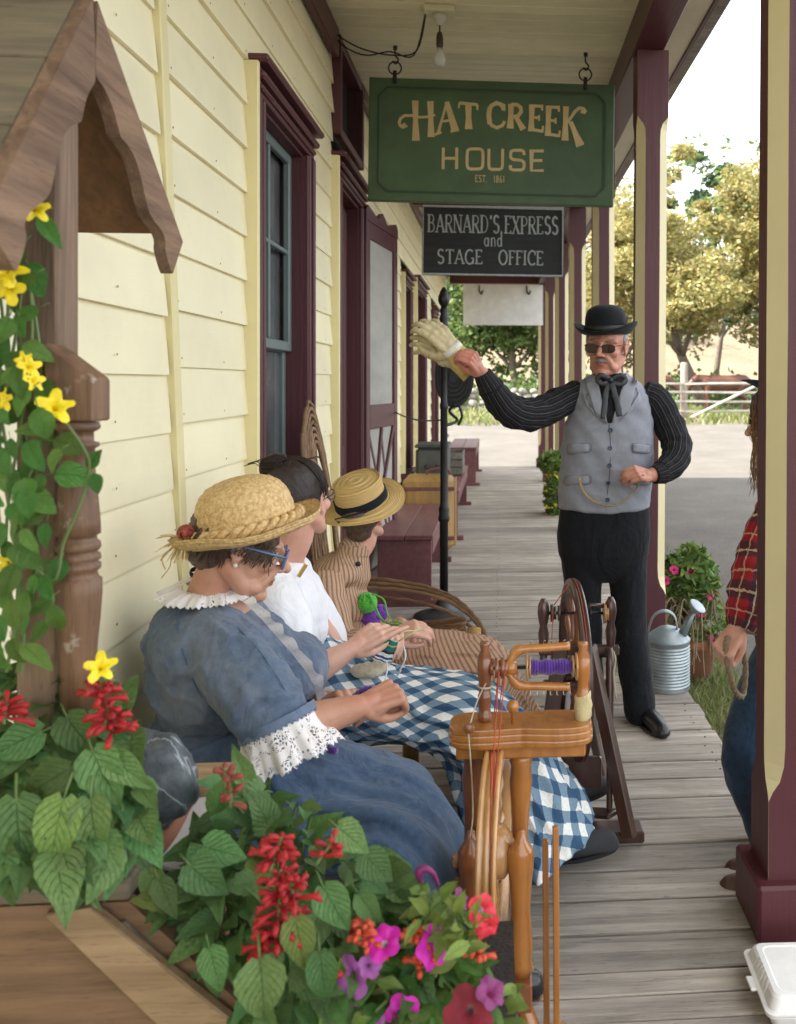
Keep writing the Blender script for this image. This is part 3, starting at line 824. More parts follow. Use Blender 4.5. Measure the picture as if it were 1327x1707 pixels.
# --- green hotel sign
SY = 5.3
w1, w2 = P(613, 230, SY), P(1022, 235, SY)
SW = w2.x - w1.x; SZ0 = P(815, 337, SY).z; SZ1 = P(815, 133, SY).z; SH = SZ1 - SZ0
sg = thing('hanging_sign', 'large green hanging sign lettered HAT CREEK HOUSE EST. 1861 in gold', 'sign', (0, 0, 0))
ROOT[sg.name] = V((0, 0, 0)); sg.location = (w1.x, SY, SZ0); sg.rotation_euler = (0, R(.7), R(-.6))
put('board', mesh(*box(SW / 2, .022, SH / 2, SW, .044, SH, .004), m_green), sg)
ins = .055; cc_ = .05
fr = [(ins + cc_, ins), (SW - ins - cc_, ins), (SW - ins, ins + cc_), (SW - ins, SH - ins - cc_), (SW - ins - cc_, SH - ins), (ins + cc_, SH - ins), (ins, SH - ins - cc_), (ins, ins + cc_), (ins + cc_, ins)]
b = B(); ribbon(b, fr, .010, .010, .006); b.put('border_moulding', m_green2, sg)
b = B(); ribbon(b, [(p[0] + (.009 if p[0] < SW / 2 else -.009), p[1] + (.009 if p[1] < SH / 2 else -.009)) for p in fr], .006, .006, .003); b.put('border_bead', m_green, sg)
def s2(px, py): return ((px - 613) / 409 * SW, (337 + (px - 817) * .033 - py) / 206 * SH + .0)
b = B()
LM, LP = m_gold, sg
# arched line: each letter stem drawn from measured corners of the sign
def S(pts, w0, w1=None): 
    S.q += 1; ribbon(b, [s2(*p) for p in pts], w0 * SW / 409, (w1 or w0) * SW / 409, y=-.00005 * S.q)
S.q = 0
def flare(x0, y0, x1, y1, wt, wm, wb): 
    "stem that swells to both ends"
    n = 8; pts = [(x0 + (x1 - x0) * i / n, y0 + (y1 - y0) * i / n) for i in range(n + 1)]
    h_ = n // 2
    S(pts[:h_ + 1], wt, wm); S(pts[h_:], wm, wb)
flare(689, 164, 691, 231, 11, 8, 13); flare(714, 165, 716, 225, 11, 8, 12)
S([(671, 205), (668, 208), (665, 206), (663, 201), (665, 194), (672, 189), (684, 189), (698, 192), (712, 191), (722, 188)], 5, 4)
S([(669, 203), (672, 206), (668, 209)], 7, 6)
flush(); flare(741, 168, 727, 220, 4, 4, 5); flare(741, 166, 756, 215, 8, 10, 13); S([(732, 199), (750, 197)], 4)
S([(722, 221), (733, 217)], 4); S([(748, 216), (762, 213)], 4)
flush(); flare(777, 170, 778, 212, 11, 9, 13); S([(762, 168), (792, 171)], 5); S([(762, 168), (761, 177)], 4, 3); S([(792, 171), (792, 180)], 4, 3)
flush(); S([(836, 180), (833, 172), (824, 168), (815, 173), (811, 184), (811, 196), (816, 206), (825, 210), (834, 206), (838, 199)], 7, 5); S([(813, 175), (811, 188), (813, 204)], 8, 8); S([(837, 170), (837, 182)], 3)
flush(); flare(848, 170, 847, 211, 10, 8, 12); S([(848, 171), (858, 171), (864, 176), (865, 183), (860, 190), (850, 192)], 6); flare(856, 191, 869, 213, 7, 8, 11)
def E_(x, t, bt, s_=1):
    flush(); flare(x, t, x - 1, bt, 10, 8, 11); S([(x, t + 2), (x + 17, t + 3)], 5); S([(x + 17, t), (x + 17, t + 10)], 3.5); S([(x, (t + bt) / 2 - 1), (x + 12, (t + bt) / 2)], 4.5); S([(x + 12, (t + bt) / 2 - 5), (x + 12, (t + bt) / 2 + 5)], 3); S([(x, bt - 3), (x + 18, bt)], 5); S([(x + 18, bt + 2), (x + 19, bt - 9)], 3.5)
E_(883, 171, 216); E_(911, 173, 224)
flush(); flare(940, 174, 939, 232, 10, 8, 12)
S([(941, 203), (948, 194), (955, 183), (962, 177), (969, 178), (972, 182), (969, 186)], 5, 6); S([(966, 181), (970, 184)], 8, 7)
flare(948, 200, 965, 241, 7, 9, 15)
# HOUSE
xx = [735, 774, 810, 846, 881]; ww = [25, 30, 27, 27, 24]
for ch, x_, w_ in zip('HOUSE', xx, ww):
    flush()
    t_ = 243 + (x_ - 735) * .033; hh = 36
    for st in SANS[ch][1]:
        S([(x_ + p[0] / SANS[ch][0] * w_, t_ + (1 - p[1]) * hh) for p in st], 4.8)
flush(); x_ = s2(790, 300)[0]
text(b, 'EST.', x_, s2(790, 301)[1], .040, .62, .10, .10, .16, y0=-.004)
text(b, '1861', s2(821, 300)[0], s2(821, 302)[1], .040, .62, .10, .10, .18, y0=-.004)
for px in (655, 972):
    lx = (px - 613) / 409 * SW
    hk = B()
    zc_ = 3.39 - SZ0
    hk.add(tube(smoothpath([(lx, 0, zc_), (lx, 0, zc_ - .05), (lx + .018, 0, zc_ - .075), (lx + .004, 0, zc_ - .1), (lx - .014, 0, zc_ - .085)], 4), .005, 8))
    hk.add(tube([(lx - .0, .0, zc_ + .0), (lx, 0, zc_ - .02)], .012, 8))
    o = hk.put('hook', m_iron, sg, True)
    rg = B(); rc = zc_ - .125
    rg.add(tube([(lx + .036 * math.cos(a), 0, rc + .036 * math.sin(a)) for a in [2 * math.pi * i / 24 for i in range(25)]], .0045, 8, cap=False)); rg.put('ring', m_iron, sg, True)
    put('strap', mesh(*box(lx, -.004, SH + .002, .022, .012, .075, .003), m_iron), sg)
# --- black office sign
m_blk = wood('sign_black', (.03, .032, .034), (.014, .015, .017), 'x', rough=.6, bump=.5, crack=.4, rand=0)
m_chalk = M_('sign_chalky_white', (.50, .54, .52), (.30, .34, .33), sc=40, rough=.7, bump=.1)
SY = 7.3; w1, w2 = P(703, 400, SY), P(939, 400, SY); SW = w2.x - w1.x; SZ0 = P(820, 459, SY).z; SH = P(820, 343, SY).z - SZ0
s2_ = thing('hanging_sign', "small black hanging sign lettered BARNARD'S EXPRESS and STAGE OFFICE", 'sign', (w1.x, SY, SZ0))
ROOT[s2_.name] = V((0, 0, 0)); s2_.rotation_euler = (0, R(.5), R(-.6))
put('board', mesh(*box(SW / 2, .02, SH / 2, SW, .03, SH, .003), m_blk), s2_)
b = B(); e = .008; ribbon(b, [(e, e), (SW - e, e), (SW - e, SH - e), (e, SH - e), (e, e)], .014, .014, .012, y=.005); b.put('frame', m_chalk, s2_)
b = B()
def line(s, cx, zb, h, tw_, thick, thin, ser, sp=.45, gap=.16):
    wf = 1.0; w0 = width(s, h, wf, gap, sp); wf = wf * (tw_ / w0); gp = gap * tw_ / w0
    w0 = width(s, h, wf, gp, sp * tw_ / w0)
    text(b, s, cx - w0 / 2, zb, h, wf, thick, thin, gp, sp * tw_ / width(s, h, 1, gap, sp), ser, jit=.002)
LM, LP = m_chalk, s2_; k_ = SW / 236
line("BARNARD'S EXPRESS", SW / 2, (459 - 388) * k_, 30 * k_, 216 * k_, .10, .055, .10)
line('and', SW / 2 + .0, (459 - 410) * k_, 26 * k_, 30 * k_, .09, .07, 0)
line('STAGE', (766 - 703) * k_, (459 - 440) * k_, 24 * k_, 74 * k_, .11, .07, .11)
line('OFFICE', (868 - 703) * k_, (459 - 440) * k_, 24 * k_, 74 * k_, .11, .07, .11)
for lx in (.1, SW - .1):
    hk = B().add(tube([(lx, .02, SH - .01), (lx, .02, 3.395 - SZ0)], .006, 8)); hk.put('hanger', m_iron, s2_, True)
# --- blank white sign at the far end
SY = 16.0; w1, w2 = P(772, 500, SY), P(905, 500, SY); SW = w2.x - w1.x; SZ0 = P(840, 542, SY).z; SH = P(840, 474, SY).z - SZ0
s3 = thing('hanging_sign', 'blank white sign board hanging at the far end of the porch', 'sign', (w1.x, SY, SZ0)); ROOT[s3.name] = V((0, 0, 0))
put('board', mesh(*box(SW / 2, .02, SH / 2, SW, .03, SH, .003), m_white), s3)
for lx in (.28, SW - .28):
    hk = B().add(tube(smoothpath([(lx, -.02, SH - .02), (lx, -.02, SH - .12), (lx + .04, -.02, SH - .17), (lx + .06, -.02, SH - .11)], 4), .012, 8)); hk.put('hook', m_iron, s3, True)
# --- bare bulb and wiring
bl = thing('ceiling_light', 'bare light bulb hanging in front of the large green sign', 'light', P(735, 90, 4.9))
L0 = V(P(733, 80, 4.75)); L0.z = 3.39
put('junction_box', mesh(*box(L0.x, L0.y, 3.374, .155, .11, .03, .004), m_ceil), bl)
lb = B().add(lathe([(.035, 0), (.036, -.02), (.026, -.03), (.018, -.055)], 18, Matrix.Translation((L0.x, L0.y, 3.357))))
lb.put('ceiling_rose', M_('porcelain', (.6, .57, .45), rough=.3, bump=0), bl, True)
lb = B().add(lathe([(.004, 0), (.004, -.03), (.012, -.035), (.018, -.06), (.018, -.10), (.014, -.115)], 16, Matrix.Translation((L0.x, L0.y, 3.30)))); lb.put('socket', M_('brown_bakelite', (.05, .03, .02), rough=.35, bump=0), bl, True)
gm, gt, gb = nodes('bulb_glass'); gb.inputs['Base Color'].default_value = (.75, .75, .7, 1); gb.inputs['Roughness'].default_value = .12; gb.inputs['Transmission Weight'].default_value = .55; gb.inputs['IOR'].default_value = 1.2
lb = B().add(lathe([(.013, 0), (.016, -.02), (.028, -.045), (.031, -.065), (.026, -.085), (.012, -.096), (.001, -.098)], 20, Matrix.Translation((L0.x, L0.y, 3.187)))); lb.put('bulb', gm, bl, True)
wr = B(); 
wr.add(tube(smoothpath([P(545, 48, 5.05), P(575, 78, 5.0), P(610, 92, 4.95), P(650, 86, 4.9), P(690, 92, 4.85), V((L0.x - .07, L0.y, 3.375))], 5), .004, 6))
wr.add(tube(smoothpath([P(545, 45, 5.05), P(580, 70, 5.0), P(612, 84, 4.95), P(655, 92, 4.9), P(695, 84, 4.85), V((L0.x - .07, L0.y + .02, 3.378))], 5), .004, 6))
o = wr.put('cable', m_iron, None, True); top(o, 'twisted electric cable sagging from the wall to the ceiling light', 'cable')
# ================================================================ the yard
m_bark = wood('bark', (.20, .16, .12), (.07, .055, .04), 'z', rough=.95, bump=1, rand=.1)
def leafmat(name, cols):
    m, t, b = nodes(name)
    g = N(t, 'ShaderNodeNewGeometry'); 
    c = ramp(t, g.outputs['Random Per Island'], [(i / (len(cols) - 1), q) for i, q in enumerate(cols)])
    L(t, c, b.inputs['Base Color']); b.inputs['Roughness'].default_value = .6
    tr = N(t, 'ShaderNodeBsdfTranslucent'); L(t, c, tr.inputs['Color']); ms = N(t, 'ShaderNodeMixShader'); ms.inputs[0].default_value = .35
    L(t, b.outputs[0], ms.inputs[1]); L(t, tr.outputs[0], ms.inputs[2]); L(t, ms.outputs[0], t.nodes['Material Output'].inputs['Surface'])
    return m
m_gold_l = leafmat('golden_leaves', [(.30, .25, .06), (.42, .33, .12), (.20, .21, .05), (.44, .38, .18), (.13, .17, .045)])
m_tan_l = leafmat('dry_tan_leaves', [(.38, .29, .14), (.44, .34, .19), (.32, .24, .11), (.24, .23, .09)])
m_green_l = leafmat('green_leaves', [(.07, .13, .03), (.12, .19, .05), (.17, .22, .06), (.05, .09, .03)])
m_dkgreen_l = leafmat('evergreen_needles', [(.03, .07, .03), (.05, .10, .04), (.02, .05, .025)])
def tree(x, y, h, sp, lm, label, seed, n=6500, leaf=.16, lean=0, group='trees beyond the yard', name='tree', trunk_r=.22, zc=.30, wide=1.0):
    rnd = random.Random(seed); z0 = gz(x, y)
    t_ = thing(name, label, 'tree', (x, y, z0 - .05), group)
    b = B(); tips = []
    def branch(p, d, L_, r, lvl):
        pts = [p]; q = p.copy(); dd = d.copy()
        for i in range(5):
            dd = (dd + V((rnd.uniform(-.18, .18), rnd.uniform(-.18, .18), rnd.uniform(-.05, .15)))).normalized(); q = q + dd * (L_ / 5); pts.append(q.copy())
            if lvl < 2 and i >= 1:
                for _ in range(2 if lvl == 0 else 1):
                    a = rnd.uniform(0, 6.28); nd = (dd * .55 + V((math.cos(a) * wide, math.sin(a) * wide, rnd.uniform(.1, .6)))).normalized()
                    branch(q.copy(), nd, L_ * rnd.uniform(.45, .62), r * .5 * (1 - i * .1), lvl + 1)
        b.add(tube(pts, [r * (1 - .13 * i) for i in range(6)], 6 if lvl else 10))
        tips.extend(pts[2:])
    branch(V((x, y, z0 - .1)), V((lean, 0, 1)).normalized(), h * .62, trunk_r, 0)
    b.put('trunk', m_bark, t_, True)
    vs_, fs = [], []
    cl = [rnd.choice(tips) + V((rnd.gauss(0, sp * .22), rnd.gauss(0, sp * .22), rnd.gauss(0, h * .08))) for _ in range(int(90 * wide + 20))]
    cl = [c for c in cl if c.z > z0 + h * zc * .6]
    rad = [rnd.uniform(.35, 1.0) * sp * .30 for _ in cl]
    for _ in range(n):
        k = rnd.randrange(len(cl)); c = cl[k]
        u = V((rnd.gauss(0, 1), rnd.gauss(0, 1), rnd.gauss(0, 1))).normalized() * rad[k] * rnd.uniform(.3, 1) ** .6
        u.z *= .7; p = c + u
        if p.z > z0 + h * 1.02: continue
        a = V((rnd.gauss(0, 1), rnd.gauss(0, 1), rnd.gauss(0, .6))).normalized(); c2 = a.cross(V((rnd.gauss(0, 1), rnd.gauss(0, 1), rnd.gauss(0, 1)))).normalized()
        l_ = leaf * rnd.uniform(.6, 1.4); i = len(vs_)
        vs_ += [p - a * l_, p + c2 * l_ * .5, p + a * l_, p - c2 * l_ * .5]; fs.append((i, i + 1, i + 2, i + 3))
    put('crown', mesh(vs_, fs, lm), t_)
    return t_
tree(8.2, 36, 9.6, 4.2, m_gold_l, 'golden tree with a leaning trunk behind the corral fence, right of the second post', 1, 30000, .10, lean=-.25, group=None, name='autumn_tree', trunk_r=.26, zc=.25)
tree(11.8, 39, 10.5, 4.5, m_gold_l, 'tall yellow green tree behind the fence, left of the nearest post', 2, 30000, .115, group=None, name='autumn_tree')
tree(5.6, 41, 8.2, 4.2, m_tan_l, 'dry tan tree seen between the man in the bowler hat and the second post', 3, 18000, .12, group=None, name='autumn_tree')
tree(15.0, 44, 12, 5, m_green_l, 'tall green tree rising above the golden trees', 4, 8000, .17, group=None)
tree(12.5, 52, 14.5, 2.6, m_dkgreen_l, 'dark evergreen poking above the yellow crowns', 5, 5000, .2, group=None, name='pine_tree', wide=.5, zc=.5)
tree(-1.6, 44, 7.5, 3.6, m_green_l, 'olive green tree at the end of the porch, left of the blank sign', 6, 8000, .14, group=None)
tree(.9, 42, 7.0, 3.6, m_green_l, 'broad green tree under the blank white sign', 7, 8000, .14, group=None)
tree(3.2, 46, 7.5, 3.8, m_gold_l, 'sunlit yellow tree right of the blank sign', 8, 8000, .15, group=None, name='autumn_tree')
tree(-4.4, 48, 9, 4, m_green_l, 'large green tree far behind the house corner', 9, 6000, .16, group=None)
tree(19.5, 40, 10, 5, m_gold_l, 'golden tree at the far right of the yard behind the nearest post', 10, 6000, .17, group=None, name='autumn_tree')
# hillside pines
for i, (x, y) in enumerate([(12.5, 108), (17, 112), (21, 116), (24.5, 118), (27, 126)]):
    h_ = 3 + 1.2 * (i % 3)
# scattered hillside scrub as one far-off mass
rnd = random.Random(5); vs_, fs = [], []
dgh = BVHTree.FromPolygons([V(v) for v in hv], hf)
for _ in range(170):
    x, y = rnd.uniform(-60, 90), rnd.uniform(90, 250); hh = dgh.ray_cast(V((x, y, 200)), V((0, 0, -1)))
    if hh[0] is None: continue
    s_ = rnd.uniform(.8, 2.6)
    for _ in range(90):
        p = hh[0] + V((rnd.gauss(0, s_ * .5), rnd.gauss(0, s_ * .5), abs(rnd.gauss(0, s_ * .8)))); a = V((rnd.gauss(0, 1), rnd.gauss(0, 1), rnd.gauss(0, 1))).normalized() * .4; c2 = a.cross(V((rnd.gauss(0, 1), 1, 0))).normalized() * .3
        i = len(vs_); vs_ += [p - a, p + c2, p + a, p - c2]; fs.append((i, i + 1, i + 2, i + 3))
o = put('hillside_scrub', mesh(vs_, fs, m_dkgreen_l)); o['kind'] = 'stuff'
# undergrowth along the far edge of the yard
vs_, fs = [], []
for _ in range(16000):
    x = rnd.uniform(-14, 30); y = rnd.uniform(37, 47); z_ = gz(x, y) + abs(rnd.gauss(0, .55 + .4 * noise.noise(V((x * .4, y * .3, 0)))))
    p = V((x, y, z_)); a = V((rnd.gauss(0, 1), rnd.gauss(0, 1), rnd.gauss(0, 1))).normalized() * .16; c2 = a.cross(V((rnd.gauss(0, 1), 1, 0))).normalized() * .09
    i = len(vs_); vs_ += [p - a, p + c2, p + a, p - c2]; fs.append((i, i + 1, i + 2, i + 3))
o = put('undergrowth', mesh(vs_, fs, m_green_l)); o['kind'] = 'stuff'
# white rail corral fence
m_rail = wood('whitewashed_rail', (.62, .58, .50), (.40, .36, .30), 'x', rough=.85, rand=.1)
m_fpost = wood('fence_post_grey', (.34, .29, .23), (.17, .14, .11), 'z', rough=.9, rand=.1)
fn = thing('corral_fence', 'white rail corral fence with a diagonal gate brace across the yard', 'fence', (8, 30.5, gz(8, 30.5)))
fx = [1.5, 4.1, 6.25, 8.9, 11.4, 13.9, 16.5]; FY = 30.5
for i, x in enumerate(fx):
    z0 = gz(x, FY); hh = 1.95 if i == 2 else 1.35; rr = .13 if i == 2 else .07
    put('fence_post', mesh(*lathe([(rr * 1.05, -.2), (rr, .4), (rr * .95, hh), (rr * .6, hh + .03)], 12, Matrix.Translation((x, FY, z0)))[:2], m_fpost, True), fn)
for i in range(len(fx) - 1):
    z0, z1 = gz(fx[i], FY), gz(fx[i + 1], FY)
    for hh in (.35, .66, .98, 1.28):
        put('rail', mesh(*tube([(fx[i], FY - .09, z0 + hh + random.uniform(-.03, .03)), ((fx[i] + fx[i + 1]) / 2, FY - .09, (z0 + z1) / 2 + hh - .02), (fx[i + 1], FY - .09, z1 + hh + random.uniform(-.03, .03))], .042, 7)[:2], m_rail, True), fn)
put('brace', mesh(*tube([(6.4, FY - .17, gz(6.4, FY) + .1), (8.8, FY - .17, gz(8.9, FY) + 1.25)], .045, 7)[:2], m_rail, True), fn)
# horses grazing behind the rails
m_horse = M_('chestnut_coat', (.13, .05, .028), (.08, .03, .02), sc=3, rough=.5, bump=.1)
for hx, hy, fl, lab in ((5.2, 33.2, 1, 'chestnut horse behind the corral fence, left of the tall post'), (8.4, 33.8, -1, 'chestnut horse with lowered head right of the tall fence post')):
    z0 = gz(hx, hy); T_ = lambda x, y, z: V((hx + fl * x, hy + y, z0 + z))
    pr = [limb([T_(-.75, 0, 1.15), T_(-.3, 0, 1.12), T_(.2, 0, 1.1), T_(.62, 0, 1.15)], [.30, .31, .33, .28], 16),
          limb([T_(.65, 0, 1.2), T_(1.0, 0, 1.28), T_(1.25, 0, 1.05)], [.24, .16, .13]), limb([T_(1.22, 0, 1.1), T_(1.42, 0, .85), T_(1.52, 0, .68)], [.13, .1, .07]),
          limb([T_(1.12, .05, 1.22), T_(1.10, .06, 1.34)], [.04, .015], 8), limb([T_(1.12, -.05, 1.22), T_(1.10, -.06, 1.34)], [.04, .015], 8)]
    for sy in (-.14, .14):
        pr.append(limb([T_(.6, sy, 1.0), T_(.62, sy, .6), T_(.6, sy, .5), T_(.62, sy, .1), T_(.66, sy, .04)], [.14, .075, .065, .045, .065], 10))
        pr.append(limb([T_(-.75, sy, 1.05), T_(-.6, sy, .75), T_(-.85, sy, .52), T_(-.8, sy, .1), T_(-.76, sy, .04)], [.2, .12, .07, .045, .065], 10))
    me = fuse(pr, .035, 3, [m_horse]); o = put('horse', me); top(o, lab, 'horse')
    tl = B().add(limb([T_(-1.02, 0, 1.25), T_(-1.13, 0, 1.0), T_(-1.1, 0, .55)], [.05, .07, .03], 8)); oo = tl.put('tail', M_('horse_tail', (.04, .02, .015), rough=.8), o, True)
# low stone wall at the far end
m_stone = M_('fieldstone', (.33, .30, .26), (.18, .165, .15), sc=4, rough=.9, bump=.5, rand=.25)
sw_ = thing('stone_wall', 'low dry stone wall beyond the end of the porch', 'wall', (.5, 35, gz(.5, 35)))
sp_ = []
for s_ in range(5):
    b = ell((0, 0, 0), (.24, .2, .15), None, 8, 6); v_ = [p * (1 + .22 * noise.noise(p * 5 + V((s_ * 9, 0, 0)))) for p in b[0]]
    sp_.append(mesh(v_, b[1], m_stone, False))
for r_ in range(4):
    x = -4.2 + (r_ % 2) * .2
    while x < 5.2:
        z0 = gz(x, 35)
        o = put('stone', sp_[random.randrange(5)], sw_, loc=V((x, 35 + random.uniform(-.06, .06), z0 + .1 + r_ * .22)) - V(sw_.location)); o.rotation_euler = (random.uniform(-.3, .3), random.uniform(-.3, .3), random.uniform(0, 3)); s_ = random.uniform(.75, 1.15); o.scale = (s_, s_, s_)
        x += .42 * random.uniform(.8, 1.1)
# grass: strips beside the deck and at the far edge of the yard
m_grass = leafmat('grass_blades', [(.10, .17, .03), (.17, .24, .05), (.24, .25, .09), (.33, .28, .14), (.08, .14, .03)])
def grass(area, n, h, wd):
    vs_, fs = [], []
    for _ in range(n):
        x, y = area(); z0 = gz(x, y); a = rnd.uniform(0, 6.28); hh = h * rnd.uniform(.4, 1.3); bx, by = rnd.gauss(0, .5) * hh, rnd.gauss(0, .5) * hh
        i = len(vs_); dx_, dy_ = math.cos(a) * wd, math.sin(a) * wd
        vs_ += [(x - dx_, y - dy_, z0 - .01), (x + dx_, y + dy_, z0 - .01), (x + bx * .4 + dx_ * .7, y + by * .4 + dy_ * .7, z0 + hh * .6), (x + bx * .4 - dx_ * .7, y + by * .4 - dy_ * .7, z0 + hh * .6), (x + bx, y + by, z0 + hh)]
        fs += [(i, i + 1, i + 2, i + 3), (i + 3, i + 2, i + 4)]
    return vs_, fs
def strip():
    while True:
        y = rnd.uniform(2.6, 14); x = .92 + abs(rnd.gauss(0, .30)) + .05
        if noise.noise(V((x * 2.2, y * 1.1, 4))) + .42 - (x - 1.2) * .9 > rnd.uniform(0, .5): return x, y
o = put('grass', mesh(*grass(strip, 26000, .07, .0035), m_grass)); o['kind'] = 'stuff'
def far():
    return rnd.uniform(-8, 30), rnd.uniform(29, 37)
o = put('grass', mesh(*grass(far, 14000, .22, .03), m_grass)); o['kind'] = 'stuff'
m_soil = M_('grass_soil', (.13, .12, .06), (.09, .07, .04), sc=6, coord='World', rough=1, bump=.6)
vs_, fs = [], []
for j in range(60):
    y = 2.2 + j * .2
    for i in range(6):
        x = .90 + i * .08 * (1 + .5 * noise.noise(V((y * .9, 3, 1)))); vs_.append((x, y, gz(x, y) + (.012 if i < 5 else -.02)))
for j in range(59):
    for i in range(5): fs.append((j * 6 + i, j * 6 + i + 1, (j + 1) * 6 + i + 1, (j + 1) * 6 + i))
o = put('verge', mesh(vs_, fs, m_soil, True)); o['kind'] = 'structure'

# ================================================================ porch furniture
m_bench = wood('maroon_bench_paint', (.20, .075, .075), (.12, .04, .045), 'y', rough=.5, bump=.3, crack=.25, rand=.06, dark=(.1, .05, .05))
m_grey_wood = wood('old_crate_wood', (.22, .20, .17), (.12, .11, .09), 'y', rough=.85, bump=.6)
def bench(y0, y1, label, x0=-.83, wd=.34, zt=.45, d_=.5):
    t_ = thing('bench', label, 'bench', (x0 + wd / 2, (y0 + y1) / 2, 0))
    for k in range(2): put('seat_plank', mesh(*box(x0 + wd * (.25 + .5 * k), (y0 + y1) / 2, zt - .016, wd / 2 - .004, y1 - y0, .032, .005), m_bench), t_)
    for yy in (y0 + .05, y1 - .05):
        put('leg', mesh(*box(x0 + wd / 2, yy, (zt - .034) / 2, wd - .03, .035, zt - .034, .004), m_bench), t_)
        put('foot', mesh(*box(x0 + wd / 2, yy, .02, wd + .08, .06, .04, .004), m_bench), t_)
    put('apron', mesh(*box(x0 + wd - .018, (y0 + y1) / 2, zt - .085, .022, y1 - y0 - .12, .10, .004), m_bench), t_)
    return t_
bench(6.05, 7.65, 'nearest maroon wooden bench beside the open screen door', x0=-.80, wd=.38, zt=.47)
bench(8.6, 11.2, 'second maroon wooden bench carrying the grey metal chest and the crate', x0=-.76, wd=.40, zt=.47)
bench(13.2, 15.4, 'farthest maroon bench near the end of the porch', x0=-.72, wd=.42, zt=.55)
# suitcase standing between the benches
m_case = wood('tan_suitcase', (.40, .24, .08), (.26, .15, .05), 'z', rough=.45, bump=.25, crack=.2, rand=0)
t_ = thing('suitcase', 'ribbed tan suitcase standing upright on the deck behind the nearest bench', 'suitcase', (-.6, 8.05, 0))
put('shell', mesh(*box(-.59, 7.98, .36, .44, .28, .64, .05), m_case, False), t_)
for k in range(7): put('rib', mesh(*box(-.365, 7.90 + k * .028, .36, .012, .012, .58, .005), m_case), t_)
put('handle', mesh(*tube(smoothpath([(-.60, 7.98, .67), (-.60, 7.98, .71), (-.50, 7.98, .73), (-.42, 7.98, .71), (-.42, 7.98, .67)], 4), .012, 8)[:2], m_bench, True), t_)
for z_ in (.15, .57): put('strap', mesh(*box(-.59, 7.98, z_, .452, .292, .03, .006), m_bench), t_)
# grey chest on the second bench
m_tin = M_('tarnished_tin', (.10, .105, .10), (.045, .05, .05), sc=4, rough=.55, bump=.3, metal=.4)
t_ = thing('chest', 'dark grey metal chest standing on the second bench', 'chest', (-.62, 8.95, .47))
put('body', mesh(*box(-.62, 8.92, .47 + .20, .30, .50, .38, .03), m_tin), t_)
put('lid', mesh(*box(-.62, 8.92, .47 + .405, .315, .515, .03, .01), m_tin), t_)
put('handle', mesh(*tube(smoothpath([(-.67, 8.655, .70), (-.67, 8.63, .67), (-.57, 8.63, .67), (-.57, 8.655, .70)], 4), .008, 6)[:2], m_iron, True), t_)
t_ = thing('crate', 'weathered wooden slat crate on the second bench behind the metal chest', 'crate', (-.55, 10.3, .47))
for k in range(3):
    z_ = .47 + .045 + k * .082
    put('slat', mesh(*box(-.56, 10.0, z_, .36, .014, .072, .003), m_grey_wood), t_); put('slat', mesh(*box(-.56, 10.55, z_, .36, .014, .072, .003), m_grey_wood), t_)
    put('slat', mesh(*box(-.385, 10.275, z_, .014, .53, .072, .003), m_grey_wood), t_); put('slat', mesh(*box(-.735, 10.275, z_, .014, .53, .072, .003), m_grey_wood), t_)
put('bottom', mesh(*box(-.56, 10.275, .478, .33, .53, .012, .002), m_grey_wood), t_)
# iron lamp standard with the oval plate
t_ = thing('iron_post', 'black cast iron post with an acorn finial standing on a round base', 'post', P(740, 1015, 5.75) * 1)
LB = P(740, 1015, 5.75); LB.z = 0; t_.location = LB; ROOT[t_.name] = V(LB)
prof = [(.001, 0), (.185, .0), (.19, .012), (.185, .028), (.12, .045), (.07, .06), (.055, .075), (.05, .10), (.038, .12), (.03, .13)]
put('base', mesh(*lathe(prof, 32, Matrix.Translation(LB))[:2], M_('iron_base', (.035, .04, .045), rough=.5, bump=.2, sc=20), True), t_)
zt = P(740, 478, 5.75).z
prof = [(.026, .10), (.026, .60), (.034, .61), (.036, .63), (.03, .65), (.034, .68), (.028, .70), (.024, .72), (.022, 1.3), (.026, 1.31), (.026, 1.33), (.021, 1.35), (.021, zt - .42), (.030, zt - .41), (.036, zt - .38), (.030, zt - .35), (.036, zt - .32), (.030, zt - .29), (.034, zt - .25), (.024, zt - .22), (.03, zt - .20), (.02, zt - .17), (.026, zt - .15), (.018, zt - .125)]
put('shaft', mesh(*lathe(prof, 20, Matrix.Translation((LB.x, LB.y, 0)))[:2], m_iron, True), t_)
def wf(i, a, r, z): return r * (1 + .09 * math.cos(a * 6 + z * 60)), z
prof = [(.014, zt - .13), (.026, zt - .11), (.034, zt - .09), (.033, zt - .06), (.024, zt - .03), (.010, zt - .008), (.001, zt)]
put('finial', mesh(*lathe(prof, 24, Matrix.Translation((LB.x, LB.y, 0)), wob=wf)[:2], m_iron, True), t_)
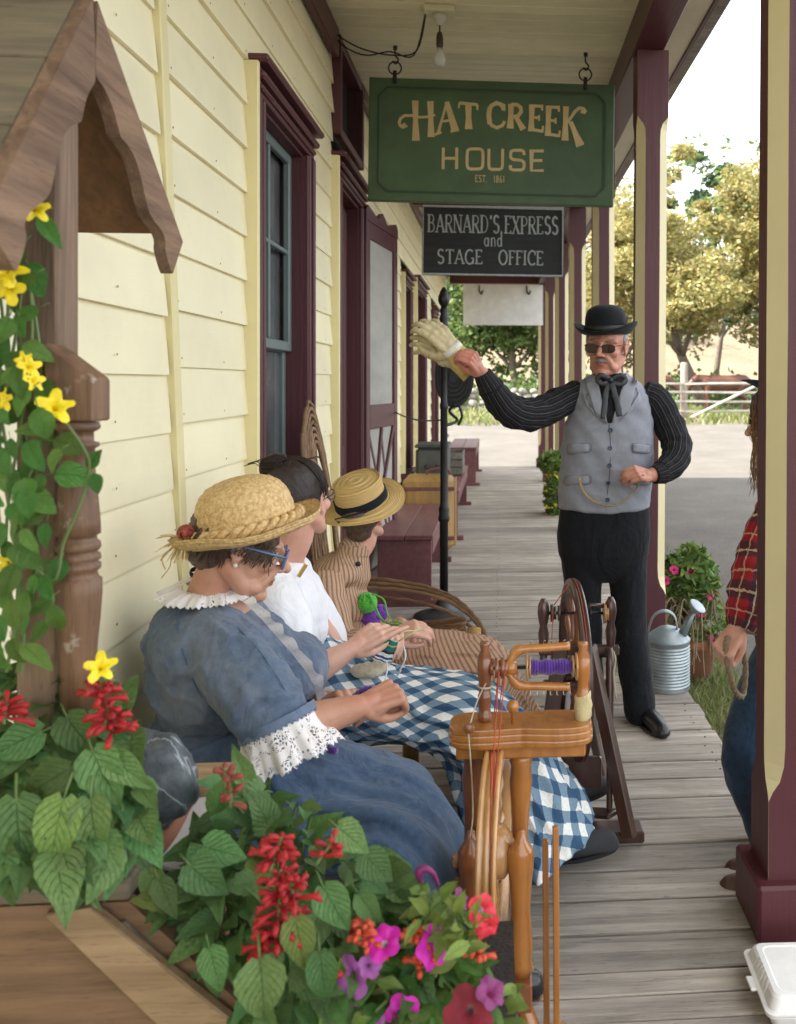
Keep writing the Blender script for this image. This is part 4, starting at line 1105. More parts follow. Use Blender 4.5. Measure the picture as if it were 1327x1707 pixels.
# oval plate hung on its side
c_ = P(757, 622, 5.85); pl = []
for i in range(36):
    a = 2 * math.pi * i / 36; pl.append((.125 * math.cos(a), -.02 + .20 * math.sin(a) * (1 if math.sin(a) < 0 else .9)))
v_, f_ = prism(pl, .05, Matrix.Translation((c_.x, c_.y + .02, c_.z)))
put('oval_plate', mesh(v_, f_, m_iron), t_)
b = B()
for i in range(5):
    rr = .03 + i * .02; b.add(tube([(c_.x + rr * math.cos(a), c_.y + .014, c_.z - .02 + rr * 1.5 * math.sin(a)) for a in [2 * math.pi * k / 24 for k in range(25)]], .004, 5, cap=False))
b.put('scrollwork', m_iron, t_, True); 
b = B().add(tube(smoothpath([(c_.x + .01, c_.y, c_.z - .2), (c_.x - .03, c_.y, c_.z - .24), (c_.x + .02, c_.y, c_.z - .3), (LB.x + .0, LB.y, c_.z - .33)], 4), .01, 8)).add(tube(smoothpath([(c_.x + .03, c_.y, c_.z - .2), (c_.x + .05, c_.y, c_.z - .27), (c_.x + .025, c_.y, c_.z - .33)], 4), .009, 8)); b.put('bracket', m_iron, t_, True)
# hook and wire from the screen door to the post
a_, b_ = P(656, 686, 6.85), P(737, 700, 5.78)
wpts = [a_ + (b_ - a_) * k / 14 + V((0, 0, -.03 * math.sin(math.pi * k / 14))) for k in range(15)]
o = put('wire_hook', mesh(*tube(wpts, [.006 if k % 2 else .004 for k in range(15)], 6)[:2], m_iron, True)); top(o, 'thin wire holding the open screen door to the black iron post', 'wire')
# flower pots on the edge of the deck
m_terra = M_('terracotta', (.36, .15, .075), (.25, .10, .05), sc=9, rough=.85, bump=.3)
m_fol = leafmat('pot_foliage', [(.06, .13, .03), (.14, .24, .05), (.24, .32, .07), (.09, .16, .05)])
m_yel = leafmat('yellow_petals', [(.75, .55, .02), (.8, .62, .05)])
m_mag = leafmat('magenta_petals', [(.45, .01, .12), (.55, .02, .2), (.35, .0, .08)])
m_pink = leafmat('pink_petals', [(.55, .10, .35), (.6, .2, .45)])
m_dry = M_('dry_stems', (.30, .22, .13), (.17, .12, .07), rough=.9, bump=.2)
def pot(x, y, z, r, h, par):
    return put('pot', mesh(*lathe([(r * .68, 0), (r * .95, h * .8), (r * 1.06, h * .8), (r * 1.08, h), (r * .95, h), (r * .92, h * .86), (.001, h * .84)], 28, Matrix.Translation((x, y, z)))[:2], m_terra, True), par)
def cloud(par, name, mt, n, fn, leaf, seed):
    rnd = random.Random(seed); vs_, fs = [], []
    for _ in range(n):
        p = fn(rnd); a = V((rnd.gauss(0, 1), rnd.gauss(0, 1), rnd.gauss(0, .7))).normalized(); c2 = a.cross(V((rnd.gauss(0, 1), rnd.gauss(0, 1), rnd.gauss(0, 1)))).normalized(); l_ = leaf * rnd.uniform(.6, 1.4); n_ = a.cross(c2) * l_ * .25
        i = len(vs_); vs_ += [p - a * l_, p - a * l_ * .2 + c2 * l_ * .5 - n_, p + a * l_, p - a * l_ * .2 - c2 * l_ * .5 - n_, p]; fs += [(i, i + 1, i + 4), (i + 1, i + 2, i + 4), (i + 2, i + 3, i + 4), (i + 3, i, i + 4)]
    o = put(name, mesh(vs_, fs, mt), par); return o
def blob(c, r): 
    def f(rnd):
        u = V((rnd.gauss(0, 1), rnd.gauss(0, 1), rnd.gauss(0, 1))).normalized() * rnd.uniform(.5, 1) ** .5
        q = V((c[0] + u.x * r[0], c[1] + u.y * r[1], c[2] + u.z * r[2])); return q + V((0, 0, .03 * noise.noise(q * 9)))
    return f
c_ = P(1140, 1040, 5.3)
t_ = thing('potted_petunias', 'terracotta pot of green plants and magenta petunias beside the watering can', 'potted plant', (c_.x, c_.y, -.26))
px_ = P(1152, 1125, 5.2)
pot(px_.x, 5.2, -.24, .15, .26, t_)
for nm, mt, n, fn, lf, sd_ in (('foliage', m_fol, 900, blob((px_.x - .02, 5.15, .33), (.17, .16, .22)), .035, 1), ('foliage', m_fol, 700, blob((px_.x + .05, 5.15, .10), (.19, .16, .16)), .022, 2)):
    cloud(t_, nm, mt, n, fn, lf, sd_)['kind'] = 'stuff'
for i in range(8):
    a = i * .8; lp = V((px_.x - .12 + .1 * math.cos(a * 1.7), 5.0, .27 + .09 * math.sin(a * 2.3)))
b = B()
rnd = random.Random(8)
for k in range(60):
    p0 = V((px_.x + rnd.uniform(-.12, .1), 5.1 + rnd.uniform(-.1, .1), .15)); dd = V((rnd.uniform(-.28, .1), rnd.uniform(-.15, .05), rnd.uniform(-.15, .12)))
    b.add(tube(smoothpath([p0, p0 + dd * .5 + V((0, 0, .1)), p0 + dd + V((0, 0, -.02)), p0 + dd * 1.15 + V((rnd.uniform(-.05, .05), 0, -.14))], 4), .0035, 4, cap=False))
o = b.put('dry_stems', m_dry, t_, True); o['kind'] = 'stuff'
def petunia(c, n_, r, mats, par, name='petunia_bloom', throat=None, seed=0, lobes=5, notch=.2):
    "trumpet bloom: five ruffled lobes round a deep throat"
    rnd = random.Random(seed); prof = [(.06, -.75), (.10, -.45), (.2, -.15), (.45, .02), (.75, .06), (1.0, .02)]; ns = 30
    def wb(i, a, rr, z):
        e = i / 5; lob = 1 - notch * e * (abs(math.cos(a * lobes / 2 + .4)) ** (6 if notch < .4 else 3)) + .05 * e * math.sin(a * 2 + seed); ruf = .10 * e * e * math.sin(a * lobes + 1) + .05 * e * e * math.sin(a * 11 + seed)
        return rr * lob, z + ruf
    v_, f_, uv = lathe(prof, ns, None, False, wb)
    Mx = axis_matrix(c, n_) @ Matrix.Scale(r, 4) @ Matrix.Rotation(rnd.uniform(0, 6), 4, 'Z')
    mi = [1 if i < 2 * ns else 0 for i in range(len(f_))]
    return put(name, mesh([Mx @ p for p in v_], f_, mats, True, mi), par)
m_magp = M_('magenta_petal', (.50, .008, .13), (.36, .0, .09), sc=60, rough=.6, bump=.2, bsc=120)
m_whp = M_('white_throat', (.65, .5, .5), rough=.6)
for i, (px, py) in enumerate([(1124, 950), (1152, 956), (1184, 992), (1110, 968), (1168, 1022), (1183, 1058), (1192, 1074)]):
    petunia(P(px, py, 5.03), V((rnd.uniform(-.4, .4), -1, rnd.uniform(0, .8))), .028, [m_magp, m_magp], t_, seed=i)
c_ = P(918, 790, 10.1)
t_ = thing('potted_trailer', 'terracotta pot of trailing green and yellow flowers on the porch edge beyond the man', 'potted plant', (.62, 10.4, 0))
pot(.66, 10.4, .30, .14, .22, t_)
put('pot_shelf', mesh(*box(.70, 10.4, .15, .26, .26, .295, .01), m_grey_wood), t_)
cloud(t_, 'foliage', m_fol, 900, blob((.64, 10.35, .58), (.2, .2, .13)), .035, 3)['kind'] = 'stuff'
cloud(t_, 'foliage', m_fol, 900, blob((.63, 10.2, .22), (.13, .12, .26)), .03, 4)['kind'] = 'stuff'
cloud(t_, 'yellow_flowers', m_yel, 50, blob((.61, 10.12, .25), (.13, .12, .26)), .022, 5)['kind'] = 'stuff'
# galvanised watering can
m_galv, t, bb_ = nodes('galvanised_steel')
v = vec(t, 'Object', (1, 1, 1)); vo = N(t, 'ShaderNodeTexVoronoi', Scale=38); L(t, v, vo.inputs['Vector']); nn_ = N(t, 'ShaderNodeTexNoise', Scale=7, Detail=6); L(t, v, nn_.inputs['Vector'])
c = mixc(t, .35, ramp(t, nn_.outputs['Fac'], [(.3, (.20, .24, .25)), (.7, (.42, .47, .48))]), ramp(t, vo.outputs['Color'], [(0, .3), (1, .7)]), 'SOFT_LIGHT'); L(t, c, bb_.inputs['Base Color']); bb_.inputs['Metallic'].default_value = .55; bb_.inputs['Roughness'].default_value = .45
WC = P(1116, 1163, 4.32); WC = V((WC.x - .0, 4.36, 0))
t_ = thing('watering_can', 'galvanised ribbed watering can standing on the deck behind the man', 'watering can', WC)
r = .103; H2 = .245
prof = [(.001, .002), (r, .002), (r + .002, .008)] + [(r + .0035 * math.sin(k * math.pi / 2), .02 + k * (H2 - .05) / 52) for k in range(53)] + [(r, H2 - .02), (r + .004, H2 - .015), (r + .004, H2 - .005), (r - .002, H2), (r * .8, H2 + .02), (r * .45, H2 + .045), (.012, H2 + .055), (.001, H2 + .056)]
put('body', mesh(*lathe(prof, 36, Matrix.Translation(WC))[:2], m_galv, True), t_)
sp0 = WC + V((.06, -.03, H2 + .01)); sp1 = WC + V((.115, -.05, H2 + .135))
put('spout', mesh(*tube([sp0, sp0 * .5 + sp1 * .5, sp1], [.024, .017, .012], 14)[:2], m_galv, True), t_)
put('rose', mesh(*lathe([(.012, -.01), (.016, 0), (.043, .028), (.044, .034), (.040, .037), (.001, .041)], 24, axis_matrix(sp1, (sp1 - sp0).normalized() + V((.2, -.3, 0))))[:2], m_galv, True), t_)
hd = smoothpath([WC + V((-.10, .0, H2 - .02)), WC + V((-.088, 0, H2 + .06)), WC + V((-.06, -.01, H2 + .115)), WC + V((-.01, -.02, H2 + .13)), WC + V((.03, -.02, H2 + .10)), WC + V((.045, -.02, H2 + .02))], 4)
put('handle', mesh(*tube(hd, [(.004, .016)] * len(hd), 8, up=(1, 0, 0))[:2], m_galv, True), t_)
# takeaway box by the near post
m_foam = M_('white_moulded_fibre', (.80, .79, .76), (.72, .71, .68), sc=30, rough=.6, bump=.12, sss=.0)
FB = P(1327, 1640, 2.22); FB = V((P(1245, 1600, 2.15).x + .135, 2.13, 0))
t_ = thing('takeout_box', 'white clamshell takeout box on the deck below the nearest post', 'takeout box', FB)
def rr_ring(hx, hy, z, rc, n=6, flute=0):
    o_ = []
    for q, (sx, sy) in enumerate(((1, 1), (-1, 1), (-1, -1), (1, -1))):
        for k in range(n + 1):
            a = R(90 * q + 90 * k / n); o_.append(V((sx * (hx - rc) + rc * math.cos(a), sy * (hy - rc) + rc * math.sin(a), z)))
        nx_ = ((-1, 1), (-1, -1), (1, -1), (1, 1))[q]
        A2 = o_[-1]; a2 = R(90 * (q + 1)); B2 = V((nx_[0] * (hx - rc) + rc * math.cos(a2), nx_[1] * (hy - rc) + rc * math.sin(a2), z))
        nrm = V((math.cos(a2), math.sin(a2), 0))
        for k in range(1, 40): o_.append(A2.lerp(B2, k / 40) - nrm * (flute * max(0, math.sin(k / 40 * math.pi * 18)) if 6 < k < 34 else 0))
    return o_
def ringmesh(rings, mt, par, name, cap0=True, cap1=True):
    vs_ = [p for r_ in rings for p in r_]; n = len(rings[0]); fs = []
    for i in range(len(rings) - 1):
        for k in range(n): fs.append((i * n + k, i * n + (k + 1) % n, (i + 1) * n + (k + 1) % n, (i + 1) * n + k))
    if cap0: fs.append(tuple(range(n))[::-1])
    if cap1: fs.append(tuple((len(rings) - 1) * n + k for k in range(n)))
    Mx = Matrix.Translation(FB) @ Matrix.Rotation(R(-2), 4, 'Z')
    return put(name, mesh([Mx @ p for p in vs_], fs, mt), par)
ringmesh([rr_ring(.098, .098, .0, .02), rr_ring(.103, .103, .006, .02), rr_ring(.112, .112, .034, .02, flute=.003), rr_ring(.121, .121, .038, .02), rr_ring(.121, .121, .041, .02)], m_foam, t_, 'tray', True, True)
ringmesh([rr_ring(.122, .122, .043, .02), rr_ring(.122, .122, .047, .02), rr_ring(.113, .113, .049, .02), rr_ring(.103, .103, .071, .02, flute=.006), rr_ring(.097, .097, .076, .02), rr_ring(.085, .085, .077, .02), rr_ring(.082, .082, .075, .02)], m_foam, t_, 'lid')
put('tab', mesh(*box(FB.x - .127, FB.y, .043, .02, .05, .006, .002), m_foam), t_)
# ================================================================ spinning wheels
def vwood(name, c1, c2, rough=.24, coat=.6, **k): return wood(name, c1, c2, 'z', rough=rough, bump=.12, coat=coat, crack=.12, rand=.06, **k)
m_honey = vwood('honey_maple', (.47, .195, .045), (.29, .10, .02), dark=(.12, .04, .01))
m_honey2 = vwood('pale_maple', (.55, .30, .11), (.40, .19, .06), dark=(.2, .08, .02))
m_red_br = vwood('red_brown_maple', (.30, .10, .035), (.18, .06, .022), dark=(.08, .02, .01))
m_walnut = vwood('dark_walnut', (.085, .035, .022), (.04, .017, .012), rough=.35, dark=(.01, .006, .004))
m_steel = M_('steel', (.5, .48, .44), rough=.3, metal=1, bump=0)
m_redcord = M_('red_cord', (.50, .07, .03), rough=.7, bump=.2, sc=80)
m_cord = M_('cotton_cord', (.55, .48, .36), rough=.9, bump=.2, sc=80)
m_purple = M_('purple_wool', (.10, .02, .30), (.05, .008, .17), sc=90, rough=.95, bump=.8, bsc=300, bd=.003, sheen=.5)
def turned(a, b, prof, n=20):
    "turned part from a to b, prof in (t, radius)"
    a, b = V(a), V(b); L_ = (b - a).length
    pr = [(.0005, 0)] + [(r, t * L_) for t, r in prof] + [(.0005, L_)]
    return lathe(pr, n, axis_matrix(a, b - a))[:2]
POST = [(0, .020), (.05, .020), (.06, .024), (.08, .024), (.09, .018), (.12, .015), (.2, .020), (.32, .0235), (.36, .024), (.37, .027), (.39, .027), (.40, .022), (.42, .025), (.44, .025), (.46, .019), (.55, .017), (.70, .021), (.85, .026), (.93, .023), (.95, .026), (.98, .026), (1, .02)]
MAID = [(0, .010), (.03, .016), (.10, .0165), (.12, .013), (.2, .0135), (.3, .0155), (.34, .0155), (.36, .013), (.46, .012), (.6, .016), (.78, .0165), (.80, .014), (.82, .015), (.90, .009), (.97, .012), (1, .010)]
y0 = 2.06
def G(px, py, Y=None): return P(px, py, Y or y0)
F0 = G(868, 1660); F0.z = 0
t_ = thing('spinning_wheel', 'honey coloured maple spinning wheel with purple wool on its bobbin, in front', 'spinning wheel', F0)
# table
tl, tr_ = G(747, 1215), G(988, 1215); tzc = G(870, 1215).z
pl = []
W2 = (tr_.x - tl.x) / 2; xc = (tl.x + tr_.x) / 2
for i in range(60):
    a = 2 * math.pi * i / 60; ca, sa = math.cos(a), math.sin(a); xx = W2 * (abs(ca) ** .35) * (1 if ca > 0 else -1); yy = .062 * (abs(sa) ** .6) * (1 if sa > 0 else -1) * (1 - .16 * math.exp(-((xx + .015) / .045) ** 2)); pl.append((xx, yy))
b = B()
zt0 = tzc + .020
lay = [(0.0, .962), (-.002, .975), (-.010, .985), (-.013, .965), (-.016, .985), (-.024, .995), (-.028, .97), (-.031, .99), (-.039, .985), (-.043, .95)]
vs_ = [V((xc + p[0] * s, y0 + p[1] * s, zt0 + z)) for z, s in lay for p in pl]; n = 60
fs = [(i * n + k, (i + 1) * n + k, (i + 1) * n + (k + 1) % n, i * n + (k + 1) % n) for i in range(len(lay) - 1) for k in range(n)] + [tuple(range(n)), tuple((len(lay) - 1) * n + k for k in range(n))[::-1]]
put('table', mesh(vs_, fs, m_honey, False), t_)
put('table_rail', mesh(*box(xc + .0, y0 + .004, zt0 - .059, G(973, 1200).x - G(760, 1200).x, .075, .030, .004), m_honey), t_)
zs_ = zt0 - .075
# main uprights
uL = G(790, 1250).x; uR = G(869, 1250).x
put('upright', mesh(*turned((uL - .012, y0 + .05, .20), (uL, y0 + .03, zs_), POST), m_red_br, True), t_)
put('upright', mesh(*turned((uR - .005, y0 + .02, .20), (uR, y0 + .01, zs_), POST), m_honey, True), t_)
# axle supports in front of the uprights
SUP = [(0, .024), (.08, .026), (.10, .024), (.2, .027), (.45, .021), (.62, .024), (.72, .027), (.74, .0285), (.86, .0285), (.88, .026), (.94, .012), (1, .008)]
for px, mt in ((785, m_red_br), (868, m_honey)):
    yy = y0 - .07; a_ = G(px, 1385, yy); put('axle_support', mesh(*turned((a_.x, yy + .0, .185), (a_.x, yy, a_.z), SUP), mt, True), t_)
bx_ = G(866, 1550, y0 - .05).x; bz = G(866, 1617, y0 - .09).z
put('block', mesh(*box(bx_, y0 - .02, .155, .052, .19, .062, .004), m_red_br), t_)
bl_ = G(785, 1560, y0).x
put('block', mesh(*box(bl_, y0 + .0, .155, .05, .17, .06, .004), m_red_br), t_)
put('stretcher', mesh(*turned((bl_ + .025, y0 - .06, .155), (bx_ - .026, y0 - .06, .155), [(0, .012), (.1, .016), (.5, .014), (.75, .015), (.86, .020), (.93, .023), (1, .018)]), m_honey, True), t_)
LEG = [(0, .011), (.04, .014), (.30, .0155), (.36, .018), (.38, .014), (.40, .017), (.6, .020), (.85, .017), (1, .015)]
for a_, b_ in (((bx_ + .05, y0 - .11, 0), (bx_ + .005, y0 - .07, .13)), ((bx_ + .05, y0 + .13, 0), (bx_ + .012, y0 + .05, .13)), ((bl_ - .06, y0 - .10, 0), (bl_, y0 - .05, .13)), ((bl_ - .05, y0 + .14, 0), (bl_, y0 + .05, .13))):
    put('leg', mesh(*turned(a_, b_, LEG), m_honey, True), t_)
# wheel
wx = G(822, 1400).x; wz = .43; WR = .232
wb = []
prof = [(WR - .040, -.020), (WR - .004, -.0215), (WR, -.019), (WR + .001, -.013), (WR - .009, -.008), (WR - .003, -.0035), (WR - .003, .0035), (WR - .009, .008), (WR + .001, .013), (WR, .019), (WR - .004, .0215), (WR - .040, .020), (WR - .044, 0), (WR - .040, -.020)]
MW = axis_matrix((wx + .004, y0 - .03, wz), (1, -.085, 0))
wheel = put('drive_wheel', mesh(*lathe(prof, 72, MW, False)[:2], m_honey2, True), t_)
put('hub', mesh(*lathe([(.001, -.05), (.02, -.045), (.032, -.03), (.055, -.022), (.058, 0), (.055, .022), (.04, .034), (.018, .045), (.001, .05)], 32, MW)[:2], m_honey2, True), wheel)
for k in range(8):
    a = 2 * math.pi * k / 8; d_ = V((math.cos(a), math.sin(a), 0))
    put('spoke', mesh(*turned(MW @ (d_ * .045), MW @ (d_ * (WR - .035)), [(0, .007), (.2, .009), (.35, .013), (.5, .008), (.65, .013), (.8, .008), (1, .007)], 12), m_honey2, True), wheel)
put('axle', mesh(*tube([(bl_ + .01, y0 - .05, wz), (bx_ + .02, y0 - .05, wz)], .006, 8)[:2], m_steel, True), t_)
# flyer assembly
mz0 = zt0 - .002
fz = G(900, 1112).z
for px, mt in ((808, m_red_br), (972, m_honey)):
    a_ = G(px, 1070); put('maiden', mesh(*turned((a_.x, y0, mz0), (a_.x, y0, a_.z), MAID), mt, True), t_)
fa, fb = G(820, 1112), G(962, 1112)
fl_ = thing('flyer', None, None) if False else None
b = B().add(turned((G(846, 0).x - .006, y0, fz), (G(862, 0).x, y0, fz), [(0, .014), (.5, .017), (1, .014)]))
for sgn in (1, -1):
    pts = smoothpath([V((G(846, 0).x, y0, fz + sgn * .006)), V((G(856, 0).x, y0, fz + sgn * .028)), V((G(868, 0).x, y0, fz + sgn * .040)), V((G(905, 0).x, y0, fz + sgn * .043)), V((G(950, 0).x, y0, fz + sgn * .046))], 5)
    b.add(tube(pts, [(.0085, .012)] * 5 + [(.012, .010)] * 6 + [(.0095, .010)] * (len(pts) - 11), 10))
flyer = b.put('flyer', m_honey, t_, True)
b = B()
for sgn in (1, -1):
    for k in range(7):
        x = G(884 + k * 11, 0).x; z_ = fz + sgn * .053
        b.add(tube([(x, y0 - .004, z_), (x, y0 - .008, z_ + sgn * .007), (x + .003, y0 - .008, z_ + sgn * .009), (x + .004, y0 - .004, z_ + sgn * .006)], .0009, 5, cap=False))
b.put('flyer_hooks', m_steel, flyer, True)
put('spindle', mesh(*tube([(G(812, 0).x, y0, fz), (G(968, 0).x, y0, fz)], .004, 8)[:2], m_iron, True), t_)
for px, r_ in ((820, .017), (828, .023), (833, .019), (838, .024), (843, .02)):
    x = G(px, 0).x; put('whorl', mesh(*lathe([(.001, -.004), (r_, -.004), (r_ - .002, 0), (r_, .004), (.001, .004)], 28, axis_matrix((x, y0, fz), (1, 0, 0)))[:2], m_red_br, True), t_)
for px, r_ in ((878, .029), (883, .024), (955, .024), (961, .030)):
    x = G(px, 0).x; put('bobbin_end', mesh(*lathe([(.001, -.002), (r_, -.002), (r_, .002), (.001, .002)], 32, axis_matrix((x, y0, fz), (1, 0, 0)))[:2], m_honey2, True), t_)
xa, xb = G(885, 0).x, G(953, 0).x; pr = []
rnd = random.Random(4)
for k in range(60): pr.append((.0165 + .0016 * math.sin(k * 1.57) + rnd.uniform(-.0008, .0008) + .0015 * math.sin(k * .31), (xb - xa) * k / 59))
wl = put('purple_wool', mesh(*lathe(pr, 28, axis_matrix((xa, y0, fz), (1, 0, 0)))[:2], m_purple, True), t_)
for px in (815, 966): put('leather_bearing', mesh(*lathe([(.001, -.006), (.010, -.006), (.011, 0), (.010, .006), (.001, .006)], 14, axis_matrix((G(px, 0).x, y0, fz), (1, 0, 0)))[:2], m_iron, True), t_)
# tension knob
kb = G(855, 1178, y0 - .02)
put('tension_knob', mesh(*lathe([(.004, zt0 - kb.z), (.004, -.014), (.007, -.013), (.0135, -.004), (.0142, .002), (.011, .010), (.005, .0142), (.0005, .0145)], 22, Matrix.Translation(kb))[:2], m_honey, True), t_)
kp = G(782, 1214, y0 - .066); put('peg', mesh(*lathe([(.001, -.008), (.010, -.008), (.0125, 0), (.010, .008), (.001, .010)], 8, axis_matrix(kp, (0, -1, 0)))[:2], m_red_br), t_)
# drive cords
b = B()
for dx_, px in ((-.004, 832), (.003, 842)):
    for yy in (-.024, .024):
        top_ = V((G(px, 0).x + 0, y0 + yy, fz)); bot = V((wx + dx_, y0 - .03 + yy * 6, wz + WR * .80))
        b.add(tube([top_, bot], .0014, 5, cap=False))
    b.add(tube([(wx + dx_, y0 - .03 + (WR - .003) * math.sin(a), wz + (WR - .003) * math.cos(a)) for a in [2 * math.pi * k / 60 for k in range(61)]], .0014, 5, cap=False))
put('drive_cord', b.mesh(m_redcord, True), t_)
b = B().add(tube(smoothpath([kp + V((-.002, -.006, 0)), G(786, 1290, y0 - .07), G(788, 1360, y0 - .075), G(783, 1398, y0 - .09)], 4), .0016, 6)).add(tube(smoothpath([kp, G(795, 1170, y0 - .03), G(812, 1135, y0 - .01), G(822, 1110, y0)], 4), .0014, 6)).add(tube(smoothpath([G(808 + 12 * math.cos(k), 1143 + 5 * math.sin(k), y0 - .02 * math.sin(k)) for k in range(9)], 3), .0022, 6))
put('brake_cord', b.mesh(m_cord, True), t_)
put('cloth_wrap', mesh(*lathe([(.014, 0), (.019, .004), (.0185, .02), (.021, .03), (.018, .045), (.019, .055), (.0155, .06)], 20, Matrix.Translation((G(972, 0).x, y0, mz0)), False, wob=lambda i, a, r, z: (r * (1 + .05 * math.sin(3 * a + i)), z + .006 * math.sin(a + 1)))[:2], M_('cream_rag', (.62, .52, .28), rough=.9, bump=.6, sc=40), True), t_)
# footman sticks and treadle
for px, py, ytop in ((909, 1400, y0 - .10), (926, 1378, y0 - .12)):
    a_ = G(px, py, ytop); put('footman', mesh(*beam((a_.x + .004, ytop + .02, .055), a_, .013, .016, .002, up=(0, -1, 0)), m_honey), t_)
tb = G(870, 1665, y0 - .08)
put('treadle', mesh(*beam((bl_ - .02, y0 - .13, .035), (bx_ + .085, y0 - .09, .05), .10, .014, .004), m_honey2), t_)
put('treadle_bar', mesh(*beam((bx_ - .03, y0 - .15, .036), (bx_ + .105, y0 - .05, .05), .026, .018, .004), m_honey2), t_)
# spare bobbins
for px, py, cm in ((765, 1472, M_('teal_yarn', (.02, .09, .16), rough=.9, bump=.6, sc=90)), (752, 1432, M_('navy_yarn', (.02, .025, .08), rough=.9, bump=.6, sc=90))):
    c_ = G(px, py, y0 - .02 if py > 1450 else y0 + .06)
    bb_ = put('spare_bobbin', mesh(*lathe([(.006, 0), (.029, 0), (.030, -.004), (.029, -.010), (.010, -.010), (.010, -.085), (.028, -.085), (.029, -.095), (.006, -.095)], 32, Matrix.Translation(c_), False)[:2], m_honey2, True), t_)
    put('yarn', mesh(*lathe([(.011, -.012), (.022, -.02), (.023, -.07), (.012, -.083)], 24, Matrix.Translation(c_))[:2], cm, True), bb_)

# ---- second, dark wheel
y2 = 3.0
def Q(px, py, Y=None): return P(px, py, Y or y2)
F0 = Q(1000, 1420); F0.z = 0
t_ = thing('spinning_wheel', 'dark walnut spinning wheel standing between the seated women and the man', 'spinning wheel', F0)
MW = axis_matrix(Q(958, 1113, 3.05), (1, .07, 0)); WR = .292
prof = [(WR - .05, -.013), (WR - .004, -.015), (WR, -.008), (WR - .006, -.004), (WR - .001, 0), (WR - .006, .004), (WR, .008), (WR - .004, .015), (WR - .05, .013), (WR - .05, -.013)]
wheel = put('drive_wheel', mesh(*lathe(prof, 80, MW, False)[:2], m_walnut, True), t_)
for rr in (WR - .02, WR - .036): put('turned_bead', mesh(*tube([MW @ V((rr * math.cos(a), rr * math.sin(a), -.0145)) for a in [2 * math.pi * k / 60 for k in range(61)]], .0022, 5, cap=False)[:2], m_walnut, True), wheel)
for k in range(10):
    a = 2 * math.pi * k / 10; d_ = V((math.cos(a), math.sin(a), 0)); put('spoke', mesh(*turned(MW @ (d_ * .03), MW @ (d_ * (WR - .045)), [(0, .007), (.3, .011), (.5, .007), (.7, .012), (1, .006)], 12), m_red_br, True), wheel)
put('hub', mesh(*lathe([(.001, -.06), (.018, -.055), (.03, -.03), (.034, 0), (.03, .03), (.018, .055), (.001, .06)], 24, MW)[:2], m_walnut, True), wheel)
cz = (MW.translation).z
MD2 = [(0, .012), (.1, .016), (.14, .012), (.3, .014), (.5, .018), (.62, .012), (.66, .015), (.8, .020), (.92, .017), (1, .008)]
for (px, pt, pb, yy) in ((906, 998, 1095, 3.0), (1018, 995, 1088, 3.0)):
    put('maiden', mesh(*turned(Q(px, pb + 20, yy), Q(px, pt, yy), MD2), m_walnut, True), t_)
fz2 = Q(950, 1020).z
put('spindle', mesh(*tube([Q(906, 1022), Q(1020, 1022)], .005, 8)[:2], m_iron, True), t_)
for px, r_, mt in ((920, .030, m_walnut), (925, .022, m_walnut), (932, .026, m_walnut), (1008, .034, m_honey2), (1012, .026, m_honey2), (984, .018, m_iron)):
    put('whorl', mesh(*lathe([(.001, -.005), (r_, -.004), (r_ * .9, 0), (r_, .004), (.001, .005)], 24, axis_matrix(Q(px, 1022), (1, 0, 0)))[:2], mt, True), t_)
put('flyer', mesh(*tube([Q(975, 1030), Q(984, 1008), Q(1006, 1010)], .008, 8)[:2], m_walnut, True), t_)
put('maiden_bar', mesh(*beam(Q(898, 1083), Q(1032, 1083), .035, .028, .004), m_walnut), t_)
# A frame legs either side of the wheel
put('leg', mesh(*beam(Q(982, 1075, 2.95), V((Q(1050, 1415, 2.86).x, 2.86, .035)), .030, .045, .004), m_walnut), t_)
put('leg', mesh(*beam(Q(972, 1140, 3.1), V((Q(1010, 1300, 3.3).x, 3.38, .0)), .030, .04, .004), m_walnut), t_)
put('leg', mesh(*beam(Q(935, 1075, 2.98), V((Q(893, 1340, 2.95).x, 2.98, .0)), .030, .05, .004), m_walnut), t_)
put('leg', mesh(*beam(Q(940, 1110, 3.15), V((Q(925, 1340, 3.3).x, 3.36, .0)), .028, .04, .004), m_walnut), t_)
fb_ = Q(1040, 1418, 2.86)
put('foot_bar', mesh(*box(fb_.x - .03, 2.93, .02, .20, .09, .036, .005), m_walnut), t_)
put('cross_panel', mesh(*beam(Q(897, 1285, 2.97), Q(1003, 1287, 2.93), .022, .10, .004), m_walnut), t_)
put('cross_rail', mesh(*beam(Q(905, 1140, 3.0), Q(1025, 1140, 2.98), .03, .022, .004), m_walnut), t_)
put('footman', mesh(*turned(Q(1016, 1360, 2.9), Q(1017, 1080, 2.96), [(0, .008), (.05, .010), (.5, .011), (.9, .014), (1, .008)]), m_walnut, True), t_)
put('treadle', mesh(*beam(Q(945, 1352, 3.02), Q(1024, 1357, 2.88), .06, .016, .004), m_walnut), t_)
put('crank', mesh(*tube(smoothpath([Q(975, 1112, 3.0), Q(992, 1110, 2.97), Q(1000, 1095, 2.97), Q(1012, 1092, 2.96)], 3), .006, 8)[:2], m_iron, True), t_)
b = B()
for k in range(9):
    x0 = 896 + k * 5; pts = [Q(x0 + 4 * math.sin(k + j * 1.1), 1232 + j * 6 + 3 * math.cos(k * 2.1 + j), 2.93) for j in range(6)]; b.add(tube(smoothpath(pts, 3), .0018, 5, cap=False))
b.add(tube(smoothpath([Q(1022, 1085, 2.93), Q(1026, 1100, 2.93), Q(1023, 1125, 2.93), Q(1027, 1165, 2.93)], 4), .003, 6))
put('loose_yarn', b.mesh(m_cord, True), t_)['kind'] = 'stuff'
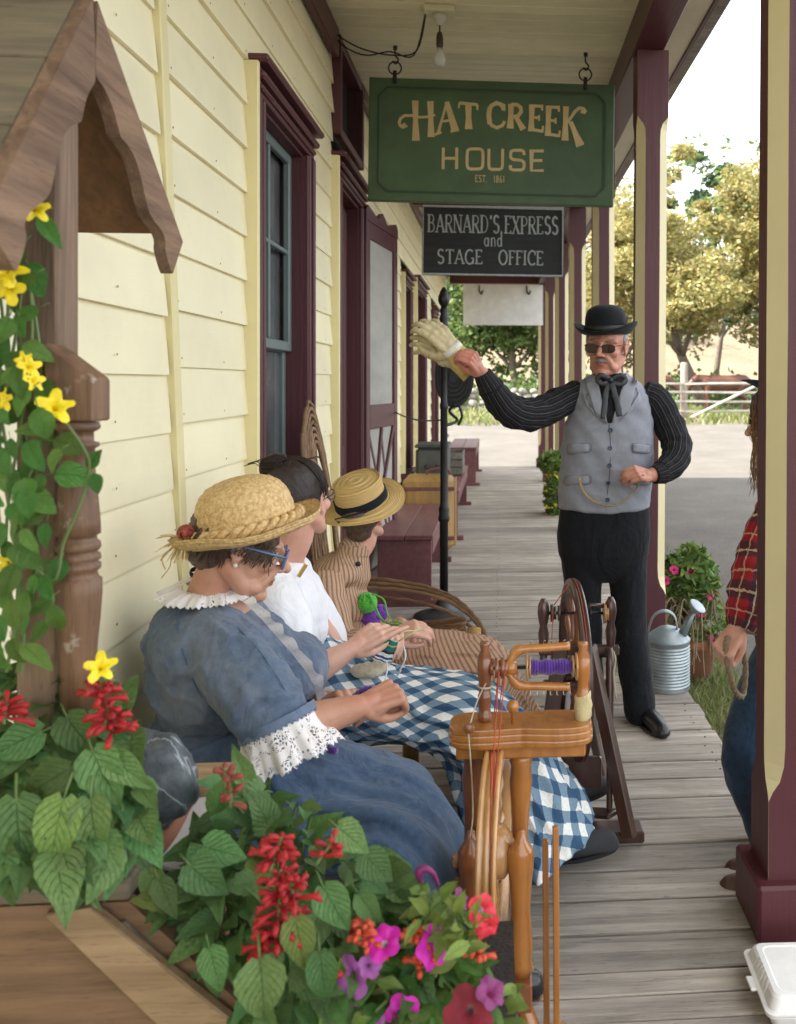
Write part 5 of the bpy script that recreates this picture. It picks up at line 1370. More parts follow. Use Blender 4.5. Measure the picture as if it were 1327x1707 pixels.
b = B(); b.add(tube([Q(922, 1020, 2.97), Q(918, 1100, 2.98)], .0016, 5)).add(tube([MW @ V((WR * math.cos(a), WR * math.sin(a), 0)) for a in [2 * math.pi * k / 60 for k in range(61)]], .0016, 5, cap=False)).add(tube([Q(924, 1008, 3.0), Q(948, 975, 3.0)], .0016, 5))
put('drive_cord', b.mesh(m_redcord, True), t_)

# ================================================================ bent willow seat
m_willow = wood('willow_bark', (.30, .18, .09), (.13, .07, .035), 'x', rough=.7, bump=.5, rand=.25, crack=.3)
m_log = wood('peeled_log', (.50, .32, .10), (.30, .17, .05), 'z', rough=.6, bump=.4, rand=.1)
t_ = thing('willow_settee', 'bent willow twig settee under the woman in the flat straw hat', 'settee', (-.6, 3.6, 0))
rnd = random.Random(9)
def rod(pts, r, name='rod', sub=7):
    p = smoothpath(pts, sub); p = [q + V((rnd.gauss(0, .0012), rnd.gauss(0, .0012), rnd.gauss(0, .0012))) for q in p]
    put(name, mesh(*tube(p, [r * rnd.uniform(.92, 1.08) for _ in p], 8)[:2], m_willow, True), t_)
for k in range(3):   # big arm hoops sweeping forward
    o_ = V((0, -.016 * k, -.013 * k)); rod([P(520, 990, 4.0) + o_, P(596, 966 + k, 3.95) + o_, P(680, 972, 3.85) + o_ * 1.0, P(745, 990, 3.75) + o_ * .8, P(792, 1028, 3.62) + o_ * .5, P(811, 1068, 3.5) + o_ * .3, P(812, 1100, 3.42)], .0085, 'arm_rod')
for k in range(1):
    o_ = V((0, -.01 * k, -.017 * k)); rod([P(596, 995 + k, 3.92) + o_, P(660, 998, 3.8) + o_, P(735, 1015, 3.68) + o_, P(790, 1050, 3.55) + o_, P(806, 1095, 3.45)], .008, 'arm_rod')
for k in range(7):
    rod([P(600, 1050 + k * 4.5, 3.75), P(690, 1040 + k * 4.2, 3.66), P(775, 1030 + k * 4.4, 3.56)], .0085, 'slat_rod')
for k in range(7):   # tall hooped back against the wall
    f_ = k * .028; xw = -.79 + .004 * k
    rod([V((xw + .10, 3.66 + f_, .45)), V((xw + .05, 3.68 + f_, .9)), V((xw + .01, 3.74 + f_ * .8, 1.22 - f_ * .3)), V((xw, 3.92, 1.385 - f_)), V((xw + .01, 4.12 - f_ * .8, 1.22 - f_ * .3)), V((xw + .05, 4.2 - f_, .9)), V((xw + .10, 4.22 - f_, .45))], .0085, 'back_rod')
for k in range(5): rod([V((-.70, 3.82 + k * .045, .46)), V((-.745, 3.83 + k * .045, .8)), V((-.78, 3.86 + k * .03, 1.16))], .007, 'back_rod')
for (px, y_, zb, zt_) in ((790, 3.5, 0, P(790, 1048, 3.5).z), (600, 4.0, 0, .62)):
    x = P(px, 1080, y_).x; put('corner_post', mesh(*tube([(x, y_, zb), (x + .004, y_, (zb + zt_) / 2), (x, y_, zt_)], [.030, .028, .027], 14)[:2], m_log, True), t_)
put('corner_post', mesh(*tube([(-.30, 3.2, 0), (-.30, 3.2, .40)], .028, 12)[:2], m_log, True), t_)
xf = P(770, 1075, 3.45)
put('front_log', mesh(*tube([(-.62, 3.46, .36), (-.3, 3.44, .36), (xf.x + .015, 3.44, xf.z)], .019, 12)[:2], m_log, True), t_)
put('front_log', mesh(*tube([(xf.x, 3.36, xf.z - .03), (xf.x, 3.6, xf.z - .03)], .018, 12)[:2], m_log, True), t_)
for k in range(9): rod([V((-.72, 3.18 + k * .09, .41)), V((-.3, 3.16 + k * .09, .42)), V((-.14, 3.16 + k * .075, .40))], .010, 'seat_rod')
# plain bench hidden under the other two women
t_ = thing('bench', 'low plank bench under the two nearer seated women', 'bench', (-.62, 2.5, 0))
put('seat_plank', mesh(*box(-.62, 2.5, .385, .40, 1.15, .035, .005), m_grey_wood), t_)
for yy in (2.02, 2.98): put('leg', mesh(*box(-.62, yy, .18, .34, .04, .36, .004), m_grey_wood), t_)
# ================================================================ wishing well planter, near left
m_old = wood('old_brown_board', (.33, .205, .125), (.11, .06, .038), 'y', rough=.85, bump=1.0, rand=.1, crack=.6)
m_oldz = wood('old_brown_upright', (.29, .19, .125), (.09, .058, .04), 'z', rough=.85, bump=.9, rand=.1, crack=.6)
m_roofb = wood('roof_board_grey', (.25, .20, .13), (.10, .082, .055), 'x', rough=.85, bump=.6, rand=.15, crack=.6)
m_turn = wood('turned_old_wood', (.27, .145, .075), (.085, .042, .022), 'z', rough=.5, bump=.6, rand=0, crack=.5, worn=.5)
m_cedar = wood('planter_cedar', (.30, .175, .09), (.12, .062, .03), 'x', rough=.7, bump=.6, rand=.08, crack=.45)
m_cedar2 = wood('planter_pale_plank', (.46, .31, .17), (.20, .12, .058), 'x', rough=.7, bump=.7, rand=.05, crack=.6)
well = thing('wishing_well', 'brown wooden wishing well planter with a scalloped gable roof and turned spindle', 'planter', (-.75, 1.5, 0))
m_lining = wood('plywood_lining', (.30, .14, .055), (.13, .06, .025), 'y', rough=.7, bump=.3, crack=.3)
RX, RY, RZ = -.645, 1.5, P(150, 8, 1.5).z
HS, HD = .37, .30     # half span, drop
def slope_box(side, x0, x1, t0, t1, th, off=0, name='roof_board', mt=None, bev=.003):
    "board on a roof slope: t from ridge (0) to eave (1)"
    d_ = V((0, side * HS, -HD)); nrm = V((0, side * HD, HS)).normalized(); up = V((0, 0, 0))
    a_ = V((0, RY, RZ)) + d_ * t0 + nrm * off; b_ = V((0, RY, RZ)) + d_ * t1 + nrm * off
    v_, f_ = beam((x0, *((a_ + b_) / 2)[1:]), (x1, *((a_ + b_) / 2)[1:]), (b_ - a_).length, th, bev, up=nrm)
    return put(name, mesh(v_, f_, mt or m_roofb), well)
for side in (-1, 1):
    HS, HD = (.285, .375) if side < 0 else (.37, .30)
    for k in range(3): slope_box(side, -1.45, RX - .012, k / 3 + .004, (k + 1) / 3 - .004, .014, .004)
    slope_box(side, -1.45, RX - .014, .02, .985, .006, -.008, 'roof_lining', m_lining)
    # scalloped barge board
    L_ = math.hypot(HS, HD); pts_t = [0, .06, .14, .22, .30, .36, .40, .44, .52, .60, .68, .74, .80, .86, .90, .93, .95, 1.0, 1.06, 1.07]
    dep = [.115, .112, .10, .085, .082, .088, .092, .082, .07, .074, .086, .092, .086, .074, .07, .072, .085, .092, .094, .088]
    d_ = V((0, side * HS, -HD)); nn = V((0, side * HD, HS)).normalized(); o_ = V((0, RY, RZ)) + nn * .012
    pts_t = smoothpath([V((a, b_, 0)) for a, b_ in zip(pts_t, dep)], 3)
    upe = [o_ + d_ * p.x for p in pts_t]; loe = [o_ + d_ * p.x - nn * p.y + V((0, 0, 0)) for p in pts_t]
    # keep the two boards from crossing at the ridge
    loe = [V((0, max(q.y, RY + .001) if side > 0 else min(q.y, RY - .001), q.z)) for q in loe]
    n = len(upe); vs_ = [V((x, p.y, p.z)) for x in (RX - .010, RX + .012) for p in upe + loe]; m2 = 2 * n; fs = []
    for i in range(n - 1):
        fs += [(m2 + i, m2 + i + 1, m2 + n + i + 1, m2 + n + i), (i, n + i, n + i + 1, i + 1), (i, i + 1, m2 + i + 1, m2 + i), (n + i, m2 + n + i, m2 + n + i + 1, n + i + 1)]
    fs += [(0, m2, m2 + n, n), (n - 1, 2 * n - 1, m2 + 2 * n - 1, m2 + n - 1)]
    put('barge_board', mesh(vs_, fs, m_old), well)
put('ridge_cap', mesh(*box(-1.06, RY, RZ + .010, .84, .03, .018, .005), m_roofb), well)
# post and turned spindle
pp = P(70, 700, 1.50)
put('post', mesh(*box(pp.x, 1.52, 1.30, .062, .075, 1.22, .004), m_oldz), well)
put('post', mesh(*box(-1.25, 1.52, 1.25, .07, .075, 1.3, .004), m_oldz), well)
sx = P(130, 700, 1.47).x; sy = 1.47
def zpx(py): return P(130, py, sy).z
SPN = [(704, .031), (706, .0295), (709, .0315), (714, .0315), (718, .027), (720, .022), (736, .0225), (738, .030), (744, .030), (748, .024), (770, .023), (790, .025), (830, .0285), (870, .0315), (890, .032), (893, .026), (900, .027), (904, .0315), (912, .0325), (917, .030), (920, .026), (924, .0315), (932, .0325), (937, .027), (940, .0325), (948, .032), (953, .027), (962, .029), (966, .034), (990, .034), (1030, .0315), (1070, .028), (1110, .026), (1180, .025)]
put('spindle', mesh(*lathe([(.0005, zpx(SPN[-1][0]))] + [(r, zpx(py)) for py, r in reversed(SPN)] + [(.0005, zpx(702))], 28, Matrix.Translation((sx, sy, 0)))[:2], m_turn, True), well)
za, zb = zpx(702), zpx(572)
v_, f_ = box(sx, sy, (za + zb) / 2, .072, .062, zb - za, .003)
v_ = [V((p.x, p.y, p.z - (.055 * (p.x - sx + .036) / .072 if p.z > (za + zb) / 2 else 0))) for p in v_]
put('spindle_block', mesh(v_, f_, m_turn), well)
# planter box
ct = P(100, 1470, 1.5); zc_ = .645
a_ = P(215, 1500, 1.40)
put('cap_board', mesh(*box(a_.x - .45, 1.465, a_.z + .013, .90, .13, .030, .004), m_roofb), well)
fy = 1.43
pl = [(P(-40, 1512, fy).x, P(0, 1512, fy).z), (P(214, 1512, fy).x, P(0, 1512, fy).z), (P(470, 1760, fy).x, P(0, 1760, fy).z), (P(470, 2050, fy).x, P(0, 2050, fy).z), (P(-40, 2050, fy).x, P(0, 2050, fy).z)]
v_, f_ = prism(pl, .022, Matrix.Translation((0, fy, 0))); put('front_panel', mesh(v_, f_, m_cedar), well)
# plank along the sloping edge
q0, q1 = P(150, 1518, fy - .02), P(395, 1760, fy - .02); v_, f_ = beam(q0 + V((-.03, 0, .03)), q1 + V((.03, 0, -.03)), .02, .088, .003, up=(1, 0, 1))
dq = (q1 - q0).normalized()
v_ = [V((p.x, p.y, min(p.z, P(0, 1514, fy - .02).z))) for p in v_]
put('edge_plank', mesh(v_, f_, m_cedar2), well)
q0, q1 = P(214, 1505, fy + .06), P(470, 1758, fy + .06); v_, f_ = beam(q0, q1, .14, .02, .003, up=(1, 0, 1)); put('side_board', mesh([p + V((.012, .0, .004)) for p in v_], f_, m_roofb), well)
b = B().add(lathe([(.002, 0), (.004, 0), (.0042, .001), (.001, .0015)], 10, axis_matrix(P(375, 1510 + 130, fy - .032), (0, -1, 0))))
put('back_panel', mesh(*box(-.95, 1.75, .4, .9, .02, .5, .003), m_cedar), well)
m_earth = M_('potting_soil', (.05, .035, .025), (.02, .014, .01), sc=30, rough=1, bump=1, bd=.02)
put('soil', mesh(*box(-.95, 1.6, .58, .9, .30, .02, .0), m_earth), well)
# small wooden trough behind with rim and boulder
t_ = thing('planter_trough', 'low planter trough with a wooden end rail and terracotta lip behind the red salvias', 'planter', (-.35, 1.7, 0))
c_ = P(325, 1300, 1.78)
put('end_rail', mesh(*box(c_.x, 1.78, c_.z, .13, .09, .030, .004), m_cedar2), t_)
rim = smoothpath([P(318, 1312, 1.72), P(300, 1350, 1.66), P(270, 1400, 1.60), P(225, 1440, 1.55), P(160, 1460, 1.52)], 6)
put('rim', mesh(*tube(rim, [(.020, .016)] * len(rim), 12)[:2], m_terra, True), t_)
put('liner', mesh(*beam(P(250, 1440, 1.60), P(372, 1325, 1.74), .14, .01, .002), m_white), t_)
put('soil', mesh(*box(-.28, 1.62, .40, .62, .34, .03, .0), m_earth), t_)
put('wall', mesh(*box(-.28, 1.46, .2, .62, .02, .42, .004), m_roofb), t_)
# boulder
v_, f_ = ell((0, 0, 0), (.085, .07, .088), None, 28, 20)
c_ = P(243, 1300, 1.60)
nv_ = []
for p in v_:
    u = p.normalized(); k = 1 + .22 * noise.fractal(u * 1.6 + V((3, 1, 2)), 1, 2, 4); q = p * k
    for nn_, dd_ in (((1, .1, .5), .072), ((-.6, -.6, .5), .070), ((.3, -.9, .1), .060), ((-.2, -.3, 1), .075)):
        n3 = V(nn_).normalized(); e = q.dot(n3) - dd_
        if e > 0: q = q - n3 * e * .85
    nv_.append(q + c_)
m, t, bb_ = nodes('dark_veined_rock')
v = vec(t, 'Object', (1, 1, 1)); n1 = N(t, 'ShaderNodeTexNoise', Scale=22, Detail=9, Roughness=.7); L(t, v, n1.inputs['Vector']); n2 = N(t, 'ShaderNodeTexNoise', Scale=6, Detail=4, Distortion=1.5); L(t, v, n2.inputs['Vector'])
c = ramp(t, n1.outputs['Fac'], [(.35, (.025, .032, .04)), (.6, (.075, .09, .10)), (.75, (.2, .2, .17))]); c = mixc(t, ramp(t, n2.outputs['Fac'], [(.485, (0, 0, 0)), (.5, (.7, .7, .7)), (.515, (0, 0, 0))]), c, (.45, .48, .5)); L(t, c, bb_.inputs['Base Color']); bb_.inputs['Roughness'].default_value = .45; bumpn(t, bb_, n1.outputs['Fac'], .4, .01)
o = put('boulder', mesh(nv_, f_, m, True)); top(o, 'dark blue grey boulder with pale veins between the salvias and the seated woman', 'rock')

# ---------------------------------------------------------------- leaves
def leaf_material(name, base, light, vein, yellow=.0):
    m, t, b = nodes(name)
    tcn = N(t, 'ShaderNodeTexCoord'); sp = N(t, 'ShaderNodeSeparateXYZ'); L(t, tcn.outputs['UV'], sp.inputs[0])
    def mth(op, a, b_=None, c_=None):
        n = N(t, 'ShaderNodeMath', operation=op)
        for i, x in enumerate((a, b_, c_)):
            if x is None: continue
            if isinstance(x, (int, float)): n.inputs[i].default_value = x
            else: L(t, x, n.inputs[i])
        return n.outputs[0]
    u = mth('ABSOLUTE', mth('SUBTRACT', sp.outputs[0], .5)); vv = sp.outputs[1]
    w_ = mth('FRACT', mth('MULTIPLY', mth('SUBTRACT', vv, mth('MULTIPLY', u, .8)), 7.5))
    d = mth('ABSOLUTE', mth('SUBTRACT', w_, .5)); side = mth('SMOOTH_MIN', mth('SUBTRACT', .5, d), .5, .01)
    veins = mth('MAXIMUM', ramp(t, mth('SUBTRACT', .5, d), [(.0, (1, 1, 1)), (.09, (0, 0, 0))]), ramp(t, u, [(.0, (1, 1, 1)), (.02, (0, 0, 0))]))
    oi = N(t, 'ShaderNodeObjectInfo')
    nz_ = N(t, 'ShaderNodeTexNoise', Scale=14, Detail=6, Roughness=.7); L(t, vec(t, 'Object', (1, 1, 1)), nz_.inputs['Vector'])
    c = ramp(t, nz_.outputs['Fac'], [(.3, base), (.7, light)])
    hs = N(t, 'ShaderNodeHueSaturation'); mr = N(t, 'ShaderNodeMapRange'); mr.inputs['To Min'].default_value = .65; mr.inputs['To Max'].default_value = 1.35; L(t, oi.outputs['Random'], mr.inputs['Value']); L(t, mr.outputs[0], hs.inputs['Value'])
    mr2 = N(t, 'ShaderNodeMapRange'); mr2.inputs['To Min'].default_value = .46; mr2.inputs['To Max'].default_value = .52; L(t, mth('FRACT', mth('MULTIPLY', oi.outputs['Random'], 7.3)), mr2.inputs['Value']); L(t, mr2.outputs[0], hs.inputs['Hue'])
    L(t, c, hs.inputs['Color']); c = mixc(t, mth('MULTIPLY', veins, .30), hs.outputs[0], vein)
    # age spots and browning
    n5 = N(t, 'ShaderNodeTexNoise', Scale=30, Detail=5, Roughness=.7); L(t, vec(t, 'Object', (1, 1, 1)), n5.inputs['Vector'])
    c = mixc(t, ramp(t, n5.outputs['Fac'], [(.66, (0, 0, 0)), (.72, (.6, .6, .6))]), c, (.10, .07, .02))
    L(t, c, b.inputs['Base Color']); b.inputs['Roughness'].default_value = .42; b.inputs['Specular IOR Level'].default_value = .4
    cell = N(t, 'ShaderNodeTexNoise', Scale=60, Detail=3); L(t, tcn.outputs['UV'], cell.inputs['Vector'])
    hgt = mth('ADD', mth('MULTIPLY', veins, -1.0), mth('MULTIPLY', cell.outputs['Fac'], .5)); bumpn(t, b, hgt, .8, .003)
    tr = N(t, 'ShaderNodeBsdfTranslucent'); L(t, mixc(t, .5, c, (.2, .35, .03), 'MIX'), tr.inputs['Color']); ms = N(t, 'ShaderNodeMixShader'); ms.inputs[0].default_value = .22
    L(t, b.outputs[0], ms.inputs[1]); L(t, tr.outputs[0], ms.inputs[2]); L(t, ms.outputs[0], t.nodes['Material Output'].inputs['Surface'])
    return m
m_leaf = leaf_material('salvia_leaf', (.055, .15, .045), (.16, .30, .10), (.02, .07, .018))
m_leafy = leaf_material('salvia_leaf_pale', (.10, .19, .045), (.24, .32, .08), (.04, .11, .025))
m_vine = leaf_material('vine_leaf', (.05, .17, .03), (.13, .28, .055), (.10, .22, .06))
m_stem = M_('green_stem', (.13, .20, .05), (.09, .13, .04), rough=.6, bump=.1)
def leafmesh(kind, mt, seed):
    "kind heart/lance; tip towards +x, up +z, unit length, petiole behind the origin"
    rnd = random.Random(seed); nt_, nw = 12, 6; vs_ = []; uv = []
    fold = rnd.uniform(.15, .45); droop = rnd.uniform(.25, .7); side = rnd.uniform(-.12, .12); wav = rnd.uniform(0, 6)
    for i in range(nt_ + 1):
        t = i / nt_
        if kind == 'heart': w_ = .40 * (math.sin(math.pi * min(1, t * .97 + .03) ** .62)) ** .85 * (1 - .25 * t) + (.0 if i < nt_ else 0)
        elif kind == 'lance': w_ = .24 * math.sin(math.pi * t ** .8) ** .9
        else: w_ = .33 * math.sin(math.pi * t ** .7) ** .8
        if i == nt_: w_ = .004
        if i == 0: w_ = .09
        for j in range(nw + 1):
            s = j / nw * 2 - 1; x = t - (.10 * (1 - t) ** 4 * abs(s) ** 1.2 if kind == 'heart' else 0); y = s * w_
            scal = 1 + .035 * math.sin(t * 40 + wav) * abs(s) ** 3
            z_ = -droop * t * t * .55 + fold * abs(y) + .035 * math.sin(t * 9 + wav + (1.3 if s > 0 else 0)) * abs(s) + .02 * math.cos((t - abs(s) * .3) * 24) * (1 - abs(s)) * abs(s) * 2
            vs_.append(V((x, y * scal + side * t * t, z_))); uv.append((j / nw, t))
    fs = []; W = nw + 1
    for i in range(nt_):
        for j in range(nw): fs.append((i * W + j, (i + 1) * W + j, (i + 1) * W + j + 1, i * W + j + 1))
    pv, pf, _ = tube([(-.35, 0, -.10), (-.15, 0, -.02), (.05, 0, .002)], [.02, .018, .012], 5)
    k = len(vs_); vs_ += pv; uv += [(.5, 0)] * len(pv); fs += [tuple(q + k for q in f) for f in pf]
    mi = [0] * (nt_ * nw) + [1] * len(pf)
    return mesh(vs_, fs, [mt, m_stem], True, mi, uv)
LH = [leafmesh('heart', m_leaf, s) for s in range(7)]; LHY = [leafmesh('heart', m_leafy, s + 20) for s in range(2)]
LV = [leafmesh('oval', m_vine, s + 40) for s in range(6)]; m_lime = leaf_material('lime_young_leaf', (.16, .27, .05), (.30, .40, .10), (.2, .3, .08))
LL = [leafmesh('lance', m_lime, s + 60) for s in range(4)]
def place_leaf(par, me, base, tipdir, normal, size, name='leaf'):
    x = V(tipdir).normalized(); n_ = V(normal); n_ = (n_ - x * n_.dot(x)).normalized(); y = n_.cross(x)
    o = bpy.data.objects.new(name, me); col.objects.link(o); o.parent = par
    M = Matrix((x, y, n_)).transposed().to_4x4(); M.translation = V(base) - ROOT[par.name]
    o.matrix_basis = M @ Matrix.Diagonal((size, size * random.uniform(.75, 1.12), size * random.uniform(.5, 1.5), 1)); return o
def salvia(par, pts, centre, sizes, seed, pool, yel=.08):
    "leaves whose stalks point back to the heart of the plant"
    rnd = random.Random(seed)
    for (px, py, Y) in pts:
        p = P(px, py, Y); out = (p - centre); out.y *= .5
        d = (out.normalized() * .9 + V((rnd.gauss(0, .35), rnd.gauss(0, .25) - .3, rnd.gauss(0, .25) - .38))).normalized()
        nrm = V((rnd.gauss(0, .35) + out.x * 1.2, -.75 + rnd.gauss(0, .2), .75 + rnd.gauss(0, .25)))
        s = rnd.uniform(*sizes) * (1 if rnd.random() < .7 else rnd.uniform(.5, .8)); me = rnd.choice(pool) if rnd.random() > yel else rnd.choice(LHY)
        place_leaf(par, me, p - d * s * .45, d, nrm, s)
def scatter(poly, n, mind, seed, ynear, yfar):
    "points inside a picture polygon kept apart; lower ones nearer"
    rnd = random.Random(seed); pts = []; xs_ = [p[0] for p in poly]; ys_ = [p[1] for p in poly]
    def inside(x, y):
        c = False; j = len(poly) - 1
        for i in range(len(poly)):
            (xi, yi), (xj, yj) = poly[i], poly[j]
            if (yi > y) != (yj > y) and x < (xj - xi) * (y - yi) / (yj - yi) + xi: c = not c
            j = i
        return c
    tries = 0
    while len(pts) < n and tries < n * 60:
        tries += 1; x = rnd.uniform(min(xs_), max(xs_)); y = rnd.uniform(min(ys_), max(ys_))
        if not inside(x, y): continue
        if any((x - q[0]) ** 2 + (y - q[1]) ** 2 < mind ** 2 for q in pts[-60:]): continue
        f = (y - min(ys_)) / (max(ys_) - min(ys_)); pts.append((x, y, yfar + (ynear - yfar) * f + rnd.uniform(-.07, .07)))
    return pts
def stems(par, root, tips, seed, mt=None):
    rnd = random.Random(seed); b = B()
    for tip in tips:
        mid = root.lerp(tip, .55) + V((rnd.gauss(0, .02), rnd.gauss(0, .02), .05)); b.add(tube(smoothpath([root + V((rnd.gauss(0, .05), rnd.gauss(0, .03), 0)), mid, tip], 5), .003, 5, cap=False))
    o = b.put('stems', mt or m_stem, par, True); o['kind'] = 'stuff'
m_redsal = leafmat('red_salvia_petals', [(.55, .015, .015), (.62, .03, .02), (.45, .01, .02), (.6, .07, .03)])
m_corsal = leafmat('coral_salvia_petals', [(.62, .10, .04), (.66, .16, .08), (.5, .06, .03)])
m_redsolid = M_('salvia_red', (.46, .012, .014), (.20, .005, .010), sc=40, rough=.6, bump=.2, sss=0)
def spike(par, base, tip, n, r, mt, seed, name='flower_spike', fl=.028):
    "salvia raceme: whorls of small tubular flowers"
    rnd = random.Random(seed); b = B(); ax = (tip - base)
    b.add(tube([base - ax * .3, base, tip], .0022, 5), 1)
    for k in range(n):
        f = (k + .5) / n; a = k * 2.4 + rnd.uniform(-.4, .4); u = V((math.cos(a), math.sin(a), .1)); c = base + ax * f
        l_ = fl * (1.15 - .6 * f) * rnd.uniform(.8, 1.2); d = (u + V((0, 0, rnd.uniform(-.5, .5)))).normalized()
        q0 = c + u * r * .15; q1 = q0 + d * l_; q2 = q1 + (d + V((0, 0, -.7))).normalized() * l_ * .4
        b.add(tube(smoothpath([q0, q0.lerp(q1, .6), q1, q2], 2), [.0016, .0026, .0034, .0040, .0046, .0042, .0015][:7], 7), 0)
        b.add(limb([q1, q1 + (d + V((0, 0, .8))).normalized() * l_ * .3], [.0035, .001], 6, 2), 0)
    return b.put(name, [mt, m_stem], par, True)
# left pot plant
ca = P(110, 1290, 1.62)
t_ = thing('salvia_plant', 'large leafy salvia with drooping heart shaped leaves in front of the well post', 'plant', (ca.x, 1.55, .64)); 
ptsA = scatter([(-40, 1120), (60, 1095), (150, 1110), (225, 1170), (240, 1290), (255, 1390), (215, 1450), (120, 1475), (-40, 1470)], 150, 23, 1, 1.27, 1.60)
salvia(t_, ptsA, P(95, 1260, 1.7), (.058, .098), 1, LH, .06)
big = [(88, 1400, 1.27, .115, -100), (30, 1395, 1.28, .11, -80), (155, 1390, 1.28, .10, -80), (175, 1300, 1.33, .10, -60), (70, 1310, 1.32, .09, -150), (215, 1290, 1.34, .085, -40), (20, 1240, 1.38, .09, -160), (135, 1230, 1.4, .085, -50)]
for px, py, Y, s, ang in big:
    s *= .86; d = V((math.cos(R(ang)), -.25, math.sin(R(ang)))); place_leaf(t_, random.choice(LH if px != 30 and px != 88 else LHY + LH[:1]), P(px, py, Y) - d.normalized() * s * .5, d, (.1, -1, .35), s)
stems(t_, V((ca.x, 1.62, .66)), [P(*q) + V((0, .03, -.02)) for q in ptsA[::3]], 2)
for i, (px, py, sz) in enumerate([(165, 1150, .05), (186, 1205, .045), (8, 1180, .06), (175, 1190, .05), (62, 1298, .03)]):
    spike(t_, P(px, py + 18, 1.36), P(px + 4, py - 12, 1.38), 15, .012, m_redsolid, i, fl=.022 if i < 4 else .012)
# red salvias in the trough
cb = P(440, 1500, 1.6)
t_ = thing('salvia_plant', 'red flowering salvias filling the trough below the woman in blue', 'plant', (cb.x, 1.5, .42))
ptsB = scatter([(240, 1460), (330, 1400), (360, 1300), (420, 1290), (500, 1340), (560, 1370), (640, 1430), (700, 1500), (620, 1560), (560, 1720), (400, 1720), (330, 1600)], 200, 22, 3, 1.30, 1.60)
salvia(t_, ptsB, P(440, 1500, 1.7), (.044, .075), 3, LH, .05)
big = [(400, 1275, 1.50, .062, 110), (280, 1500, 1.38, .07, -60), (345, 1470, 1.36, .08, -40), (440, 1660, 1.24, .10, -80), (500, 1580, 1.27, .085, -80), (560, 1520, 1.32, .085, -60), (590, 1400, 1.4, .07, -35), (630, 1450, 1.4, .07, -45), (450, 1560, 1.3, .08, -70), (375, 1420, 1.42, .08, -10), (250, 1480, 1.4, .06, -110), (620, 1520, 1.36, .07, -50), (360, 1620, 1.3, .07, -70), (540, 1640, 1.26, .085, -80)]
for px, py, Y, s, ang in big:
    s *= .86; d = V((math.cos(R(ang)), -.2, math.sin(R(ang)))); place_leaf(t_, random.choice(LH if px not in (500,) else LHY), P(px, py, Y) - d.normalized() * s * .5, d, (.1, -.9, .5), s)
stems(t_, V((cb.x, 1.6, .40)), [P(*q) + V((0, .03, -.02)) for q in ptsB[::3]], 4)
for i, (a_, b_, n_, fl) in enumerate([((462, 1570), (468, 1450), 46, .030), ((455, 1440), (470, 1395), 22, .024), ((440, 1590), (452, 1530), 18, .026), ((535, 1430), (560, 1395), 8, .018), ((490, 1500), (480, 1455), 12, .026), ((545, 1640), (540, 1600), 6, .018)]):
    spike(t_, P(*a_, 1.29), P(*b_, 1.31), n_, .012, m_redsolid, 10 + i, fl=fl)
for i, (px, py) in enumerate([(385, 1325), (600, 1545), (500, 1605), (375, 1290)]): spike(t_, P(px, py + 15, 1.36), P(px, py - 10, 1.36), 7, .01, M_('faded_salvia', (.25, .05, .035), rough=.8) if i != 1 else m_corsal_s if 'm_corsal_s' in globals() else m_redsolid, 30 + i, fl=.016)
# petunias
m_corsal_s = M_('coral_petal', (.60, .09, .035), (.45, .05, .02), sc=40, rough=.6, bump=.2)
m_pet = M_('bright_magenta_petal', (.62, .012, .42), (.50, .01, .30), sc=25, rough=.55, bump=.25, bsc=90, sss=0)
m_lil = M_('lilac_petal', (.42, .13, .42), (.33, .08, .32), sc=25, rough=.6, bump=.25, bsc=90)
m_coral = M_('coral_red_petal', (.68, .035, .06), (.55, .02, .035), sc=25, rough=.55, bump=.25, bsc=90)
m_crim = M_('velvet_crimson_petal', (.24, .003, .02), (.09, .0, .008), sc=20, rough=.75, bump=.25, bsc=90, sheen=.3)
m_plum = M_('plum_petal', (.22, .02, .13), (.12, .01, .07), sc=25, rough=.6, bump=.25, bsc=90)
cc = P(690, 1620, 1.5)
t_ = thing('petunia_plant', 'petunias in magenta, coral and deep crimson at the right end of the trough', 'plant', (cc.x, 1.48, .42))
ptsC = scatter([(560, 1500), (640, 1480), (720, 1530), (790, 1590), (830, 1720), (560, 1720), (540, 1600)], 130, 24, 5, 1.36, 1.56)
salvia(t_, ptsC, P(660, 1600, 1.7), (.045, .078), 5, LV + LH[:3], .03)
ptsD = scatter([(700, 1480), (760, 1500), (800, 1560), (760, 1600), (700, 1560)], 75, 8, 6, 1.36, 1.42)
for (px, py, Y) in ptsD + scatter([(790, 1660), (860, 1640), (870, 1720), (790, 1720)], 22, 9, 7, 1.38, 1.45) + scatter([(560, 1600), (640, 1600), (650, 1720), (560, 1720)], 30, 10, 8, 1.33, 1.4):
    d = V((random.gauss(0, .7), -.5, random.gauss(.4, .5))); place_leaf(t_, random.choice(LL), P(px, py, Y), d, (random.gauss(0, .5), -.6, .8), random.uniform(.025, .046))
stems(t_, V((cc.x, 1.55, .40)), [P(*q) for q in ptsC[::3]] + [P(q[0], q[1], 1.5) for q in ptsD[::4]], 8)
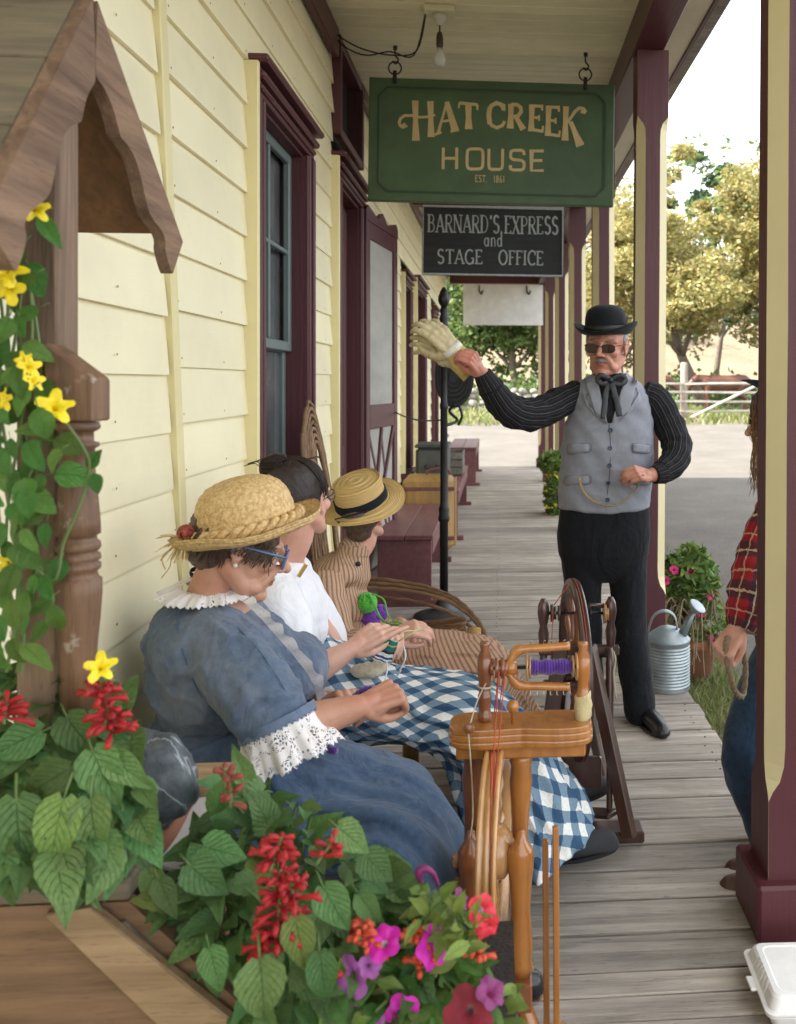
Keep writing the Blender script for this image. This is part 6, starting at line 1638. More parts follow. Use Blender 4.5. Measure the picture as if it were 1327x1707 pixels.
for i, (px, py, r_, mt, n_) in enumerate([(640, 1572, .034, m_pet, (-.2, -.8, .9)), (722, 1578, .042, m_pet, (.9, -.7, .35)), (585, 1628, .040, m_lil, (-.4, -1, .1)), (617, 1610, .024, m_lil, (.5, -.8, .4)),
        (803, 1517, .030, m_coral, (.5, -1, .3)), (812, 1545, .026, m_coral, (.4, -1, -.3)), (673, 1690, .036, m_pet, (0, -1, .25)), (625, 1700, .02, m_lil, (0, -1, .3)), (782, 1690, .050, m_crim, (-.1, -1, .35)), (818, 1655, .030, m_plum, (.5, -.5, .8)), (768, 1500, .022, m_plum, (.6, -.3, .4)), (590, 1690, .02, m_lil, (.2, -.8, .2))]):
    petunia(P(px, py, (1.27 if px > 750 and py > 1600 else 1.335) if py > 1500 else 1.42), V(n_), r_ * .76, [mt, M_('pale_throat', (.6, .42, .5), rough=.6) if mt in (m_pet, m_coral) and i % 2 == 0 else mt], t_, seed=i + 3)
for i, (px, py) in enumerate([(600, 1550), (688, 1560), (716, 1590), (792, 1586), (700, 1600), (615, 1570)]): spike(t_, P(px, py + 12, 1.34), P(px + 3, py - 10, 1.35), 14, .010, m_corsal_s, 50 + i, fl=.017)
w_ = P(700, 1465, 1.42)
bud = B().add(limb([P(730, 1475, 1.43), P(722, 1456, 1.42), P(708, 1448, 1.42), P(699, 1455, 1.42), P(700, 1468, 1.42)], [.003, .004, .006, .007, .004], 8)); bud.put('bud', m_plum, t_, True)
# yellow flowering vine on the well post
t_ = thing('flowering_vine', 'vine with bright yellow flowers climbing the well post', 'vine', (P(30, 1000, 1.45).x, 1.45, .66))
ptsV = scatter([(-30, 400), (35, 400), (50, 520), (60, 620), (110, 720), (80, 800), (40, 850), (90, 920), (110, 1000), (60, 1110), (-30, 1120)], 82, 24, 9, 1.34, 1.44)
rnd = random.Random(12)
for (px, py, Y) in ptsV:
    d = V((rnd.gauss(.1, .5), rnd.gauss(-.2, .2), rnd.gauss(-.8, .4))); place_leaf(t_, rnd.choice(LV), P(px, py, Y) - d.normalized() * .02, d, (rnd.gauss(0, .4), -1, .3 + rnd.gauss(0, .25)), rnd.uniform(.03, .052))
for px, py, a_, s in ((66, 350, 200, .05), (66, 362, -50, .05), (35, 410, 240, .06), (46, 440, -60, .055), (90, 735, -10, .05), (92, 790, 0, .055), (45, 820, -30, .05), (50, 850, -120, .04), (148, 780, 60, .032), (156, 790, -70, .03), (38, 575, -20, .045)):
    d = V((math.cos(R(a_)), -.1, math.sin(R(a_)))); place_leaf(t_, rnd.choice(LV), P(px, py, 1.40), d, (.1, -1, .3), s)
b = B()
for k in range(7):
    x0 = rnd.uniform(0, 50); pts = [P(x0 + 22 * math.sin(j * .8 + k), 1120 - j * 95, 1.42 + .01 * k) for j in range(8)]; b.add(tube(smoothpath(pts, 5), .0026, 6, cap=False))
b.add(tube(smoothpath([P(78, 680, 1.38), P(105, 700, 1.38), P(138, 745, 1.39), P(150, 785, 1.40), P(130, 850, 1.40), P(106, 905, 1.40), P(98, 950, 1.40), P(88, 968, 1.40), P(62, 950, 1.40)], 6), .0024, 6, cap=False))
b.put('vine_stems', m_stem, t_, True)['kind'] = 'stuff'
m_yelp = M_('yellow_petal', (.86, .72, .02), (.80, .58, .01), sc=30, rough=.5, bump=.2, bsc=80, sss=0)
for i, (px, py, r_, n_) in enumerate([(58, 348, .022, (.6, -1, .2)), (12, 450, .030, (.2, -1, .4)), (14, 478, .028, (-.2, -1, -.1)), (50, 612, .018, (.8, -.6, .2)), (58, 635, .017, (.9, -.5, .2)), (92, 678, .028, (.5, -1, .5)), (8, 665, .018, (-.6, -1, 0)), (12, 940, .016, (0, -1, 0)), (168, 1112, .024, (.4, -.8, .6)), (40, 600, .014, (0, -1, .3))]):
    petunia(P(px, py, 1.36), V(n_), r_, [m_yelp, m_yelp], t_, 'yellow_bloom', seed=i, notch=.5)
# ================================================================ people
def skinmat(name, c1, c2, ruddy):
    m, t, b = nodes(name); v = vec(t, 'Object', (1, 1, 1))
    n = N(t, 'ShaderNodeTexNoise', Scale=16, Detail=6, Roughness=.65); L(t, v, n.inputs['Vector'])
    n2 = N(t, 'ShaderNodeTexNoise', Scale=150, Detail=4, Roughness=.7); L(t, v, n2.inputs['Vector'])
    n4 = N(t, 'ShaderNodeTexNoise', Scale=5, Detail=2); L(t, v, n4.inputs['Vector'])
    c = ramp(t, n.outputs['Fac'], [(.3, c2), (.65, c1)]); c = mixc(t, ramp(t, n4.outputs['Fac'], [(.45, (0, 0, 0)), (.7, (.5, .5, .5))]), c, ruddy)
    L(t, c, b.inputs['Base Color']); b.inputs['Roughness'].default_value = .48; b.inputs['Subsurface Weight'].default_value = .25
    b.inputs['Subsurface Radius'].default_value = (.012, .004, .002); b.inputs['Subsurface Scale'].default_value = 1
    w_ = N(t, 'ShaderNodeTexNoise', Scale=45, Detail=5, Roughness=.7, Distortion=1.2); L(t, v, w_.inputs['Vector'])
    nn = bumpn(t, b, w_.outputs['Fac'], .28, .004); bumpn(t, b, n2.outputs['Fac'], .15, .001, nn); return m
sk_old = skinmat('tanned_skin', (.54, .30, .20), (.44, .22, .14), (.50, .20, .13))
sk_fair = skinmat('fair_skin', (.66, .40, .30), (.58, .33, .24), (.62, .26, .19))
sk_man = skinmat('ruddy_skin', (.52, .25, .17), (.42, .18, .12), (.48, .13, .09))
m_lip = M_('lips', (.38, .12, .09), (.30, .08, .06), sc=60, rough=.4, bump=.2)
m_hair_br = M_('brown_hair', (.13, .08, .055), (.045, .027, .019), sc=90, st=(1, 1, .15), rough=.45, bump=.6, bsc=200, bd=.003)
m_hair_dk = M_('dark_hair', (.035, .017, .014), (.010, .006, .005), sc=90, rough=.38, bump=.5, bsc=200, bd=.002)
m_hair_dks = leafmat('dark_hair_strands', [(.015, .009, .008), (.05, .028, .02), (.02, .012, .010), (.085, .05, .035)]); m_hair_brs = leafmat('brown_hair_strands', [(.05, .03, .02), (.12, .075, .05), (.17, .12, .09), (.08, .05, .035)])
m_hair_gr = M_('grey_hair', (.32, .29, .26), (.16, .14, .12), sc=120, rough=.6, bump=.5, bsc=240, bd=.002)
m_hair_aus = leafmat('auburn_strands', [(.12, .05, .02), (.30, .15, .06), (.20, .09, .035), (.42, .24, .11)])
m_hair_au = M_('auburn_hair', (.30, .13, .05), (.14, .055, .02), sc=90, rough=.45, bump=.5, bsc=200, bd=.002)
def frame(o, f, up=(0, 0, 1), scale=1.0):
    x = V(f).normalized(); z = V(up); z = (z - x * z.dot(x)).normalized(); y = z.cross(x)
    m = Matrix((x, y, z)).transposed().to_4x4(); m.translation = V(o); return m @ Matrix.Scale(scale, 4)
def fvec(yaw, pitch=0): return V((math.cos(R(yaw)) * math.cos(R(pitch)), math.sin(R(yaw)) * math.cos(R(pitch)), math.sin(R(pitch))))
def tr(part, M): return [M @ V(p) for p in part[0]], part[1]
def head_parts(M, old=0, jaw=1.0, nose=1.0, neck=None, nr=.054):
    q = [ell((-.014, 0, .028), (.094, .074, .088)), ell((.022, 0, -.02), (.066, .061, .082)),
         limb([(-.012, .05, -.045), (.03, .040, -.082), (.066, .012, -.098)], [.024, .019, .017]), limb([(-.012, -.05, -.045), (.03, -.040, -.082), (.066, -.012, -.098)], [.024, .019, .017]),
         ell((.073, 0, -.098), (.020, .022, .017)), ell((.05, 0, -.07), (.038, .042, .035)),
         limb([(.084, 0, .018), (.098, 0, -.006), (.1135 * nose, 0, -.026)], [.0085, .0095, .0115]), ell((.098, .011, -.031), (.012, .0085, .008)), ell((.098, -.011, -.031), (.012, .0085, .008)), ell((.110 * nose, 0, -.029), (.0085, .0085, .0075)),
         ell((.062, .036, .022), (.022, .028, .008)), ell((.062, -.036, .022), (.022, .028, .008)), ell((.076, 0, .020), (.014, .02, .012)),
         ell((.056, .040, -.022), (.026, .022, .020)), ell((.056, -.040, -.022), (.026, .022, .020)),
         ell((.0865, 0, -.0565), (.0115, .021, .0062)), ell((.0845, 0, -.0675), (.0125, .018, .0068)), ell((.070, 0, -.060), (.022, .028, .022)),
         ell((.0655, .031, .001), (.0145, .0145, .011)), ell((.0655, -.031, .001), (.0145, .0145, .011))]
    for s in (1, -1):
        q += [ell((-.006, s * .075, .002), (.016, .006, .028), Matrix.Rotation(R(12), 3, 'Y') @ Matrix.Rotation(R(-s * 18), 3, 'Z')), ell((-.004, s * .074, -.024), (.009, .006, .012))]
        q.append(tube([V((-.006 + .017 * math.cos(a), s * (.080 + .004 * math.cos(a - 2.6)), .004 + .028 * math.sin(a))) for a in [R(-110 + 30 * k) for k in range(11)]][::-1], .0038, 7)[:2])
        if old: q += [limb([(.086, s * .022, -.036), (.074, s * .034, -.058), (.062, s * .036, -.078)], [.010, .011, .010]), ell((.048, s * .040, -.078), (.026, .016, .018)), ell((.075, s * .030, -.012), (.010, .014, .006))]
    r = [tr(p, M) for p in q]
    if neck is not None:
        s = M.to_scale()[0]; a = M @ V((-.022, 0, -.05)); a2 = M @ V((-.03, 0, -.095)); r.append(limb([a, a2, neck], [nr * s, nr * .95 * s, nr * 1.12 * s], 20))
        if old: r.append(limb([M @ V((.045, 0, -.09)), neck + (M @ V((.03, 0, 0)) - M @ V((0, 0, 0)))], [.022, .03], 12))
    return r
def hand_parts(M, curl=(30, 35, 30), side=1, thumb=(.5, .75, -.45), spread=.0, pinch=False, extra=(0, 0, 0, 0)):
    "wrist at origin, fingers along +x, palm towards -z, thumb on the +y*side side"
    q = []; ys = [.030, .011, -.008, -.026]; base = [.086, .090, .086, .078]; ln = [(.040, .024, .020), (.044, .028, .021), (.041, .026, .020), (.032, .019, .018)]
    q.append(ell((.046, 0, -.002), (.046, .037, .0135)))
    q.append(limb([(-.03, 0, 0), (.012, 0, 0), (.03, 0, 0)], [.024, .022, .020], 14))
    for i in range(4):
        q.append(limb([(.012, ys[i] * .6 * side, 0), (base[i], ys[i] * side, .002)], [.0125, .0108], 10, 2))
        q.append(ell((base[i], ys[i] * side, .005), (.011, .0095, .009)))
        p = V((base[i], ys[i] * side, .001)); a = 0; pts = [p]; sp = spread * (1.5 - i)
        for j in range(3):
            a += R(curl[j] + extra[i]); p = p + V((math.cos(a), math.sin(R(sp)) * side, -math.sin(a))).normalized() * ln[i][j] ; pts.append(p)
        k = .92 if i == 3 else 1
        q.append(limb(pts, [.0098 * k, .0090 * k, .0080 * k, .0068 * k], 10, 3))
    t = V(thumb); t = V((t.x, t.y * side, t.z)).normalized(); b0 = V((.012, .020 * side, -.006)); b1 = b0 + t * .040
    t2 = (t + V((.7, -.35 * side, -.15))).normalized(); b2 = b1 + t2 * .033; t3 = (t2 + V((.35, -.25 * side, 0))).normalized(); b3 = b2 + t3 * .024
    q.append(limb([b0, b1, b2, b3], [.0165, .0128, .0108, .0080], 10, 3)); q.append(ell(b0 + V((.022, .002 * side, -.004)), (.026, .015, .013)))
    return [tr(p, M) for p in q]
def lips_paint(M):
    Mi = M.inverted()
    def f(me):
        for p in me.polygons:
            c = Mi @ p.center
            if c.x > .083 and abs(c.y) < .021 and -.073 < c.z < -.0515 and abs(c.z + .062) < .0115 - abs(c.y) * .32: p.material_index = 1
    return f
def eyes(par, M, iris=(.10, .06, .03), open_=True):
    mw = M_('eye_white', (.62, .58, .55), rough=.15, bump=0); mi_ = M_('iris', iris, rough=.1, bump=0)
    for s in (1, -1):
        c = M @ V((.0705, s * .031, .000)); o = put('eye', mesh(*ell(c, (.0125, .0125, .0125)), mw, True), par); f = (M @ V((1, 0, 0)) - M @ V((0, 0, 0))).normalized()
        put('iris', mesh(*ell(c + f * .0095, (.0042, .0052, .0052), frame((0, 0, 0), f).to_3x3()), mi_, True), o)
def strands(par, name, mt, paths, r=.0011):
    b = B()
    for p in paths: b.add(tube(smoothpath(p, 4), [r] * (4 * (len(p) - 1)) + [r * .3], 4, cap=False))
    o = b.put(name, mt, par, True); o['kind'] = 'stuff'; return o
def lace(name, sc=90, thr=.12, fl=.50):
    m, t, b = nodes(name); v = vec(t, 'UV', (1, 1, 1)); n = N(t, 'ShaderNodeTexVoronoi', Scale=sc, feature='DISTANCE_TO_EDGE', Randomness=.8); wn_ = N(t, 'ShaderNodeTexNoise', Scale=22, Detail=2); L(t, v, wn_.inputs['Vector']); wa_ = N(t, 'ShaderNodeVectorMath', operation='MULTIPLY_ADD'); L(t, wn_.outputs['Color'], wa_.inputs[0]); wa_.inputs[1].default_value = (.03, .03, 0); L(t, v, wa_.inputs[2]); L(t, wa_.outputs[0], n.inputs['Vector'])
    n2 = N(t, 'ShaderNodeTexNoise', Scale=sc * .18, Detail=2, Distortion=1.5); L(t, v, n2.inputs['Vector'])
    a = ramp(t, n.outputs['Distance'], [(thr, (1, 1, 1)), (thr + .06, (0, 0, 0))]); a2 = ramp(t, n2.outputs['Fac'], [(fl, (0, 0, 0)), (fl + .04, (1, 1, 1))])
    mx_ = N(t, 'ShaderNodeMath', operation='MAXIMUM'); L(t, a, mx_.inputs[0]); L(t, a2, mx_.inputs[1])
    mn = N(t, 'ShaderNodeMath', operation='MAXIMUM'); L(t, mx_.outputs[0], mn.inputs[0]); mn.inputs[1].default_value = .12
    L(t, mn.outputs[0], b.inputs['Alpha']); b.inputs['Base Color'].default_value = (.80, .76, .74, 1); b.inputs['Roughness'].default_value = .9
    bumpn(t, b, mx_.outputs[0], .6, .002); return m
m_lace = lace('white_lace', 150, .13, .47); m_lace2 = lace('dense_lace', 170, .2, .40)
def cloth(name, c1, c2, sc=40, weave=420, rough=.9, wr=.5, wash=None, sheen=.15, wsc=9):
    m, t, b = nodes(name); v = vec(t, 'Object', (1, 1, 1))
    n = N(t, 'ShaderNodeTexNoise', Scale=sc, Detail=5, Roughness=.7); L(t, v, n.inputs['Vector']); c = ramp(t, n.outputs['Fac'], [(.3, c2), (.7, c1)])
    if wash:
        n3 = N(t, 'ShaderNodeTexNoise', Scale=5, Detail=5, Roughness=.6); L(t, v, n3.inputs['Vector']); c = mixc(t, ramp(t, n3.outputs['Fac'], [(.45, (0, 0, 0)), (.68, (.55, .55, .55))]), c, wash)
    L(t, c, b.inputs['Base Color']); b.inputs['Roughness'].default_value = rough; b.inputs['Sheen Weight'].default_value = sheen; b.inputs['Specular IOR Level'].default_value = .2
    n1 = N(t, 'ShaderNodeTexNoise', Scale=wsc, Detail=4, Roughness=.5, Distortion=1.0); L(t, vec(t, 'Object', (1, 1, .55)), n1.inputs['Vector'])
    nn = bumpn(t, b, n1.outputs['Fac'], wr, .025)
    n2 = N(t, 'ShaderNodeTexNoise', Scale=weave, Detail=2); L(t, v, n2.inputs['Vector']); bumpn(t, b, n2.outputs['Fac'], .3, .001, nn); return m
def stripes(m, coordsock_maker): pass
def checkmat(name, bands, rot=0, coord='UV', rough=.9, base=(.8, .8, .78), wr=.35):
    "woven check: bands = (scale, duty, colour, strength) for both directions"
    m, t, b = nodes(name); tcn = N(t, 'ShaderNodeTexCoord'); mp_ = N(t, 'ShaderNodeMapping'); mp_.inputs['Rotation'].default_value = (0, 0, R(rot)); L(t, tcn.outputs[coord], mp_.inputs['Vector'])
    nz_ = N(t, 'ShaderNodeTexNoise', Scale=60, Detail=3); L(t, mp_.outputs[0], nz_.inputs['Vector'])
    sp = N(t, 'ShaderNodeSeparateXYZ'); L(t, mp_.outputs[0], sp.inputs[0])
    c = base
    for (sc_, duty, colr, st_, dirs, off) in bands:
        for d in dirs:
            ml = N(t, 'ShaderNodeMath', operation='MULTIPLY_ADD'); L(t, sp.outputs['XYZ'.index(d)], ml.inputs[0]); ml.inputs[1].default_value = sc_; ml.inputs[2].default_value = off
            wb = N(t, 'ShaderNodeMath', operation='MULTIPLY_ADD'); L(t, nz_.outputs['Fac'], wb.inputs[0]); wb.inputs[1].default_value = .12; L(t, ml.outputs[0], wb.inputs[2])
            fr_ = N(t, 'ShaderNodeMath', operation='FRACT'); L(t, wb.outputs[0], fr_.inputs[0]); lt = N(t, 'ShaderNodeMath', operation='LESS_THAN'); L(t, fr_.outputs[0], lt.inputs[0]); lt.inputs[1].default_value = duty
            mu = N(t, 'ShaderNodeMath', operation='MULTIPLY'); L(t, lt.outputs[0], mu.inputs[0]); mu.inputs[1].default_value = st_
            c = mixc(t, mu.outputs[0], c, colr, 'MULTIPLY' if st_ < .99 and dirs == 'XY' and colr[0] < .5 and coord == 'UV' and name.startswith('ging') else 'MIX')
    fz_ = N(t, 'ShaderNodeTexNoise', Scale=130, Detail=4, Roughness=.8); L(t, tcn.outputs[coord], fz_.inputs['Vector']); c = mixc(t, .45, c, ramp(t, fz_.outputs['Fac'], [(.3, (.55, .55, .55)), (.7, (1.25, 1.25, 1.25))]), 'MULTIPLY')
    L(t, c, b.inputs['Base Color']); b.inputs['Roughness'].default_value = rough; b.inputs['Specular IOR Level'].default_value = .2
    n1 = N(t, 'ShaderNodeTexNoise', Scale=9, Detail=4, Distortion=.8); L(t, vec(t, 'Object', (1, 1, 1), False), n1.inputs['Vector']); nn = bumpn(t, b, n1.outputs['Fac'], wr, .025)
    bumpn(t, b, fz_.outputs['Fac'], .3, .001, nn); return m
m_denim = cloth('faded_blue_chambray', (.120, .160, .225), (.070, .100, .150), 60, wash=(.27, .285, .32), wr=.8)
m_denim2 = cloth('blue_denim_skirt', (.090, .145, .235), (.05, .088, .155), 60, wash=(.15, .20, .27), wr=.8)
m_blouse = cloth('white_cotton', (.82, .82, .84), (.74, .74, .78), 20, wr=.7)
m_ging = checkmat('gingham', [(14.5, .5, (.10, .24, .40), .86, 'XY', 0)], rot=38, base=(.78, .77, .72))
m_tan = checkmat('tan_stripe', [(62, .42, (.20, .11, .065), .75, 'X', 0)], rot=0, base=(.50, .33, .22))
m_pinst = checkmat('black_pinstripe', [(30, .05, (.26, .25, .23), .6, 'X', 0), (30, .05, (.10, .09, .10), .6, 'X', .4)], base=(.012, .012, .014))
m_plaid = checkmat('red_plaid', [(9, .42, (.035, .03, .045), .75, 'XY', .3), (9, .06, (.65, .5, .33), .8, 'XY', .1), (9, .05, (.6, .45, .3), .6, 'XY', .55)], base=(.32, .02, .028))
m_vest = cloth('grey_vest_wool', (.265, .275, .31), (.22, .23, .265), 50, 500, wr=.25)
m_black = cloth('black_trouser_cloth', (.013, .0145, .018), (.007, .008, .010), 60, 500, wr=.9, sheen=.04)
m_felt = M_('black_felt', (.008, .010, .013), (.005, .006, .008), sc=60, rough=.8, bump=.2, bsc=300, sheen=.06, spec=.2)
m_shoe = M_('black_leather', (.014, .014, .016), rough=.28, bump=.3, sc=20, bsc=40)
m_sued = M_('worn_black_suede', (.035, .038, .042), (.02, .02, .024), rough=.8, bump=.3)
m_straw, t, bb_ = nodes('straw_braid')
tcn = N(t, 'ShaderNodeTexCoord'); sp = N(t, 'ShaderNodeSeparateXYZ'); L(t, tcn.outputs['UV'], sp.inputs[0])
n1 = N(t, 'ShaderNodeTexNoise', Scale=1, Detail=5, Roughness=.7); mp_ = N(t, 'ShaderNodeMapping'); mp_.inputs['Scale'].default_value = (220, 260, 1); L(t, tcn.outputs['UV'], mp_.inputs[0]); L(t, mp_.outputs[0], n1.inputs['Vector'])
wv = N(t, 'ShaderNodeMath', operation='SINE'); ml = N(t, 'ShaderNodeMath', operation='MULTIPLY'); L(t, sp.outputs[1], ml.inputs[0]); ml.inputs[1].default_value = 900; L(t, ml.outputs[0], wv.inputs[0])
c = ramp(t, n1.outputs['Fac'], [(.3, (.46, .26, .07)), (.5, (.74, .50, .18)), (.72, (.86, .66, .32))]); L(t, c, bb_.inputs['Base Color']); bb_.inputs['Roughness'].default_value = .55
ad = N(t, 'ShaderNodeMath', operation='ADD'); L(t, wv.outputs[0], ad.inputs[0]); L(t, n1.outputs['Fac'], ad.inputs[1]); bumpn(t, bb_, ad.outputs[0], .7, .0025)
m_raf = M_('raffia', (.76, .54, .25), (.50, .31, .11), sc=120, st=(1, 1, 1), rough=.6, bump=.9, bsc=170, bd=.004, lo=.38, hi=.62)
def skirt(path, rads, mt, par, side, n=96, sub=8, folds=9, amp=.05, seed=0, fstart=.3, name='skirt', clampz=None):
    p = smoothpath(path, sub); ra = sm1([r[0] for r in rads], sub); rb = sm1([r[1] for r in rads], sub); side = V(side).normalized()
    vs_, uv = [], []; Ln = 0; T = frame_path(p); circ = 1.4
    for i in range(len(p)):
        if i: Ln += (p[i] - p[i - 1]).length
        t_ = T[i]; a_ = (side - t_ * side.dot(t_)).normalized(); b_ = t_.cross(a_); k = i / (len(p) - 1); e = max(0, (k - fstart) / (1 - fstart))
        for j in range(n):
            a = 2 * math.pi * j / n
            nv = noise.noise(V((math.cos(a) * 1.7, math.sin(a) * 1.7, Ln * 2.2 + seed)))
            fold = amp * e ** .8 * (math.sin(a * folds + 2.2 * nv + seed) * .6 + .6 * math.sin(a * (folds * 1.7) + seed * 2 + Ln * 3)) + .09 * nv * (.4 + e) + .05 * noise.noise(V((math.cos(a) * 4, math.sin(a) * 4, Ln * 7 + seed)))
            rdg = max(0, 1 - 4.5 * abs(noise.noise(V((math.cos(a) * 3.1 + Ln * 1.5, math.sin(a) * 3.1, Ln * 3.4 + seed * 2))))) ** 1.5
            s = 1 + fold + .11 * rdg * min(1, k * 4); q = p[i] + a_ * math.cos(a) * ra[i] * s + b_ * math.sin(a) * rb[i] * s
            if clampz is not None and q.z < clampz: q.z = clampz
            vs_.append(q); uv.append((j / n * circ, Ln))
    fs = []; N_ = len(p)
    for i in range(N_ - 1):
        for j in range(n): fs.append((i * n + j, i * n + (j + 1) % n, (i + 1) * n + (j + 1) % n, (i + 1) * n + j))
    me = bpy.data.meshes.new('skirt'); me.from_pydata([tuple(v) for v in vs_], [], fs); me.materials.append(mt); me.polygons.foreach_set('use_smooth', [True] * len(fs))
    l = me.uv_layers.new(name='UVMap'); d = []
    for f in fs:
        us = [uv[q][0] for q in f]
        for q in f:
            u = uv[q][0]
            if max(us) - min(us) > circ / 2 and u < circ / 2: u += circ
            d += [u, uv[q][1]]
    l.data.foreach_set('uv', d); me.update()
    o = put(name, me, par); s_ = o.modifiers.new('t', 'SOLIDIFY'); s_.thickness = .003; return o
def sleeve(path, rads, mt, par, n=28, sub=8, amp=.08, seed=0, name='sleeve', circ=.5):
    p = smoothpath(path, sub); r = sm1(rads, sub)
    def fold(i, t, a, pos):
        return 1 + amp * (noise.noise(V((math.cos(a) * 1.5, math.sin(a) * 1.5, i * .55 + seed))) + .6 * math.sin(i * 1.15 + 2 * math.sin(a + seed) + seed) * math.sin(math.pi * t) ** .5 * .6)
    v_, f_, uv = tube(p, r, n, True, fold=fold)
    me = bpy.data.meshes.new('sleeve'); me.from_pydata([tuple(v) for v in v_], [], f_); me.materials.append(mt); me.polygons.foreach_set('use_smooth', [True] * len(f_))
    l = me.uv_layers.new(name='UVMap'); d = []
    for f in f_:
        us = [uv[q][0] for q in f]
        for q in f:
            u = uv[q][0]
            if max(us) - min(us) > .5 and u < .5: u += 1
            d += [u * circ, uv[q][1]]
    l.data.foreach_set('uv', d); me.update(); return put(name, me, par)
def ruffle(ring_c, axis, r0, r1, length, mt, par, waves=11, amp=.012, n=160, name='lace_ruffle', seed=0, rings=9, droop=0, ell2=1.0, arc_=(0, 2 * math.pi)):
    Mx = axis_matrix(ring_c, axis); vs_, uv = [], []
    for i in range(rings + 1):
        t = i / rings; r = r0 + (r1 - r0) * t
        for j in range(n + 1):
            a = arc_[0] + (arc_[1] - arc_[0]) * j / n; w_ = amp * t * (math.sin(a * waves + seed) + .5 * math.sin(a * waves * 2.3 + seed)); sc_ = .004 * math.sin(a * waves * 5) * (t > .99)
            q = Mx @ V(((r + w_) * math.cos(a) * ell2, (r + w_) * math.sin(a), length * t + sc_ + .3 * w_)); q.z -= droop * t * t; vs_.append(q); uv.append((j / n * (arc_[1] - arc_[0]) * r1, t * abs(length) + (r1 - r0) * t * .5))
    W_ = n + 1; fs = [(i * W_ + j, i * W_ + j + 1, (i + 1) * W_ + j + 1, (i + 1) * W_ + j) for i in range(rings) for j in range(n)]
    return put(name, mesh(vs_, fs, mt, True, uv=uv), par)
def shoe(a, f, mt, par, ln=.27, wd=.09, name='shoe', ankle=None, sole=None, pitch=0, hgt=.075, sc=1):
    M = frame(a, fvec(f, pitch), scale=sc); L2 = ln
    q = [limb([(0, 0, .035), (.06, 0, .04), (L2 * .55, 0, .036), (L2 * .82, 0, .030)], [.036, .038, .040, .030], 16), limb([(0, 0, .03), (-.01, 0, hgt)], [.036, .036], 14),
         limb([(0, 0, .018), (L2 * .45, .006, .018), (L2 * .83, 0, .018)], [.034, wd * .40, wd * .36], 14)]
    q = [tr(p, M) for p in q]; me = fuse(q, .005, 4, [mt]); Mi = M.inverted()
    for v in me.vertices:
        c = Mi @ v.co
        if c.z < .010: c.z = .010; v.co = M @ c
    o = put(name, me, par)
    pl = []
    for k in range(32):
        a_ = 2 * math.pi * k / 32; x = L2 * .42 + (L2 * .5) * math.cos(a_); pl.append((x, math.sin(a_) * wd * (.46 if x > L2 * .4 else .40)))
    vs_ = [M @ V((x, y, z)) for z in (0, .012) for x, y in pl]; n = 32
    put('sole', mesh(vs_, [tuple(range(n))[::-1], tuple(range(n, 2 * n))] + [(k, (k + 1) % n, (k + 1) % n + n, k + n) for k in range(n)], sole or m_shoe), o)
    return o
def glasses(par, M, frame_m, lens_m, w_=.026, h_=.016, thick=.0016, temple=True, drop=0):
    b = B(); g = None
    for s in (1, -1):
        c = V((.101, s * .033, -.002 - drop)); pts = []
        for k in range(25):
            a = 2 * math.pi * k / 24; ca, sa = math.cos(a), math.sin(a); yy = w_ * abs(ca) ** .6 * (1 if ca > 0 else -1); pts.append(M @ (c + V((-abs(yy + s * .0) * .0 - .10 * max(0, s * yy), yy, h_ * abs(sa) ** .7 * (1 if sa > 0 else -1)))))
        b.add(tube(pts, thick, 6, cap=False))
        if temple: b.add(tube([M @ V((.098, s * (.033 + w_), .006)), M @ V((.05, s * .074, .008)), M @ V((-.005, s * .080, .010)), M @ V((-.022, s * .078, -.008))], [(thick * 1.0, thick * 2.2)] * 4, 6, up=(0, 0, 1)))
    b.add(tube([M @ V((.101, .008, .003)), M @ V((.106, 0, .005)), M @ V((.101, -.008, .003))], thick, 6))
    o = b.put('glasses', frame_m, par, True)
    for s in (1, -1):
        c = V((.101, s * .033, -.002 - drop)); vs_ = [M @ c]
        for k in range(24):
            a = 2 * math.pi * k / 24; ca, sa = math.cos(a), math.sin(a); yy = w_ * abs(ca) ** .6 * (1 if ca > 0 else -1); vs_.append(M @ (c + V((-.10 * max(0, s * yy), yy, h_ * abs(sa) ** .7 * (1 if sa > 0 else -1)))))
        n = len(vs_); f3 = (M @ V((1, 0, 0)) - M @ V((0, 0, 0))).normalized() * .001
        vs2 = vs_ + [v - f3 for v in vs_]; fs = []
        for k in range(24): a, b_ = 1 + k, 1 + (k + 1) % 24; fs += [(0, a, b_), (n, n + b_, n + a)]
        put('lens', mesh(vs2, fs, lens_m), o)
    return o
def glassmat(name, c, alpha):
    m, t, b = nodes(name); b.inputs['Base Color'].default_value = (*c, 1); b.inputs['Roughness'].default_value = .08; b.inputs['Alpha'].default_value = alpha; b.inputs['Specular IOR Level'].default_value = .25; return m

